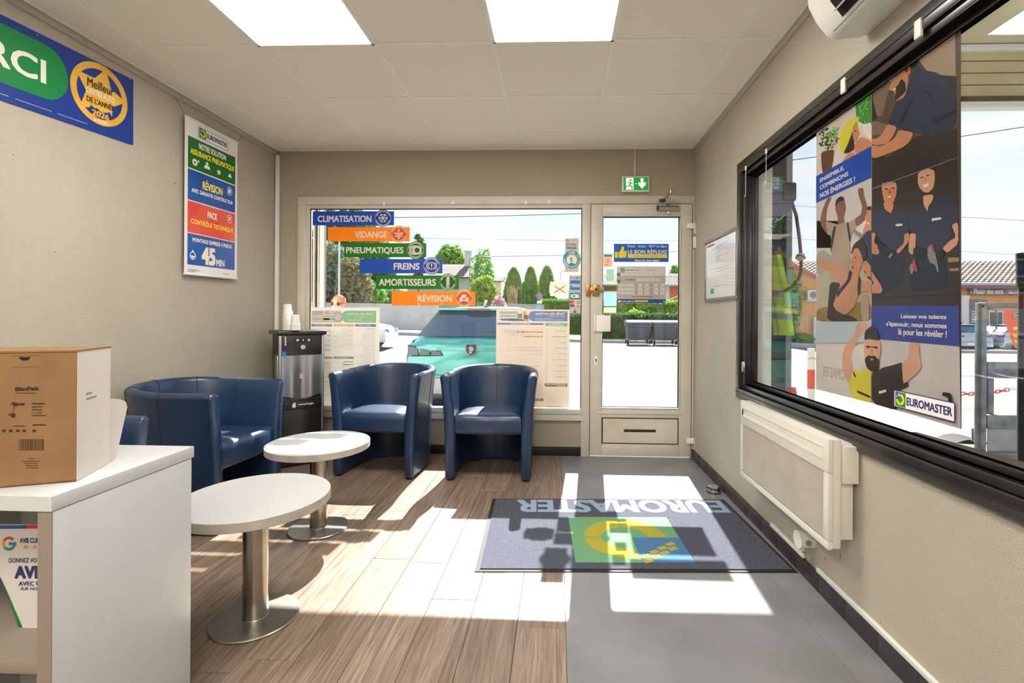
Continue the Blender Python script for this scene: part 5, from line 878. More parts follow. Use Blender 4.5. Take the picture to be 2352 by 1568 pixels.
t, V = tall('right tall poster on the side window, workers in dark polo shirts', (2003, 925), (2208, 985), (2003, 187), 'brown')
art(t, V, 'print_backdrop', 'beige', B2, [[(885, 20), (1195, -190), (1197, 210), (1110, 225), (960, 160), (888, 60)]], 1); art(t, V, 'print_machine', 'brown2', B2, [[(520, 290), (620, 225), (680, 260), (640, 400), (600, 540), (560, 545), (530, 400)], [(485, 600), (640, 610), (600, 690), (485, 720)]], 1); art(t, V, 'print_machine', 'dark2', B2, [[(485, 290), (520, 270), (530, 420), (560, 560), (485, 620)], [(1050, 195), (1195, 200), (1195, 330), (1150, 260)]], 1.5)
art(t, V, 'print_dark', 'dark', B2, [[(485, 870), (640, 870), (860, 700), (1197, 620), (1197, 1600), (485, 1600)]], 1); art(t, V, 'print_dark', 'dark', C2, [[(757, 400), (1768, 400), (1768, 1250), (757, 1290)]], 1)
art(t, V, 'print_shirt', 'navy', B2, [[(890, 125), (940, 160), (1060, 180), (1150, 260), (1192, 360), (1192, 605), (1000, 690), (853, 665), (735, 645), (645, 603), (700, 470), (722, 410), (790, 380), (830, 260), (850, 180)]], 3); art(t, V, 'print_fold', 'navyd', B2, [[(890, 310), (985, 330), (1020, 420), (1000, 400), (975, 345), (900, 322)], [(740, 560), (850, 380), (870, 360), (800, 520), (735, 640)], [(1000, 560), (1180, 470), (1190, 500), (1010, 600)]], 4)
art(t, V, 'print_skin', 'skin', B2, [[(668, 300), (690, 250), (740, 180), (800, 100), (830, 108), (838, 180), (815, 215), (820, 250), (790, 380), (720, 420), (703, 400), (705, 335), (660, 335)], [(645, 603), (720, 622), (690, 700), (640, 760), (560, 777), (487, 777), (487, 745), (560, 720), (600, 690)], [(735, 645), (855, 665), (820, 740), (760, 790), (600, 860), (540, 882), (487, 872), (487, 790), (600, 782), (700, 720)]], 5)
art(t, V, 'print_cap', 'navyd', B2, [[(620, 265), (660, 160), (730, 100), (850, 18), (888, -12), (888, 48), (800, 82), (720, 165), (680, 225)]], 6); art(t, V, 'print_beard', 'beard', B2, [[(700, 330), (740, 280), (762, 238), (792, 262), (800, 335), (745, 390), (712, 418), (703, 385), (722, 335)], [(830, 100), (888, 48), (892, 100), (862, 152), (842, 142)]], 6); art(t, V, 'print_teeth', 'white', B2, [[(690, 322), (722, 312), (716, 328), (698, 338)]], 7); art(t, V, 'print_glasses', 'ghost', B2, [[(668, 245), (735, 180), (740, 188), (700, 240), (676, 268), (662, 262)]], 7); art(t, V, 'print_ear', 'red', B2, [[(795, 110), (825, 108), (828, 160), (808, 190), (795, 160)]], 7); art(t, V, 'print_earphone', 'navyd', B2, [[(795, 155), (808, 150), (806, 185), (797, 185)]], 8)
art(t, V, 'print_shirt', 'navy2', C2, [[(762, 240), (900, 140), (930, 200), (1005, 228), (1080, 165), (1190, 230), (1212, 440), (1150, 452), (1140, 660), (1040, 690), (900, 560), (820, 460), (762, 440)], [(1208, 205), (1370, 95), (1420, 205), (1485, 60), (1540, 20), (1690, 30), (1767, 120), (1767, 292), (1690, 335), (1700, 420), (1600, 560), (1560, 660), (1280, 600), (1280, 442), (1212, 442)]], 3)
art(t, V, 'print_trousers', 'navyd', C2, [[(765, 700), (860, 720), (1040, 700), (1150, 640), (1120, 1000), (900, 1150), (765, 1170)], [(1260, 700), (1560, 700), (1620, 760), (1640, 1060), (1180, 1120)]], 2.5)
art(t, V, 'print_skin', 'skin', C2, [[(1150, 452), (1206, 440), (1200, 540), (1080, 685), (1050, 650), (1145, 560)], [(762, 455), (826, 455), (800, 560), (872, 620), (852, 702), (762, 690)], [(915, 100), (1030, 100), (1030, 150), (1012, 200), (1000, 226), (930, 182)]], 4); art(t, V, 'print_skin', 'skinlit', C2, [[(1370, 10), (1490, -10), (1480, 60), (1430, 130), (1420, 192), (1375, 110)], [(1215, 445), (1282, 445), (1275, 560), (1272, 640), (1230, 692), (1195, 650), (1200, 540)], [(1690, 335), (1767, 295), (1767, 540), (1640, 655), (1580, 605), (1660, 520), (1742, 470)]], 4)
art(t, V, 'print_skin', 'skin', B2, [[(590, 1112), (602, 1060), (702, 1055), (713, 1100), (706, 1170), (682, 1230), (640, 1250), (608, 1222)]], 5); art(t, V, 'print_skin', 'skinlit', B2, [[(880, 1060), (882, 985), (960, 945), (1012, 960), (1018, 1010), (1005, 1100), (962, 1142), (920, 1134), (890, 1100)]], 5)
art(t, V, 'print_cap', 'cap', B2, [[(598, 1085), (608, 1010), (655, 975), (705, 998), (720, 1072), (650, 1062)], [(862, 985), (878, 900), (930, 850), (990, 843), (1032, 890), (1036, 965), (960, 940), (900, 962)]], 6); art(t, V, 'print_teeth', 'white', B2, [[(918, 1085), (968, 1062), (965, 1085), (930, 1103)], [(638, 1182), (668, 1176), (664, 1188), (642, 1192)]], 7); art(t, V, 'print_glasses', 'ghost', B2, [[(605, 1105), (710, 1088), (708, 1096), (608, 1112)], [(888, 1010), (985, 978), (984, 986), (890, 1018)]], 7)
art(t, V, 'print_features', 'beard', B2, [[(620, 1120), (642, 1116), (642, 1126), (622, 1130)], [(672, 1112), (694, 1108), (694, 1118), (674, 1122)], [(900, 1022), (925, 1012), (925, 1020), (902, 1030)], [(950, 1002), (975, 994), (975, 1003), (952, 1011)]], 7); art(t, V, 'print_nose', 'skin2', B2, [[(652, 1128), (662, 1128), (666, 1158), (645, 1160)]], 7); art(t, V, 'print_nose', 'skin', B2, [[(934, 1022), (944, 1020), (950, 1048), (930, 1054)]], 7)
art(t, V, 'print_gloves', 'glove', C2, [[(1250, 612), (1330, 590), (1432, 692), (1300, 742), (1250, 692)], [(1530, 640), (1570, 612), (1612, 652), (1565, 742), (1515, 725)], [(850, 560), (960, 620), (1060, 660), (980, 740), (880, 690), (840, 620)]], 6); art(t, V, 'print_tool', 'grey', C2, [[(1420, 590), (1470, 560), (1500, 640), (1520, 740), (1542, 870), (1520, 876), (1500, 792), (1440, 772), (1412, 700)], [(965, 715), (1000, 680), (1022, 690), (980, 740)], [(1200, 830), (1240, 770), (1255, 880), (1222, 915)]], 7); art(t, V, 'print_tool_red', 'red', C2, [[(1455, 556), (1476, 556), (1500, 640), (1470, 660)], [(1240, 760), (1265, 728), (1302, 865), (1262, 885)]], 8)
art(t, V, 'print_badge', 'white', C2, [[(1052, 345), (1130, 338), (1130, 362), (1055, 372)], [(1468, 265), (1575, 250), (1575, 272), (1466, 298)]], 5); art(t, V, 'print_badge', 'yellow', C2, [[(1056, 348), (1072, 347), (1072, 366), (1058, 368)], [(1470, 272), (1486, 270), (1484, 290), (1468, 294)]], 6); art(t, V, 'print_yellow_line', 'gold', C2, [[(1640, 705), (1768, 700), (1768, 745), (1645, 760)], [(1655, 830), (1768, 820), (1768, 850), (1660, 860)]], 3)
art(t, V, 'print_elbow', 'skin', C2, [[(757, 880), (790, 920), (872, 1040), (892, 1100), (870, 1140), (757, 1140), (757, 1040), (800, 1035), (757, 970)]], 5); art(t, V, 'paper_fold', 'fold', B2, [[(488, 1135), (700, 1050), (960, 945), (1195, 852), (1195, 857), (960, 951), (700, 1056), (488, 1142)]], 9)
art(t, V, 'paper_fold', 'dark2', C2, [[(760, 1180), (1000, 1170), (1250, 1150), (1500, 1130), (1765, 1115), (1765, 1122), (1500, 1138), (1250, 1160), (1000, 1180), (760, 1192)]], 9)
art(t, V, 'print_backdrop', 'cream', D2, [[(420, 690), (1012, 715), (1012, 1300), (420, 1140)]], 4); art(t, V, 'blue_band', 'blue2', D2, [[(420, 473), (1014, 449), (1014, 723), (420, 690)]], 6)
lettering(t, 'sheet_white', V, [tt(V, 'Laissez vos talents', D2, (622, 546), (930, 512)), tt(V, 's\'épanouir, nous sommes', D2, (523, 610), (931, 568)), tt(V, 'là pour les révéler !', D2, (603, 668), (931, 621))], k=8)
manL(t, V); art(t, V, 'print_black_shirt', 'black', D2, [[(425, 912), (475, 898), (500, 880), (560, 865), (635, 838), (642, 920), (665, 970), (672, 998), (600, 1030), (585, 1180), (425, 1133)]], 20); art(t, V, 'print_skin', 'skin3', D2, [[(680, 705), (745, 708), (750, 820), (763, 860), (740, 900), (640, 988), (635, 950), (630, 850), (680, 800)]], 20.5)
art(t, V, 'print_skin', 'skin3', D2, [[(420, 700), (482, 700), (488, 760), (475, 830), (425, 800)]], 16.2); art(t, V, 'print_handle', 'dark', D2, [[(900, 1030), (960, 1035), (968, 1110), (945, 1105), (935, 1060), (900, 1055)]], 21); art(t, V, 'print_badge', 'white', D2, [[(470, 1040), (520, 1025), (522, 1042), (474, 1056)]], 21)
a = onX(*D2(572, 1150), XP); b = onX(*D2(982, 1240), XP); c = onX(*D2(570, 1037), XP); z0 = (a.z + b.z) / 2; lgf = Fr((XP, a.y, z0), (XP, b.y, z0), (XP, a.y, z0 + (c.z - a.z)), (-1, 0, 0), 22); euro_logo(t, lgf)
# ================================================================== outside
GZ = -.15
def sm(x): x = max(0, min(1, x)); return x * x * (3 - 2 * x)
def gz(X, Y):
    s = .05 * sm((1 - X / max(Y, 1) * 6) / 4) * max(0, Y - 16) if X < Y / 6 else -.022 * sm((X / max(Y, 1) - .3) / .5) * max(0, Y - 9)
    return GZ + s
mat('asphalt', '#73716e', rough=.85, c2='#615f5d', vs=1.2, bump=.4, bs=60); mat('road', '#a19f9d', rough=.8, c2='#8a8886', vs=.8, bump=.3, bs=40); mat('kerb', '#b5b0a8', rough=.8); mat('grass', '#7fae3f', rough=.9, c2='#5d8f2e', vs=30, bump=.8, bs=80)
g = bmesh.new(); XS = [-60 + 3 * i for i in range(45)]; YS_ = [-4, 0, 4.2, 7, 9] + [11 + 2 * i for i in range(40)]
vv_ = [[g.verts.new((x, y, gz(x, y))) for x in XS] for y in YS_]
for j in range(len(YS_) - 1):
    for i in range(len(XS) - 1): g.faces.new((vv_[j][i], vv_[j][i + 1], vv_[j + 1][i + 1], vv_[j + 1][i]))
for f_ in list(g.faces):
    c = f_.calc_center_median()
    if -4.5 < c.x < 1.2 and c.y < 4: pass
bmesh.ops.delete(g, geom=[f_ for f_ in g.faces if False], context='FACES')
gr = struct('ground', g, 'asphalt', ang=180, solid=False)
struct('trim_3', MB().box(-7, 1.3, 4.06, 4.5, GZ - .1, -.02, bev=.01).box(-7, LX - .1, 4.067, 4.3, GZ, 3.2), 'plaster')
def along(name, x0, x1, y0, y1, h, m, n=24, zf=gz):
    o = MB(); pv = None
    for i in range(n + 1):
        x = x0 + (x1 - x0) * i / n; y_ = (y0 if not callable(y0) else y0(x)); y2 = (y1 if not callable(y1) else y1(x)); k_ = o.ring([Vector((x, y_, zf(x, y_) - .02)), Vector((x, y2, zf(x, y2) - .02)), Vector((x, y2, zf(x, y2) + h)), Vector((x, y_, zf(x, y_) + h))])
        if pv: o.bridge(pv, k_)
        else: o.cap(k_)
        pv = k_
    o.cap(pv); return obj(name, o, m)
kb = along('kerb', -30, 45, 24.0, 24.25, .14, 'kerb'); kb['kind'] = 'structure'; vg = along('grass_verge', -1.5, 3.4, 24.3, 31, .16, 'grass'); tag(vg, 'strip of bright green lawn beyond the road, left of the wheeled bins', 'grass', kind='stuff')
pvm = along('pavement', -30, 45, 24.25, 26, .12, 'kerb'); pvm['kind'] = 'structure'
jl = along('road_seam', -30, 45, 11.9, 12.05, .004, mat('seam_dark', '#6f6c6a', rough=.9)); jl['kind'] = 'structure'
# ---- foliage
for n_, a, b in (('leaf_dark', '#46683a', '#7b9a55'), ('leaf_mid', '#5f8f3c', '#aacb66'), ('leaf_lime', '#7ea23c', '#c4d86a'), ('leaf_blue', '#6f8a6c', '#b0bd9c'), ('leaf_red', '#7d7c56', '#b5ad82'), ('leaf_pink', '#d0a3ac', '#e6c6cb'), ('leaf_straw', '#cdb38c', '#e0cba6'), ('leaf_yellow', '#c4bf55', '#dedb7b')):
    mat(n_, a, rough=.7, c2=b, vs=3.2, trans=.4)
mat('bark', '#6b5a48', rough=.9)
def foliage(bld, shape, n, s, rg):
    """n small leaf quads; shape() gives a point"""
    for i in range(n):
        p = shape(rg); a = Vector((rg.gauss(0, 1), rg.gauss(0, 1), rg.gauss(0, 1))).normalized(); b = a.orthogonal().normalized() if rg.random() < .5 else a.cross(Vector((.3, .8, .5))).normalized(); k = s * rg.uniform(.6, 1.3)
        bld.face([p - a * k, p - b * k * .6, p + a * k, p + b * k * .6])
def ell(c, r, lo=.55):
    def f(rg):
        while True:
            v = Vector((rg.uniform(-1, 1), rg.uniform(-1, 1), rg.uniform(-1, 1)))
            if lo < v.length < 1: break
        w = 1 + .22 * noise.noise(v * 2.3 + Vector(c)); return Vector(c) + Vector((v.x * r[0], v.y * r[1], v.z * r[2])) * w
    return f
def tree(name, label, X, Y, ztop, w, kind, m, n=1500, s=.16, trunk=.9, group='trees and shrubs across the road', core=True, zb=None, cat='tree', seed=1):
    rg = random.Random(seed); b = gz(X, Y) if zb is None else zb; t = thing(name, label, cat, (X, Y, b), 0, group); h = ztop - b; cz = b + trunk + (h - trunk) / 2; r = (w / 2, w / 2, (h - trunk) / 2); mb = MB()
    if kind == 'round': foliage(mb, ell((X, Y, cz), r), n, s, rg)
    elif kind == 'cone':
        def sh(rg):
            q = rg.random() ** .8; rr = (w / 2) * (1 - q) ** .5 * (.25 + .75 * min(1, q * 6)) * rg.uniform(.6, 1); a = rg.uniform(0, 2 * pi); return Vector((X + rr * cos(a), Y + rr * sin(a), b + trunk + q * (h - trunk)))
        foliage(mb, sh, n, s, rg)
    elif kind == 'tuft':
        for i in range(n): a = rg.uniform(0, 2 * pi); q = rg.uniform(.5, 1); x0 = rg.gauss(0, w * .15); mb.tube([(X + x0, Y, b), (X + x0 + cos(a) * w * .25 * q, Y + sin(a) * .3, b + h * q)], .015, 4)
    if core and kind != 'tuft': mb.sph((X, Y, cz), (r[0] * .45, r[1] * .45, r[2] * .5), 14, 9)
    obj('crown', mb, m, t, solid=False)
    if kind != 'tuft': obj('trunk', MB().cyl((X, Y, b - .05), (X, Y, cz), .05 + w * .02, .03, 8), 'bark', t)
    return t
def at(u, v, Y): p = onY(u, v, Y); return p.x, p.z
def tr(name, label, u, vtop, upx, Y, kind, m, **k):
    x, z = at(u, vtop, Y); return tree(name, label, x, Y, z, upx * Y / 1111, kind, m, **k)
tr('bushy_tree', 'large mixed grey-green tree at the left edge of the window view', 768, 560, 150, 30.4, 'round', 'leaf_blue', n=6500, s=.17, seed=2, trunk=.2); tr('bushy_tree', 'reddish-leaved tree behind the vertical pole and window strips', 812, 585, 80, 27.2, 'round', 'leaf_red', n=3000, s=.15, seed=3, trunk=.2)
tr('bushy_tree', 'tall dark tree rising behind the blue CLIMATISATION strip', 800, 470, 180, 38.5, 'round', 'leaf_dark', n=5200, s=.22, seed=4, trunk=.8); tr('bushy_tree', 'dark green tree behind the green PNEUMATIQUES strip', 850, 560, 110, 34.5, 'round', 'leaf_dark', n=4200, s=.2, seed=5, trunk=.3); tr('shrub', 'bright green shrub above the white street wall, left part', 840, 640, 100, 28.7, 'round', 'leaf_mid', n=3600, s=.13, seed=6, trunk=.1, cat='shrub'); tr('shrub', 'blue-green bush just above the street wall behind the orange RÉVISION strip', 900, 660, 90, 30.5, 'round', 'leaf_blue', n=2600, s=.14, seed=7, trunk=.1, cat='shrub')
tr('pine_tree', 'thin conifer top sticking up behind the VIDANGE strip', 962, 538, 26, 40, 'round', 'leaf_dark', n=900, s=.2, seed=8, trunk=3); tr('bushy_tree', 'light green tree behind the house chimney and roof', 1035, 566, 80, 62, 'round', 'leaf_mid', n=3200, s=.35, seed=9, trunk=2.5); tr('bushy_tree', 'sparse pale tree beside the street lamp, right of the house', 1108, 572, 52, 41, 'round', 'leaf_mid', n=900, s=.17, seed=10, core=False, trunk=1.5)
tr('shrub', 'yellow-green flowering shrub in front of the house gable', 1112, 632, 66, 33, 'round', 'leaf_lime', n=3800, s=.15, seed=11, trunk=.1, cat='shrub'); tr('shrub', 'pink blossoming shrub above the turquoise car', 1147, 678, 36, 31, 'round', 'leaf_pink', n=1400, s=.09, seed=12, trunk=.1, cat='shrub'); tr('pampas_grass', 'dry straw-coloured tall grass between pink shrub and first pointed tree', 1178, 652, 34, 36, 'tuft', 'leaf_straw', n=150, seed=13, cat='ornamental grass')
for i, (u, v, w, lab) in enumerate(((1180, 616, 46, 'leftmost of the three pointed green trees across the road'), (1219, 614, 38, 'middle one of the three pointed green trees across the road'), (1256, 612, 46, 'rightmost of the three pointed green trees across the road'))): tr('pointed_tree', lab, u, v, w * 1.5, 38 + 2.5 * i, 'cone', 'leaf_mid', n=5500, s=.15, seed=20 + i, trunk=.15)
for i, (u, v, lab) in enumerate(((1192, 665, 'shorter thin dark cypress beside the dry tall grass'), (1202, 648, 'taller thin dark cypress beside the dry tall grass'))): tr('cypress', lab, u, v, 6, 36, 'cone', 'leaf_dark', n=700, s=.08, seed=30 + i, trunk=.1)
def hedge(label, u0, u1, vt, Y, dep, m, n, s, seed=1, h=None, base=None):
    x0, z = at(u0, vt, Y); x1, _ = at(u1, vt, Y); b = min(gz(x0, Y), gz(x1, Y)) if base is None else base; t = thing('hedge', label, 'hedge', ((x0 + x1) / 2, Y + dep / 2, b)); rg = random.Random(seed); mb = MB()
    def sh(rg):
        k = rg.random()
        if k < .6: return Vector((rg.uniform(x0, x1), Y + rg.gauss(0, .06), rg.uniform(b, z)))
        if k < .9: return Vector((rg.uniform(x0, x1), rg.uniform(Y, Y + dep), z + rg.gauss(0, .05)))
        return Vector((rg.choice((x0, x1)) + rg.gauss(0, .05), rg.uniform(Y, Y + dep), rg.uniform(b, z)))
    foliage(mb, sh, n, s, rg); mb.box(x0 + .06, x1 - .06, Y + .05, Y + dep - .05, b, z - .05); obj('foliage', mb, m, t, solid=False); return t
hedge('clipped hedge behind the round no-parking sign, above the grass', 1244, 1340, 691, 34.2, 1.2, 'leaf_mid', 5200, .12, 1); hedge('low dark hedge beside the lawn, left of the door view', 1300, 1345, 724, 30, 1, 'leaf_dark', 2500, .1, 2)
hedge('high light green hedge seen through the door, in front of the tiled houses', 1350, 1620, 694, 31, 1.2, 'leaf_lime', 9000, .13, 3); hedge('low dark green hedge directly behind the wheeled bins', 1375, 1620, 724, 25.6, 1.0, 'leaf_dark', 9000, .1, 4)
tr('shrub', 'lime green shrub rising between the two hedges above the bins', 1462, 711, 60, 27.5, 'round', 'leaf_lime', n=1600, s=.11, seed=40, trunk=.1, cat='shrub'); tr('bushy_tree', 'distant round tree behind the right end of the tiled roof seen through the door', 1552, 612, 40, 60, 'round', 'leaf_mid', n=1500, s=.3, seed=41, trunk=2)
# ---- street wall
mat('render_white', '#cfccc9', rough=.8, c2='#b9b9be', vs=2); mat('grey_band', '#8f9498', rough=.8)
def wallseg(label, u0, vb0, vt0, u1, vb1, vt1, Y0, Y1):
    a = onY(u0, vb0, Y0); b = onY(u1, vb1, Y1); c = onY(u0, vt0, Y0); d = onY(u1, vt1, Y1); m = MB(); off = Vector((0, .25, 0)); A_ = m.ring([a, b, d, c]); B_ = m.ring([p + off for p in (a, b, d, c)]); m.bridge(A_, B_); m.cap(A_); m.cap(B_, True)
    for p in m.b.verts:
        if p.co.z < 1.0: p.co.z = min(p.co.z, gz(p.co.x, p.co.y)) - .3
    t = thing('street_wall', label, 'wall', tuple(a)); o = obj('wall_face', m, 'render_white', t); m = MB(); A_ = m.ring([c - Vector((0, .05, .0)), d - Vector((0, .05, 0)), d + Vector((0, -.05, .08)), c + Vector((0, -.05, .08))]); B_ = m.ring([p + Vector((0, .35, 0)) for p in (c - Vector((0, .05, .0)), d - Vector((0, .05, 0)), d + Vector((0, -.05, .08)), c + Vector((0, -.05, .08)))]); m.bridge(A_, B_); m.cap(A_); m.cap(B_, True); obj('coping', m, 'render_white', t); return t
wallseg('long white rendered street wall behind the turquoise car', 700, 762, 697, 1005, 740, 703, 24.5, 28); wallseg('farther white street wall running behind the pink shrub to the road sign', 1095, 735, 697, 1250, 735, 702, 32, 34)
# ---- houses
mat('roof_tile', '#a8958e', rough=.8, c2='#8d7a76', vs=3); mat('roof_tile2', '#b39a86', rough=.8, c2='#8f7a6c', vs=3); mat('render_cream', '#e3d6bd', rough=.85); mat('render_grey', '#d5d6d8', rough=.85); mat('render_orange', '#dba36c', rough=.85, c2='#d29a63', vs=2); mat('brick', '#b46a4d', rough=.85); mat('window_dark', '#3b4048', rough=.15); mat('shutter_white', '#e5e3de', rough=.6); mat('red_trim', '#b9605a', rough=.6); mat('gutter', '#9fb0bd', rough=.4)
def roof_slope(t, P0, U, V, nu, nv, m, amp=.06):
    """pantile slope: wavy rows of tiles, real relief"""
    P0, U, V = Vector(P0), Vector(U), Vector(V); N = U.cross(V).normalized(); N = N if N.z > 0 else -N; mb = MB(); seg = nu * 4
    for j in range(nv):
        a = []; b = []
        for i in range(seg + 1):
            w = amp * (.5 + .5 * cos(2 * pi * i / 4)); u = U * (i / seg); a.append(P0 + u + V * (j / nv) + N * (w + amp * .7)); b.append(P0 + u + V * ((j + 1.1) / nv) + N * w)
        mb.bridge(mb.ring(a), mb.ring(b), False)
    o = obj('roof_tiles', mb, m, t, solid=False); o['kind'] = 'stuff'; obj('roof_deck', MB().face([P0 - N * .05, P0 + U - N * .05, P0 + U + V - N * .05, P0 + V - N * .05]), m, t, solid=False); return o
def win(t, x0, x1, Y, z0, z1, shut=True):
    f = obj('window', MB().box(x0 - .06, x1 + .06, Y - .06, Y + .02, z0 - .06, z1 + .06), 'shutter_white', t); obj('pane', MB().box(x0, x1, Y - .075, Y - .05, z0, z1), 'window_dark', f)
    if shut:
        for a, b in ((x0 - .5, x0 - .08), (x1 + .08, x1 + .5)): obj('shutter', MB().box(a, b, Y - .09, Y - .02, z0, z1), 'shutter_white', t)
Yh = 44; xa, zr = at(1010, 600, Yh); xb, _ = at(1090, 600, Yh); xg, ze = at(1102, 636, Yh); b0 = gz(xa, Yh) - .3
h1 = thing('house', 'pale house with brown tiled roof and chimney, left of the sparse tree', 'house', ((xa + xb) / 2, Yh, b0)); obj('walls', MB().box(xa - 3, xg - .3, Yh, Yh + 7, b0, ze), 'render_grey', h1); roof_slope(h1, (xa - 3.3, Yh - .5, ze - .1), (xg - xa + 3.3, 0, 0), (0, 3.6, zr - ze + .1), 34, 10, 'roof_tile')
m = MB(); m.prism([(Yh - .3, ze - .3), (Yh + 7, ze - .3), (Yh + 3.3, zr)], lambda y, z, x: Vector((x, y, z)), xg - .35, xg - .25); obj('gable', m, 'render_grey', h1); obj('verge_board', MB().tube([(xg, Yh - .6, ze - .1), (xg, Yh + 3.2, zr + .1), (xg, Yh + 7, ze)], .12, 4), 'shutter_white', h1)
xc, zc = at(1076, 577, Yh + 3); obj('chimney', MB().box(xc - .3, xc + .3, Yh + 2.6, Yh + 3.3, zr - .6, zc - .1).box(xc - .4, xc + .4, Yh + 2.5, Yh + 3.4, zc - .15, zc), 'render_grey', h1); win(h1, *sorted((at(1060, 660, Yh)[0], at(1072, 660, Yh)[0])), Yh, 2.2, 3.4)
Yk = 52; xa, zr = at(1105, 632, Yk); xb, _ = at(1158, 632, Yk); ze = at(1150, 645, Yk)[1]; h2 = thing('house', 'cream house with dark eaves half hidden by the yellow-green shrub', 'house', ((xa + xb) / 2, Yk, gz(xa, Yk))); obj('walls', MB().box(xa - 3, xb - .4, Yk, Yk + 6, gz(xa, Yk) - .5, ze), 'render_cream', h2); roof_slope(h2, (xa - 3, Yk - .6, ze - .1), (xb - xa + 3, 0, 0), (0, 3, zr - ze + .2), 26, 7, 'roof_tile'); win(h2, *sorted((at(1146, 660, Yk)[0], at(1151, 660, Yk)[0])), Yk, 2.2, 3.6, False)
Yd = 36; xa, zr = at(1372, 626, Yd); xb, _ = at(1552, 628, Yd); ze = at(1400, 652, Yd)[1]; b0 = gz(xa, Yd) - .3; h3 = thing('house', 'long low house with pantile roof and brick patch behind the door signs', 'house', ((xa + xb) / 2, Yd, b0)); obj('walls', MB().box(xa - 2, xb + 2.5, Yd, Yd + 6, b0, ze), 'render_grey', h3); roof_slope(h3, (xa - 2, Yd - .6, ze - .05), (xb - xa + 4.5, 0, 0), (0, 3.4, zr - ze + .2), 42, 9, 'roof_tile2'); obj('gutter', MB().cyl((xa - 2, Yd - .65, ze - .1), (xb + 2.5, Yd - .65, ze - .1), .09, n=8), 'gutter', h3)
x0, z1 = at(1388, 657, Yd); x1, z0 = at(1420, 668, Yd); brick_p = obj('brick_panel', MB().box(x0 - .5, x1, Yd - .03, Yd, z0, z1), 'joint', h3); rows = 4
for j in range(rows):
    nb = 7; w = (x1 - x0 + .5) / nb; hh = (z1 - z0) / rows
    for i in range(nb): obj('brick', MB().box(x0 - .5 + w * i + .01, x0 - .5 + w * (i + 1) - .01, Yd - .06, Yd - .02, z0 + hh * j + .01, z0 + hh * (j + 1) - .01), 'brick', brick_p)
xo, _ = at(1548, 660, Yd); obj('red_door', MB().box(xo - .3, xo + .5, Yd - .05, Yd, b0, at(1548, 657, Yd)[1]), 'red_trim', h3)
p0_, p1_ = onY(1532, 693, 33.5), onY(1562, 680, 33.5); obj('porch_roof', MB().tube([p0_, p1_], .12, 4), 'roof_tile2', h3)
# orange building
Yo = 31; oz = gz(25, Yo) - .2; ob = thing('shop_building', 'orange rendered shop building with tiled roof seen through the side window', 'building', (22, Yo, oz)); xa = at(1690, 700, Yo)[0]; ze = at(2230, 652, Yo)[1]; zr = at(2230, 597, Yo + 3.5)[1]
obj('walls', MB().box(at(2000, 700, Yo)[0], 48, Yo, Yo + 9, oz - 1, ze), 'render_orange', ob); roof_slope(ob, (at(1790, 700, Yo)[0], Yo - .5, ze - .05), (34, 0, 0), (0, 4.0, zr - ze), 100, 14, 'roof_tile2', .07); obj('gutter', MB().cyl((16, Yo - .6, ze - .05), (48, Yo - .6, ze - .05), .1, n=8), 'gutter', ob); obj('fascia', MB().box(16, 48, Yo - .45, Yo - .35, ze - .3, ze - .1), 'red_trim', ob)
Yg = 27.5; g0 = onY(1740, 560, Yg); g1 = onY(1807, 606, Yg); g2 = onY(1895, 650, Yg); m = MB(); zb_ = gz(g1.x, Yg) - .5; m.prism([(g0.x, zb_), (g2.x, zb_), (g2.x, g2.z), (g0.x, g0.z + .35)], lambda x, z, y: Vector((x, y, z)), Yg, Yg + 4); obj('gable_wall', m, 'render_orange', ob); obj('verge_board', MB().tube([Vector((g0.x, Yg - .1, g0.z + .45)), Vector((g1.x, Yg - .1, g1.z + .05)), Vector((g2.x + .1, Yg - .1, g2.z + .05))], .12, 4), 'red_trim', ob)
ax, az = at(1862, 678, Yg); acu = thing('outdoor_unit', 'white air conditioning unit on the orange gable wall', 'air conditioner', (ax, Yg - .3, az - .3)); obj('casing', MB().box(ax - .33, ax + .42, Yg - .35, Yg - .02, az - .26, az + .28, bev=.02), 'shutter_white', acu); obj('fan_grille', MB().cyl((ax - .02, Yg - .37, az), (ax - .02, Yg - .34, az), .2, n=20), 'grey_plastic', acu); obj('wall_bracket', MB().box(ax - .4, ax + .5, Yg - .34, Yg, az - .33, az - .28), 'shutter_white', acu)
mb = thing('meter_box', 'white meter box at the foot of the orange gable wall', 'meter box', (at(1871, 735, Yg)[0], Yg, gz(13, Yg))); x, z = at(1871, 728, Yg); obj('box', MB().box(x - .14, x + .2, Yg - .2, Yg, gz(x, Yg), z, bev=.02), 'shutter_white', mb); obj('door', MB().box(x - .1, x + .16, Yg - .22, Yg - .2, z - .5, z - .08), 'render_grey', mb)
tree('shrub', 'green shrub growing at the left corner of the orange gable wall', at(1815, 700, 27)[0], 27, at(1815, 610, 27)[1], 1.1, 'round', 'leaf_mid', n=1500, s=.1, seed=55, trunk=.1, cat='shrub'); tree('shrub', 'weeds along the foot of the orange gable wall', at(1845, 772, 27)[0], 27.1, at(1845, 765, 27)[1], 1.2, 'round', 'leaf_mid', n=500, s=.07, seed=56, trunk=.02, cat='shrub')
ss = thing('shop_sign', 'long grey shop sign reading Plaisir des sens on the orange building', 'sign', (24, Yo, 2)); a = onY(2225, 677, Yo - .1); b = onY(2420, 657, Yo - .1); obj('panel', MB().box(a.x, b.x, Yo - .2, Yo - .02, a.z, b.z, bev=.01), mat('shop_grey', '#6d6a72', rough=.4), ss)
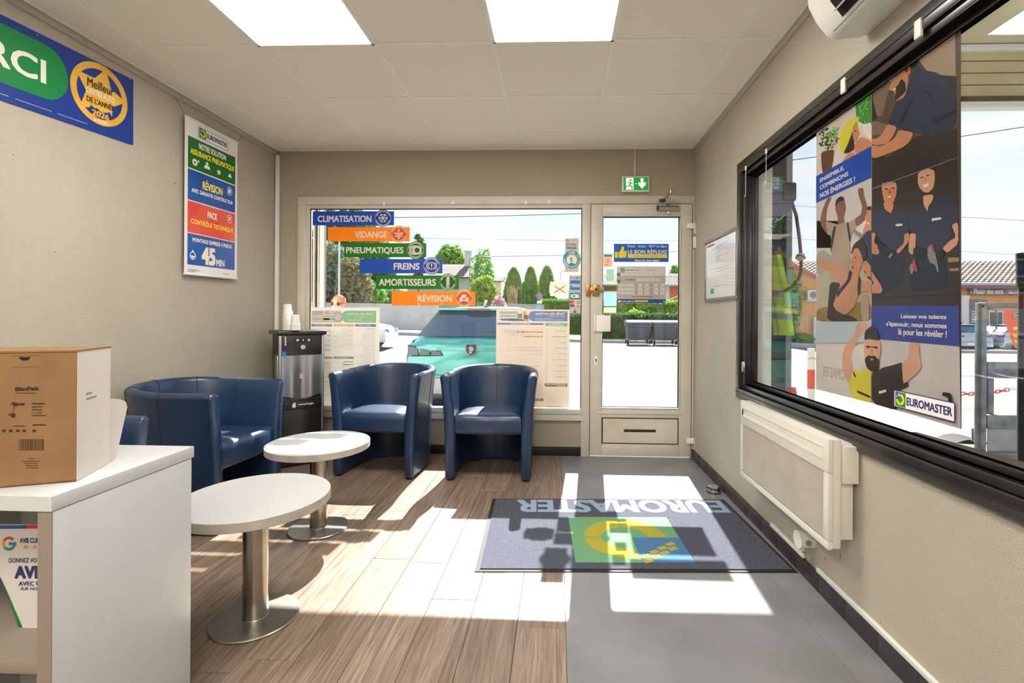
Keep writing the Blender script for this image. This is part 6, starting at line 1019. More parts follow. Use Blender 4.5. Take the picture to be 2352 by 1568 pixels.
f = Fr((a.x, Yo - .21, a.z), (b.x, Yo - .21, a.z), (a.x, Yo - .21, b.z), (0, -1, 0)); f.px = lambda u, v: f.inv(onY(u, v, Yo - .21)); f.k = 10; lettering(ss, 'ink_white', f, [tb(f, 'Plaisir des sens', (2237, 675), (2304, 663), .01), tb(f, 'INSTITUT DE BEAUTÉ', (2314, 668), (2380, 664), .0), tb(f, 'BIEN-ÊTRE', (2317, 674), (2352, 669), .04)], k=10)
a = onY(2226, 745, Yo - .1); b = onY(2266, 688, Yo - .1); sp = thing('shop_notice_board', 'dark information panel with white oval under the shop sign', 'sign', tuple(a)); obj('panel', MB().box(a.x, b.x, Yo - .15, Yo - .02, a.z, b.z), 'shop_grey', sp)
f = Fr((a.x, Yo - .16, a.z), (b.x, Yo - .16, a.z), (a.x, Yo - .16, b.z), (0, -1, 0)); pr(sp, 'oval', 'ink_white', lambda m: f.arc(m, .6, .82, .07, .09, 0, 360, 12)); pr(sp, 'text_lines', 'ink_white', lambda m: [f.rect(m, .1, .5 - .1 * i, .55 + .1 * (i % 2), .53 - .1 * i, 12) for i in range(5)])
obj('white_pilaster', MB().box(at(2212, 700, Yo)[0] - .5, at(2224, 700, Yo)[0], Yo - .1, Yo, oz, at(2212, 678, Yo)[1]), 'shutter_white', ob); win(ob, at(2272, 700, Yo)[0], at(2300, 700, Yo)[0], Yo, -.2, 1.6, False); win(ob, at(2310, 700, Yo)[0], at(2350, 700, Yo)[0], Yo, -.2, 1.6, False)
# ---- bins
mat('bin_grey', '#6e6f76', rough=.5, var=.15, vs=5); mat('bin_lid', '#7f8fb5', rough=.4)
def bin_(u, Y, label, first=None):
    x, _ = at(u, 760, Y); b = gz(x, Y) + .02
    if first: return dup(first, (x, Y, b), 0, label)
    t = thing('wheeled_bin', label, 'bin', (x, Y, b), 0, 'large wheeled bins across the road'); m = MB(); pv = None
    for z, w, d in ((.2, .46, .34), (.25, .48, .38), (.95, .55, .46), (1.0, .57, .48)):
        k_ = m.ring([Vector((sx * w, sy * d, z)) for sx, sy in ((-1, -1), (1, -1), (1, 1), (-1, 1))])
        if pv: m.bridge(pv, k_)
        else: m.cap(k_)
        pv = k_
    m.cap(pv); obj('body', m, 'bin_grey', t, world=False); m = MB(); m.prism([(-.54, 1.0), (.54, 1.0), (.54, 1.06), (.25, 1.14), (-.25, 1.14), (-.54, 1.06)], lambda y, z, x_: Vector((x_, y, z)), -.59, .59); obj('lid', m, 'bin_lid', t, world=False)
    for sx in (-.5, .5):
        for sy in (-.34, .34): obj('wheel', MB().cyl((sx - .03, sy, .1), (sx + .03, sy, .1), .1, n=14), 'rubber', t, world=False); obj('fork', MB().box(sx - .045, sx + .045, sy - .03, sy + .03, .1, .22), 'brushed', t, world=False)
    for s in (-.53, .53): obj('handle', MB().tube([(s * 1.04, -.3, .86), (s * 1.12, -.3, .9), (s * 1.12, .3, .9), (s * 1.04, .3, .86)], .02, 6), 'bin_grey', t, world=False)
    obj('front_rib', MB().box(-.5, .5, -.51, -.46, .84, .9), 'bin_grey', t, world=False); return t
b1_ = bin_(1464.5, 23.1, 'left grey wheeled bin seen through the door'); bin_(1524, 23.1, 'middle grey wheeled bin seen through the door', b1_); bin_(1583, 23.1, 'right grey wheeled bin, cut off by the edge of the door glass', b1_)
# ---- road signs, lamps, wires
sx, sz = at(1239, 680, 26); t = thing('road_sign', 'round no-parking sign above a blue dead-end sign on one post', 'road sign', (sx, 26, gz(sx, 26))); obj('post', MB().cyl((sx, 26.03, gz(sx, 26)), (sx, 26.03, sz + .15), .03, n=10), 'brushed', t)
mat('sign_red', '#df2430', rough=.4); mat('sign_sky', '#2f9be8', rough=.4); r = .17
obj('round_plate', MB().cyl((sx, 25.98, sz), (sx, 26, sz), r, n=32), 'ink_white', t); f = Fr((sx - r, 25.975, sz - r), (sx + r, 25.975, sz - r), (sx - r, 25.975, sz + r), (0, -1, 0)); pr(t, 'red_ring', 'sign_red', lambda m: (f.arc(m, .5, .5, .36, .48, 0, 360, 4, 32), f.stroke(m, [(.25, .75), (.75, .25)], .035, 5))); pr(t, 'blue_disc', 'sign_sky', lambda m: f.disc(m, .5, .5, .37, 2, 28))
q = onY(1239, 699, 26); obj('square_plate', MB().box(q.x - .13, q.x + .13, 25.98, 26, q.z - .2, q.z + .19, bev=.01), 'ink_white', t); f = Fr((q.x - .115, 25.975, q.z - .18), (q.x + .115, 25.975, q.z - .18), (q.x - .115, 25.975, q.z + .06), (0, -1, 0)); pr(t, 'blue_field', 'sign_sky', lambda m: f.rect(m, 0, 0, 1, 1, 2)); pr(t, 'white_bar', 'ink_white', lambda m: f.rect(m, .4, .08, .6, .7, 4)); pr(t, 'red_bar', 'sign_red', lambda m: f.rect(m, .22, .68, .78, .88, 4))
def lamp(label, u, vb, vt, Y, arm, m='brushed', r=.05):
    x, zt = at(u, vt, Y); b = gz(x, Y); t = thing('street_lamp', label, 'street lamp', (x, Y, b)); obj('pole', MB().cyl((x, Y, b), (x, Y, zt), r, r * .7, 10), m, t); xa_, za_ = at(u + arm, vt - 2, Y); obj('arm', MB().tube([(x, Y, zt - .05), ((x + xa_) / 2, Y, zt + .08), (xa_, Y, za_)], r * .6, 6), m, t); obj('lamp_head', MB().sph((xa_ + (.3 if arm > 0 else -.3), Y, za_), (.5, .18, .08), 12, 6), 'grey_plastic', t)
lamp('slim street lamp with long arm to the right, beside the house chimney', 1079, 700, 593, 36, 28); lamp('distant street lamp with short arm above the hedge', 1288, 690, 624, 60, 8)
x, _ = at(779, 600, 23); pl_ = obj('utility_pole', MB().cyl((x, 23, gz(x, 23)), (x, 23, at(779, 555, 23)[1]), .05, .04, 10), 'shutter_white'); tag(pl_, 'slim white pole standing in front of the leafy trees on the left', 'pole')
mat('wire', '#5f6d86', rough=.5)
for i, (p, q, Y, r, sag, lab) in enumerate((((700, 500), (1345, 490), 30, .022, 3, 'thick overhead cable crossing behind the CLIMATISATION strip'), ((900, 545), (1345, 553), 50, .014, 1, 'thin overhead wire below the thick cable in the front window'), ((1100, 589), (1620, 574), 40, .018, 3, 'overhead cable at street-lamp height behind the round teal sticker'), ((1380, 552), (1620, 552), 50, .012, 1, 'thin wire crossing the upper part of the door glass'), ((1800, 370), (2420, 281), 20, .018, 2, 'dark overhead cable rising to the right behind the tall posters in the side window'), ((1800, 470), (2420, 510), 30, .013, 2, 'thin overhead wire at mid height in the side window'), ((1800, 545), (2420, 590), 40, .012, 2, 'lowest thin wire above the tiled shop roof'), ((2100, 258), (2420, 232), 20, .012, 1, 'thin wire just under the outside roof beam'))):
    pts = [onY(p[0] + (q[0] - p[0]) * k / 10, p[1] + (q[1] - p[1]) * k / 10 + sag * 4 * (k / 10) * (1 - k / 10), Y) for k in range(11)]
    o = obj('overhead_wire', MB().tube(pts, r, 5), 'wire'); tag(o, lab, 'wire')
# ---- down pipes outside the left edge of the window
pp = thing('facade_pipes', 'bundle of vertical pale pipes outside the left edge of the front window', 'pipes', (onY(730, 700, 4.5).x, 4.5, GZ))
for u, r, mm in ((722, .016, 'brushed'), (728, .010, 'rubber'), (733, .018, 'brushed'), (740, .022, 'white_paint'), (745.5, .012, 'brushed')):
    x = onY(u, 700, 4.55).x; obj('pipe', MB().cyl((x, 4.55, GZ), (x, 4.55, 3.0), r, n=12), mm, pp)
# ---- cars
mat('tyre', '#1b1b1d', rough=.8); mat('rim', '#b9bcc0', rough=.3, metal=.8); mat('car_glass', '#2c3f4e', rough=.05, coat=1, spec=.8); mat('car_black', '#17191b', rough=.35); mat('lamp_clear', '#56636a', rough=.3); mat('lamp_red', '#b3262b', rough=.15, coat=1); mat('car_grey', '#9aa0a3', rough=.5)
def car(label, body, loc, rz, rear=True, group=None):
    """length axis = +y from the rear (y=0); z=0 is the ground"""
    t = thing('car', label, 'car', loc, rz, group); m = MB(); pv = None
    def sec(y, zr_, hw, belt, tw, zb_=.26, full=True):
        if full: P_ = [(tw * .0, zb_), (hw * .86, zb_), (hw * .97, zb_ + .1), (hw, .55), (hw * .985, .75), (hw * .94, belt - .04), (hw * .9, belt), (tw + .06, zr_ - .12), (tw, zr_ - .045), (tw * .75, zr_ - .01), (0, zr_)]
        return [Vector((x, y, z)) for x, z in P_] + [Vector((-x, y, z)) for x, z in reversed(P_[1:-1])]
    #        y    roof  hw   belt  roofhw
    S = [(0.0, .92, .84, .86, .70), (.05, .975, .86, .93, .74), (.12, 1.0, .90, .96, .78), (.30, 1.10, .915, .98, .74), (.62, 1.395, .92, .98, .60), (1.2, 1.44, .925, .97, .60), (2.2, 1.445, .925, .95, .59), (2.75, 1.40, .92, .93, .57), (3.35, 1.08, .915, .92, .66), (3.55, .98, .91, .90, .72), (4.15, .86, .88, .80, .70), (4.36, .68, .80, .62, .6)]
    for s in S:
        k_ = m.ring(sec(*s))
        if pv: m.bridge(pv, k_)
        else: m.cap(k_, True)
        pv = k_
    m.cap(pv); obj('body', m, body, t, world=False, ang=42)
    def q4(name, mt, pts, th=.012): mb = MB(); A_ = mb.ring([Vector(p) for p in pts]); n = (Vector(pts[1]) - Vector(pts[0])).cross(Vector(pts[2]) - Vector(pts[0])).normalized() * th; B_ = mb.ring([Vector(p) + n for p in pts]); mb.bridge(A_, B_); mb.cap(A_); mb.cap(B_, True); return obj(name, mb, mt, t, world=False)
    q4('rear_window', 'car_glass', [(-.74, .135, 1.02), (.74, .135, 1.02), (.70, .29, 1.105), (.57, .585, 1.372), (-.57, .585, 1.372), (-.70, .29, 1.105)]); q4('windscreen', 'car_glass', [(.62, 2.86, 1.34), (.70, 3.42, 1.045), (-.70, 3.42, 1.045), (-.62, 2.86, 1.34)], -.012)
    for s in (-1, 1):
        q4('side_window', 'car_glass', [(s * .845, .75, 1.0), (s * .845, 1.75, .99), (s * .685, 1.75, 1.36), (s * .685, 1.0, 1.35)], .02 * s); q4('side_window', 'car_glass', [(s * .845, 1.83, .99), (s * .84, 2.95, .97), (s * .68, 2.6, 1.34), (s * .685, 1.83, 1.36)], .02 * s)
        for y in (.78, 3.5):
            w = obj('wheel', MB().lathe([(.2, -.11), (.32, -.1), (.335, -.05), (.335, .05), (.32, .1), (.2, .11)], (s * .84, y, .33), 28, Matrix.Rotation(R(90), 4, 'Y')), 'tyre', t, world=False); obj('rim', MB().lathe([(.0, s * .09), (.12, s * .115), (.21, s * .112), (.22, s * .1)] if s > 0 else [(.22, -.1), (.21, -.112), (.12, -.115), (.0, -.09)], (s * .84, y, .33), 10, Matrix.Rotation(R(90), 4, 'Y')), 'rim', w, world=False)
        obj('mirror', MB().sph((s * 1.0, 2.75, 1.0), (.1, .07, .07), 10, 8), body, t, world=False)
        q4('rear_lamp_surround', 'car_black', [(s * .83, .0, .76), (s * .36, -.006, .775), (s * .40, -.004, .84), (s * .84, .03, .915)], .01 * s); q4('headlamp', 'lamp_clear', [(s * .78, 4.30, .66), (s * .45, 4.385, .62), (s * .45, 4.36, .70), (s * .80, 4.2, .78)], .015)
        for k in range(3): q4('rear_lamp', 'lamp_clear' if rear else 'lamp_red', [(s * (.82 - .15 * k), -.012, .78), (s * (.69 - .15 * k), -.014, .785), (s * (.70 - .15 * k), -.010, .87 - .02 * k), (s * (.82 - .15 * k), -.004, .89 - .02 * k)], .01 * s)
    obj('bumper', MB().box(-.84, .84, -.05, .12, .26, .5, bev=.04), 'car_grey' if rear else body, t, world=False); obj('diffuser', MB().box(-.6, .6, -.06, .02, .2, .3, bev=.02), 'car_black', t, world=False); obj('lamp_bar', MB().box(-.45, .45, -.008, .01, .845, .885), body, t, world=False)
    obj('spoiler', MB().box(-.58, .58, .50, .74, 1.365, 1.40, bev=.015), body, t, world=False); obj('brake_light', MB().box(-.16, .16, .488, .5, 1.372, 1.388), 'lamp_red', t, world=False); obj('tailgate_line', MB().box(-.7, .7, -.012, .0, .528, .534), 'car_black', t, world=False)
    obj('number_plate', MB().box(-.26, .26, -.058, -.05, .36, .47, bev=.004), 'ink_white', t, world=False); obj('wiper', MB().tube([(0, .215, 1.06), (.3, .24, 1.085), (.42, .245, 1.09)], .012, 5), 'car_black', t, world=False)
    m = MB(); m.prism([(0, 0), (.2, 0), (.2, .02), (.17, .1), (.14, .09)], lambda y, z, x: Vector((x, .9 + y, 1.43 + z)), -.02, .02); obj('roof_fin', m, 'car_black', t, world=False); return t
mat('paint_turquoise', '#3f9f9c', rough=.22, metal=.25, coat=1); mat('paint_white', '#eceef0', rough=.25, coat=1); mat('paint_silver', '#a9b2bd', rough=.28, metal=.5, coat=1)
cr = car('turquoise hatchback parked right outside the front window, seen from behind', 'paint_turquoise', (-1.10, 6.15, gz(-1.1, 6.2)), R(-1.5))
em = Vector((0, -.035, .765)); f = Fr((-.075, -.03, .77), (.075, -.03, .77), (-.075, -.03, .94), (0, -1, 0))
shp = [(.0, .9), (.1, 1), (.5, .95), (.9, 1), (1, .9), (.98, .5), (.85, .22), (.5, 0), (.15, .22), (.02, .5)]
for nm, mm, sc, k in (('emblem_shield', 'grey_plastic', 1, 0), ('emblem_field', 'car_black', .9, 3)): mb = MB(); f.poly(mb, [(.5 + (a - .5) * sc, .52 + (b - .52) * sc) for a, b in shp], k); obj(nm, mb, mm, cr, world=False, solid=False)
mb = MB(); f.poly(mb, [(.3, .3), (.45, .2), (.6, .28), (.55, .4), (.7, .45), (.75, .6), (.62, .75), (.45, .8), (.32, .7), (.3, .55), (.42, .5), (.35, .4)], 6); obj('emblem_head', mb, 'grey_plastic', cr, world=False, solid=False)
car('white car driving on the road behind the left window chair', 'paint_white', (at(908, 780, 18)[0] - 4.4, 17.6, gz(-8, 17.6)), R(-88)); car('silver car parked in front of the orange shop, left one', 'paint_silver', (at(2236, 760, 25.5)[0], 25.5, gz(22, 26)), R(-12), rear=False, group='silver cars parked at the orange shop'); car('silver car parked in front of the orange shop, right one beyond the metal trailer', 'paint_silver', (at(2272, 760, 26.5)[0], 26.5, gz(26, 26)), R(-88), rear=False, group='silver cars parked at the orange shop')
# ---- person behind the poster
def person():
    px, Yp = onY(777, 690, 6.0).x, 6.0; top = onY(777, 681, Yp).z; b = gz(px, Yp); h = top - b; s = h / 1.72
    t = thing('person', 'person with short orange hair and dark sunglasses standing outside behind the left tariff poster', 'person', (px, Yp, b), 0)
    J = [((0, 0, .95), .15, -1), ((0, 0, 1.12), .135, 0), ((0, .01, 1.3), .16, 1), ((0, .01, 1.42), .1, 2), ((0, 0, 1.49), .052, 3), ((.17, .01, 1.38), .062, 2), ((-.17, .01, 1.38), .062, 2), ((.22, .03, 1.12), .045, 5), ((-.22, .03, 1.12), .045, 6), ((.2, -.12, .92), .033, 7), ((-.2, -.12, .92), .033, 8), ((.09, 0, .86), .1, 0), ((-.09, 0, .86), .1, 0), ((.1, -.01, .48), .065, 11), ((-.1, -.01, .48), .065, 12), ((.1, .02, .08), .042, 13), ((-.1, .02, .08), .042, 14), ((.1, -.13, .035), .035, 15), ((-.1, -.13, .035), .035, 16), ((.19, -.19, .88), .03, 9), ((-.19, -.19, .88), .03, 10)]
    me = bpy.data.meshes.new('body'); me.from_pydata([tuple(Vector(p) * s) for p, _, _ in J], [(a, i) for i, (_, _, a) in enumerate(J) if a >= 0], []); o = bpy.data.objects.new('body', me); COL.objects.link(o); md = o.modifiers.new('skin', 'SKIN')
    for i, (_, r, _) in enumerate(J): me.skin_vertices[0].data[i].radius = (r * s, r * s * .8)
    me.skin_vertices[0].data[0].use_root = True; o.modifiers.new('sub', 'SUBSURF').levels = 2; bpy.context.view_layer.update(); dg = bpy.context.evaluated_depsgraph_get(); m2 = bpy.data.meshes.new_from_object(o.evaluated_get(dg)); bpy.data.objects.remove(o)
    for q in ('skin_p', 'top_p', 'jeans_p', 'shoe_p'): pass
    for n_ in (mat('cloth_top', '#5f7fb0', rough=.8), mat('cloth_jeans', '#33405f', rough=.8), mat('skin_person', '#e0ab8d', rough=.5), mat('shoe', '#2a2622', rough=.6)): m2.materials.append(n_)
    for p in m2.polygons:
        c = p.center / s; p.use_smooth = True; p.material_index = 3 if c.z < .09 else (1 if c.z < .95 and abs(c.x) < .18 else (2 if (c.z > 1.44 or (abs(c.x) > .15 and c.z < 1.1)) else 0))
    bo = bpy.data.objects.new('body', m2); link(bo, t, False)
    hz = 1.6 * s; m = MB(); m.sph((0, -.01, hz), (.078 * s, .095 * s, .118 * s), 20, 16); m.sph((0, -.105 * s, hz - .015), (.014, .02, .026), 8, 6); m.box(-.025, .025, -.1 * s, -.08 * s, hz - .062, hz - .052, bev=.003)
    for sx_ in (-1, 1): m.sph((sx_ * .08 * s, 0, hz), (.012, .022, .03), 8, 6)
    obj('head', m, 'skin_person', t, world=False, ang=80)
    m = MB(); rg = random.Random(5)
    for i in range(46):
        a = rg.uniform(0, 2 * pi); e = rg.uniform(.15, 1.4); p = Vector((cos(a) * cos(e) * .078, sin(a) * cos(e) * .09 + .02, sin(e) * .105 + .02)) * s; m.sph(p + Vector((0, 0, hz)), (.03 * s, .03 * s, .022 * s), 8, 6)
    m.sph((0, .025, hz + .025), (.085 * s, .095 * s, .105 * s), 16, 12); obj('hair', m, mat('hair_orange', '#e2571b', rough=.5, c2='#f08a45', vs=40), t, world=False, ang=80)
    m = MB()
    for sx_ in (-1, 1): m.sph((sx_ * .036 * s, -.09 * s, hz + .012), (.032 * s, .012, .026 * s), 12, 8)
    m.box(-.01, .01, -.1 * s, -.09 * s, hz + .012, hz + .02); m.box(-.08 * s, -.065 * s, -.07 * s, .01, hz + .012, hz + .02); m.box(.065 * s, .08 * s, -.07 * s, .01, hz + .012, hz + .02); obj('sunglasses', m, 'car_black', t, world=False)
person()
# ================================================================== covered bay outside the side window
mat('bay_cream', '#e2d8bb', rough=.75, c2='#d6cba9', vs=3); mat('bay_slat', '#cbbf98', rough=.7, c2='#b8ab84', vs=4); mat('pier_dark', '#3b3834', rough=.7); mat('galv', '#9fa3a2', rough=.42, metal=.6, c2='#757a78', vs=14); mat('dark_line', '#4a3d2c', rough=.8)
YB_ = 4.1; zs = onY(2215, 105, YB_).z
s1_ = struct('trim_4', MB().box(1.27, 12, 1.0, YB_ + .12, zs, zs + .2), 'bay_cream'); 
m = MB(); m.prism([(1.27, 1.0), (6.5, YB_ - .4), (9, YB_ - .4), (9, .4), (1.27, .4)], lambda x, y, z: Vector((x, y, z)), zs - .05, zs + .01); obj('ceiling_panel', m, 'bay_cream', s1_)
z1 = onY(2215, 112, YB_).z; z0 = onY(2215, 224, YB_).z; ln = struct('trim_5', MB().box(1.27, 12, YB_ + .02, YB_ + .12, z0, zs), 'bay_slat'); hh = (z1 - z0) / 4.1
for i in range(4): obj('slat', MB().box(1.3, 12, YB_ - .01, YB_ + .03, z0 + hh * i + .006, z0 + hh * (i + 1) - .004, bev=.004), 'bay_slat', ln)
obj('lip', MB().box(1.3, 12, YB_ - .04, YB_ + .04, zs - .06, zs - .01, bev=.004), 'white_paint', ln); obj('dark_gap', MB().box(1.3, 12, YB_ - .02, YB_ + .06, z0 - .045, z0), 'dark_line', ln); obj('bottom_lip', MB().box(1.3, 12, YB_ - .03, YB_ + .06, z0 - .09, z0 - .045, bev=.003), 'white_paint', ln)  # dark strip colours in the shaded gap between slats and bottom lip
pi_ = struct('trim_6', MB().box(1.262, 1.905, 4.1, 4.45, GZ, 2.9), 'pier_dark'); obj('corner_strip', MB().box(1.885, 1.93, 4.07, 4.46, GZ, 2.9), 'grey_plastic', pi_)
# hose reel, hose, gun
hr = thing('hose_reel', 'dark hose reel with looping air hose and ball stopper beside the side window', 'hose reel', (1.83, 3.9, 1.9)); hy = 3.85
a = onY(1770, 458, hy); m = MB(); m.cyl((a.x, hy - .06, a.z), (a.x, hy + .06, a.z), .155, n=32); obj('drum', m, mat('reel_blue', '#2b3c66', rough=.3, coat=.5), hr); a = onY(1808, 440, hy); obj('outlet_housing', MB().box(a.x - .07, a.x + .045, hy - .07, hy + .07, a.z - .09, a.z + .06, bev=.02), 'black_metal', hr); obj('bracket', MB().box(a.x - .2, a.x - .05, hy + .05, 4.12, a.z - .05, a.z + .05), 'black_metal', hr)
hp_ = [onY(u, v, hy) for u, v in ((1806, 455), (1818, 462), (1829, 495), (1836, 545), (1840, 590), (1840, 622), (1833, 643), (1820, 658), (1803, 668), (1790, 671))]; obj('hose', MB().tube(hp_, .0125, 10), mat('hose_brown', '#5d4238', rough=.35), hr)
hp2 = [onY(u, v, hy) for u, v in ((1806, 462), (1808, 475), (1803, 490), (1793, 500), (1778, 508))]; obj('hose', MB().tube(hp2, .012, 10), 'brushed', hr)
p = onY(1839, 590, hy); bl = obj('ball_stopper', MB().sph(p, .034, 18, 12), mat('ball_stripe', '#c8c3b8', rough=.5), hr); obj('stripe', MB().tube([p + Vector((.0345 * cos(a_), .0345 * sin(a_), .012 * sin(2 * a_))) for a_ in [2 * pi * i / 24 for i in range(24)]], .004, 5, True), 'black_plastic', bl)
p = onY(1776, 672, hy); obj('grip', MB().box(p.x - .05, p.x + .035, hy - .018, hy + .018, p.z - .018, p.z + .022, bev=.008), 'black_plastic', hr)
# high-visibility jacket hanging on the pier
hv = thing('safety_jacket', 'fluorescent yellow safety jacket with grey bands hanging below the hose reel', 'jacket', (1.75, 3.97, .95)); mat('hivis', '#c6e021', rough=.6, c2='#aacc10', vs=12); mat('reflective', '#9fa6a6', rough=.3, metal=.4)
def jac(z0_, z1_, ex, mt, nm):
    m = MB(); pv = None
    for i in range(13):
        q = i / 12; z = z0_ + (z1_ - z0_) * q; Q = (z - .95) / .72; w = .03 + .045 * (1 - Q) ** .8 if Q < 1 else .03; w = max(.015, w * (1 if Q < .85 else (1 - Q) / .15 * .8 + .2)) + ex
        k_ = m.ring([Vector((1.745 + .07 * (1 - Q) + w * cos(a_) + .012 * cos(5 * a_ + 6 * Q), 3.95 + (.05 + ex + .012 * sin(4 * a_ + Q * 5)) * sin(a_), z)) for a_ in [2 * pi * j / 26 for j in range(26)]])
        if pv: m.bridge(pv, k_)
        else: m.cap(k_, True)
        pv = k_
    m.cap(pv); return obj(nm, m, mt, hv, ang=70)
jac(1.0, 1.64, 0, 'hivis', 'body'); jac(1.13, 1.17, .004, 'reflective', 'reflective_band'); jac(1.3, 1.345, .004, 'reflective', 'reflective_band'); obj('sleeve', MB().tube([(1.755, 3.9, 1.5), (1.79, 3.89, 1.38), (1.81, 3.88, 1.22)], [.02, .026, .02], 12), 'hivis', hv); obj('hanging_loop', MB().tube([(1.745, 3.96, 1.62), (1.745, 4.0, 1.7), (1.745, 4.1, 1.71)], .006, 6), 'black_plastic', hv)
# cone, bollard, chain
cn_ = thing('traffic_cone', 'orange traffic cone just outside the left corner of the side window', 'cone', (1.71, 3.6, GZ)); mat('cone_orange', '#ef4a2c', rough=.45)
obj('base', MB().box(1.51, 1.91, 3.4, 3.8, GZ, GZ + .04, bev=.01), 'rubber', cn_); obj('cone', MB().lathe([(.15, GZ + .04), (.028, .63)], (1.71, 3.6, 0), 28), 'cone_orange', cn_); obj('white_band', MB().lathe([(.115, GZ + .26), (.084, GZ + .42)], (1.71, 3.6, 0), 28), 'ink_white', cn_)
bx_, _ = at(1863, 860, 7.3); zt2 = at(1863, 800, 7.3)[1]; g0_ = gz(bx_, 7.3); bo_ = thing('bollard', 'white post with orange band standing on the forecourt beside the left tall poster', 'post', (bx_, 7.3, g0_)); obj('post', MB().cyl((bx_, 7.3, g0_), (bx_, 7.3, zt2), .05, n=20), 'ink_white', bo_); z0b, z1b = at(1863, 892, 7.3)[1], at(1863, 848, 7.3)[1]; obj('orange_band', MB().cyl((bx_, 7.3, z0b), (bx_, 7.3, z1b), .0515, n=20), 'cone_orange', bo_); obj('rope_tie', MB().tube([(bx_ + .055 * cos(a_), 7.3 + .055 * sin(a_), at(1863, 822, 7.3)[1] + .01 * sin(3 * a_)) for a_ in [2 * pi * i / 12 for i in range(12)]], .01, 5, True), 'tan', bo_)
chn = thing('barrier_chain', 'sagging red and white plastic chain behind the right tall poster and trailer', 'chain', tuple(onY(2280, 893, 4.6))); P0_, P1_ = onY(2195, 903, 4.6), onY(2400, 868, 4.6); nl = 20
for i in range(nl):
    q = (i + .5) / nl; c = P0_.lerp(P1_, q) + Vector((0, 0, -.05 * 4 * q * (1 - q))); d = (P1_ - P0_).normalized() * ((P1_ - P0_).length / nl * .68); nrm = Vector((0, 0, 1)) if i % 2 else Vector((0, 1, 0))
    obj('link', MB().tube([c + d * cos(a_) + nrm * .014 * sin(a_) for a_ in [2 * pi * k / 14 for k in range(14)]], .0045, 6, True), 'sign_red' if q < .62 else 'ink_white', chn)
# galvanised trailer
tY = 3.0; tx = lambda u: onY(u, 800, tY).x; tz = lambda v, u=2280: onY(u, v, tY).z
tl = thing('trailer', 'galvanised steel trailer end with mesh frame outside the right of the side window', 'trailer', (tx(2300), tY, GZ))
def gb_(name, u0, v0, u1, v1, d=.04, y=0, m='galv', w=None): a = onY(u0, v1, tY + y); b = onY(u1, v0, tY + y); return obj(name, MB().box(a.x, b.x, tY + y, tY + y + d, min(a.z, b.z), max(a.z, b.z), bev=.004), m, tl)
gb_('corner_post', 2253, 695, 2268, 1043, .05); gb_('top_rail', 2268, 695, 2430, 708, .05); gb_('middle_rail', 2268, 832, 2430, 868, .03); gb_('lower_rail', 2268, 955, 2430, 985, .03); gb_('side_sheet', 2268, 985, 2430, 1042, .006, .02, mat('galv_sheet', '#b5b8b8', rough=.35, metal=.4, c2='#a39a97', vs=6)); gb_('bottom_rail', 2253, 1042, 2430, 1052, .06); gb_('inner_post', 2270, 868, 2284, 955, .03, .03)
pts = [onY(u, v, tY + .02) for u, v in ((2266, 712), (2280, 708), (2288, 714), (2290, 730), (2288, 755), (2280, 762))]; obj('tie_bar', MB().tube(pts, .006, 8), 'galv', tl)
for v in (702, 1035): p = onY(2258, v, tY - .003); obj('bolt', MB().cyl((p.x, tY - .004, p.z), (p.x, tY + .002, p.z), .008, n=10), 'rubber', tl)
x0_, x1_ = tx(2253), tx(2430)
for xx in (x0_ + .25, x1_ + .2): obj('wheel', MB().cyl((xx, tY + .35, GZ + .24), (xx, tY + .52, GZ + .24), .24, n=28), 'tyre', tl)
obj('chassis', MB().box(x0_, x1_ + .5, tY + .06, tY + 1.4, tz(1052) - .08, tz(1052), bev=.01), 'galv', tl); obj('coupling', MB().tube([onY(2253, 968, tY + .1), onY(2236, 985, tY + .1), onY(2236, 1010, tY + .1), onY(2253, 1020, tY + .1)], .012, 8), 'galv', tl); obj('cable', MB().tube([onY(2253, 1010, tY + .1), onY(2238, 1030, tY + .1), onY(2225, 1045, tY + .12)], .006, 6), 'grey_plastic', tl); obj('jack_leg', MB().cyl((x0_ + .1, tY + .1, GZ), (x0_ + .1, tY + .1, tz(1045)), .025, n=12), 'galv', tl)
# promotional board
pb = thing('promotion_board', 'red and orange promotion board with large yellow figures beyond the trailer', 'sign', (onY(2345, 790, 6).x, 6, GZ)); yb_ = 6.0; a = onY(2312, 790, yb_); b = onY(2450, 712, yb_); m = MB(); m.prism([(a.x - .0, b.z), (b.x, b.z), (b.x, a.z - .05), (onY(2336, 790, yb_).x, a.z - .05), (a.x, onY(2312, 740, yb_).z)], lambda x, z, y: Vector((x, y, z)), yb_, yb_ + .03); obj('panel', m, mat('promo_red', '#ee5a3c', rough=.5), pb)
f = Fr((a.x, yb_ - .002, a.z), (b.x, yb_ - .002, a.z), (a.x, yb_ - .002, b.z), (0, -1, 0)); f.px = lambda u, v: f.inv(onY(u, v, yb_)); q0 = f.px(2327, 728); q1 = f.px(2390, 714); euro_logo(pb, f.sub(q0[0], q0[1], q1[0], q1[1], 2)); lettering(pb, 'yellow', f, [tb(f, '-20', (2326, 765), (2378, 732), .04), tb(f, 'RÉVISION', (2327, 776), (2400, 766), .04), tb(f, 'VIDANGE', (2328, 788), (2395, 779), .04)], k=3); obj('leg', MB().box(b.x - .3, b.x - .25, yb_ + .03, yb_ + .07, gz(4, 6), b.z), 'galv', pb); obj('leg', MB().box(a.x + .25, a.x + .3, yb_ + .03, yb_ + .07, gz(4, 6), b.z), 'galv', pb)
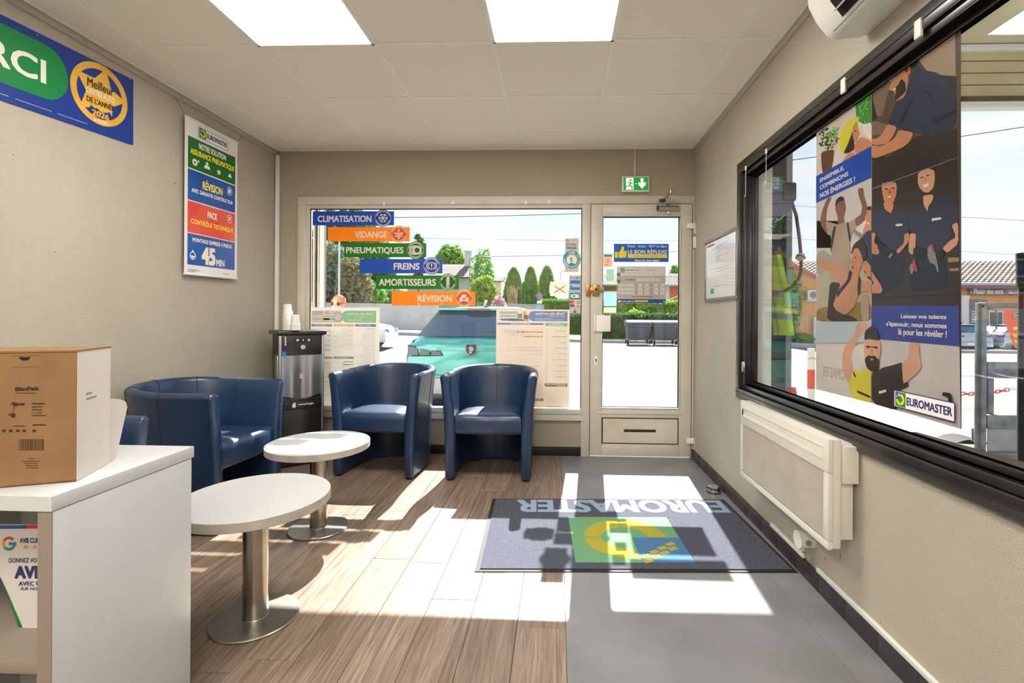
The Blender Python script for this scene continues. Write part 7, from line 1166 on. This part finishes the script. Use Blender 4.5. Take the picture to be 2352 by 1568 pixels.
# black post at the right edge and timber
p = onY(2352, 700, 2.7); bp_ = thing('black_post', 'black cylindrical post at the right edge of the side window view', 'post', (p.x, 2.7, GZ)); obj('tube', MB().cyl((p.x + .012, 2.7, GZ), (p.x + .012, 2.7, onY(2352, 655, 2.7).z), .034, n=24), 'rubber', bp_); obj('head', MB().cyl((p.x + .012, 2.7, onY(2352, 655, 2.7).z), (p.x + .012, 2.7, onY(2352, 581, 2.7).z), .042, .044, 24), 'rubber', bp_)
tb__ = thing('timber_board', 'weathered wooden board lying outside along the bottom of the side window', 'board', (1.6, 1.75, .55)); mat('timber', '#8b715c', rough=.8, c2='#6d5848', vs=6, aniso=(30, 2, 30), bump=.5, bs=40)
m = MB(); m.prism([(1.578, 2.32), (1.70, 2.36), (1.86, 1.0), (1.40, 1.0), (1.45, 1.6)], lambda x, y, z: Vector((x, y, z)), .565, .6); obj('board', m, 'timber', tb__)
for y in (1.2, 2.1): obj('support', MB().box(1.55, 1.68, y - .05, y + .05, GZ, .566, bev=.005), 'timber', tb__)

mat('stain', '#7d6240', rough=.7); wrs = bpy.data.objects['wall_right']
for u, v, r, h in ((1896, 1282, .004, .006), (1930, 1277, .003, .012), (1981, 1283, .0025, .0025), (1771, 1162, .003, .004), (1915, 1238, .003, .003), (1906, 1238, .002, .002), (2022, 1428, .003, .003), (1985, 1180, .002, .002)):
    p = onX(u, v, RX - .0006); m = MB(); m.face([Vector((RX - .0006, p.y + r * cos(a_) * (1 + .3 * sin(3 * a_)), p.z + h * sin(a_))) for a_ in [2 * pi * i / 12 for i in range(12)]]); obj('stain', m, 'stain', wrs, solid=False)
wls = bpy.data.objects['wall_left']
for u, v, r in ((401, 421, .005), (126, 578, .0025), (30, 355, .0025), (398, 404, .003)):
    p = onX(u, v, LX + .0006); m = MB(); m.face([Vector((LX + .0006, p.y + r * cos(a_), p.z + r * sin(a_))) for a_ in [2 * pi * i / 10 for i in range(10)]]); obj('nail_hole', m, 'stain', wls, solid=False)
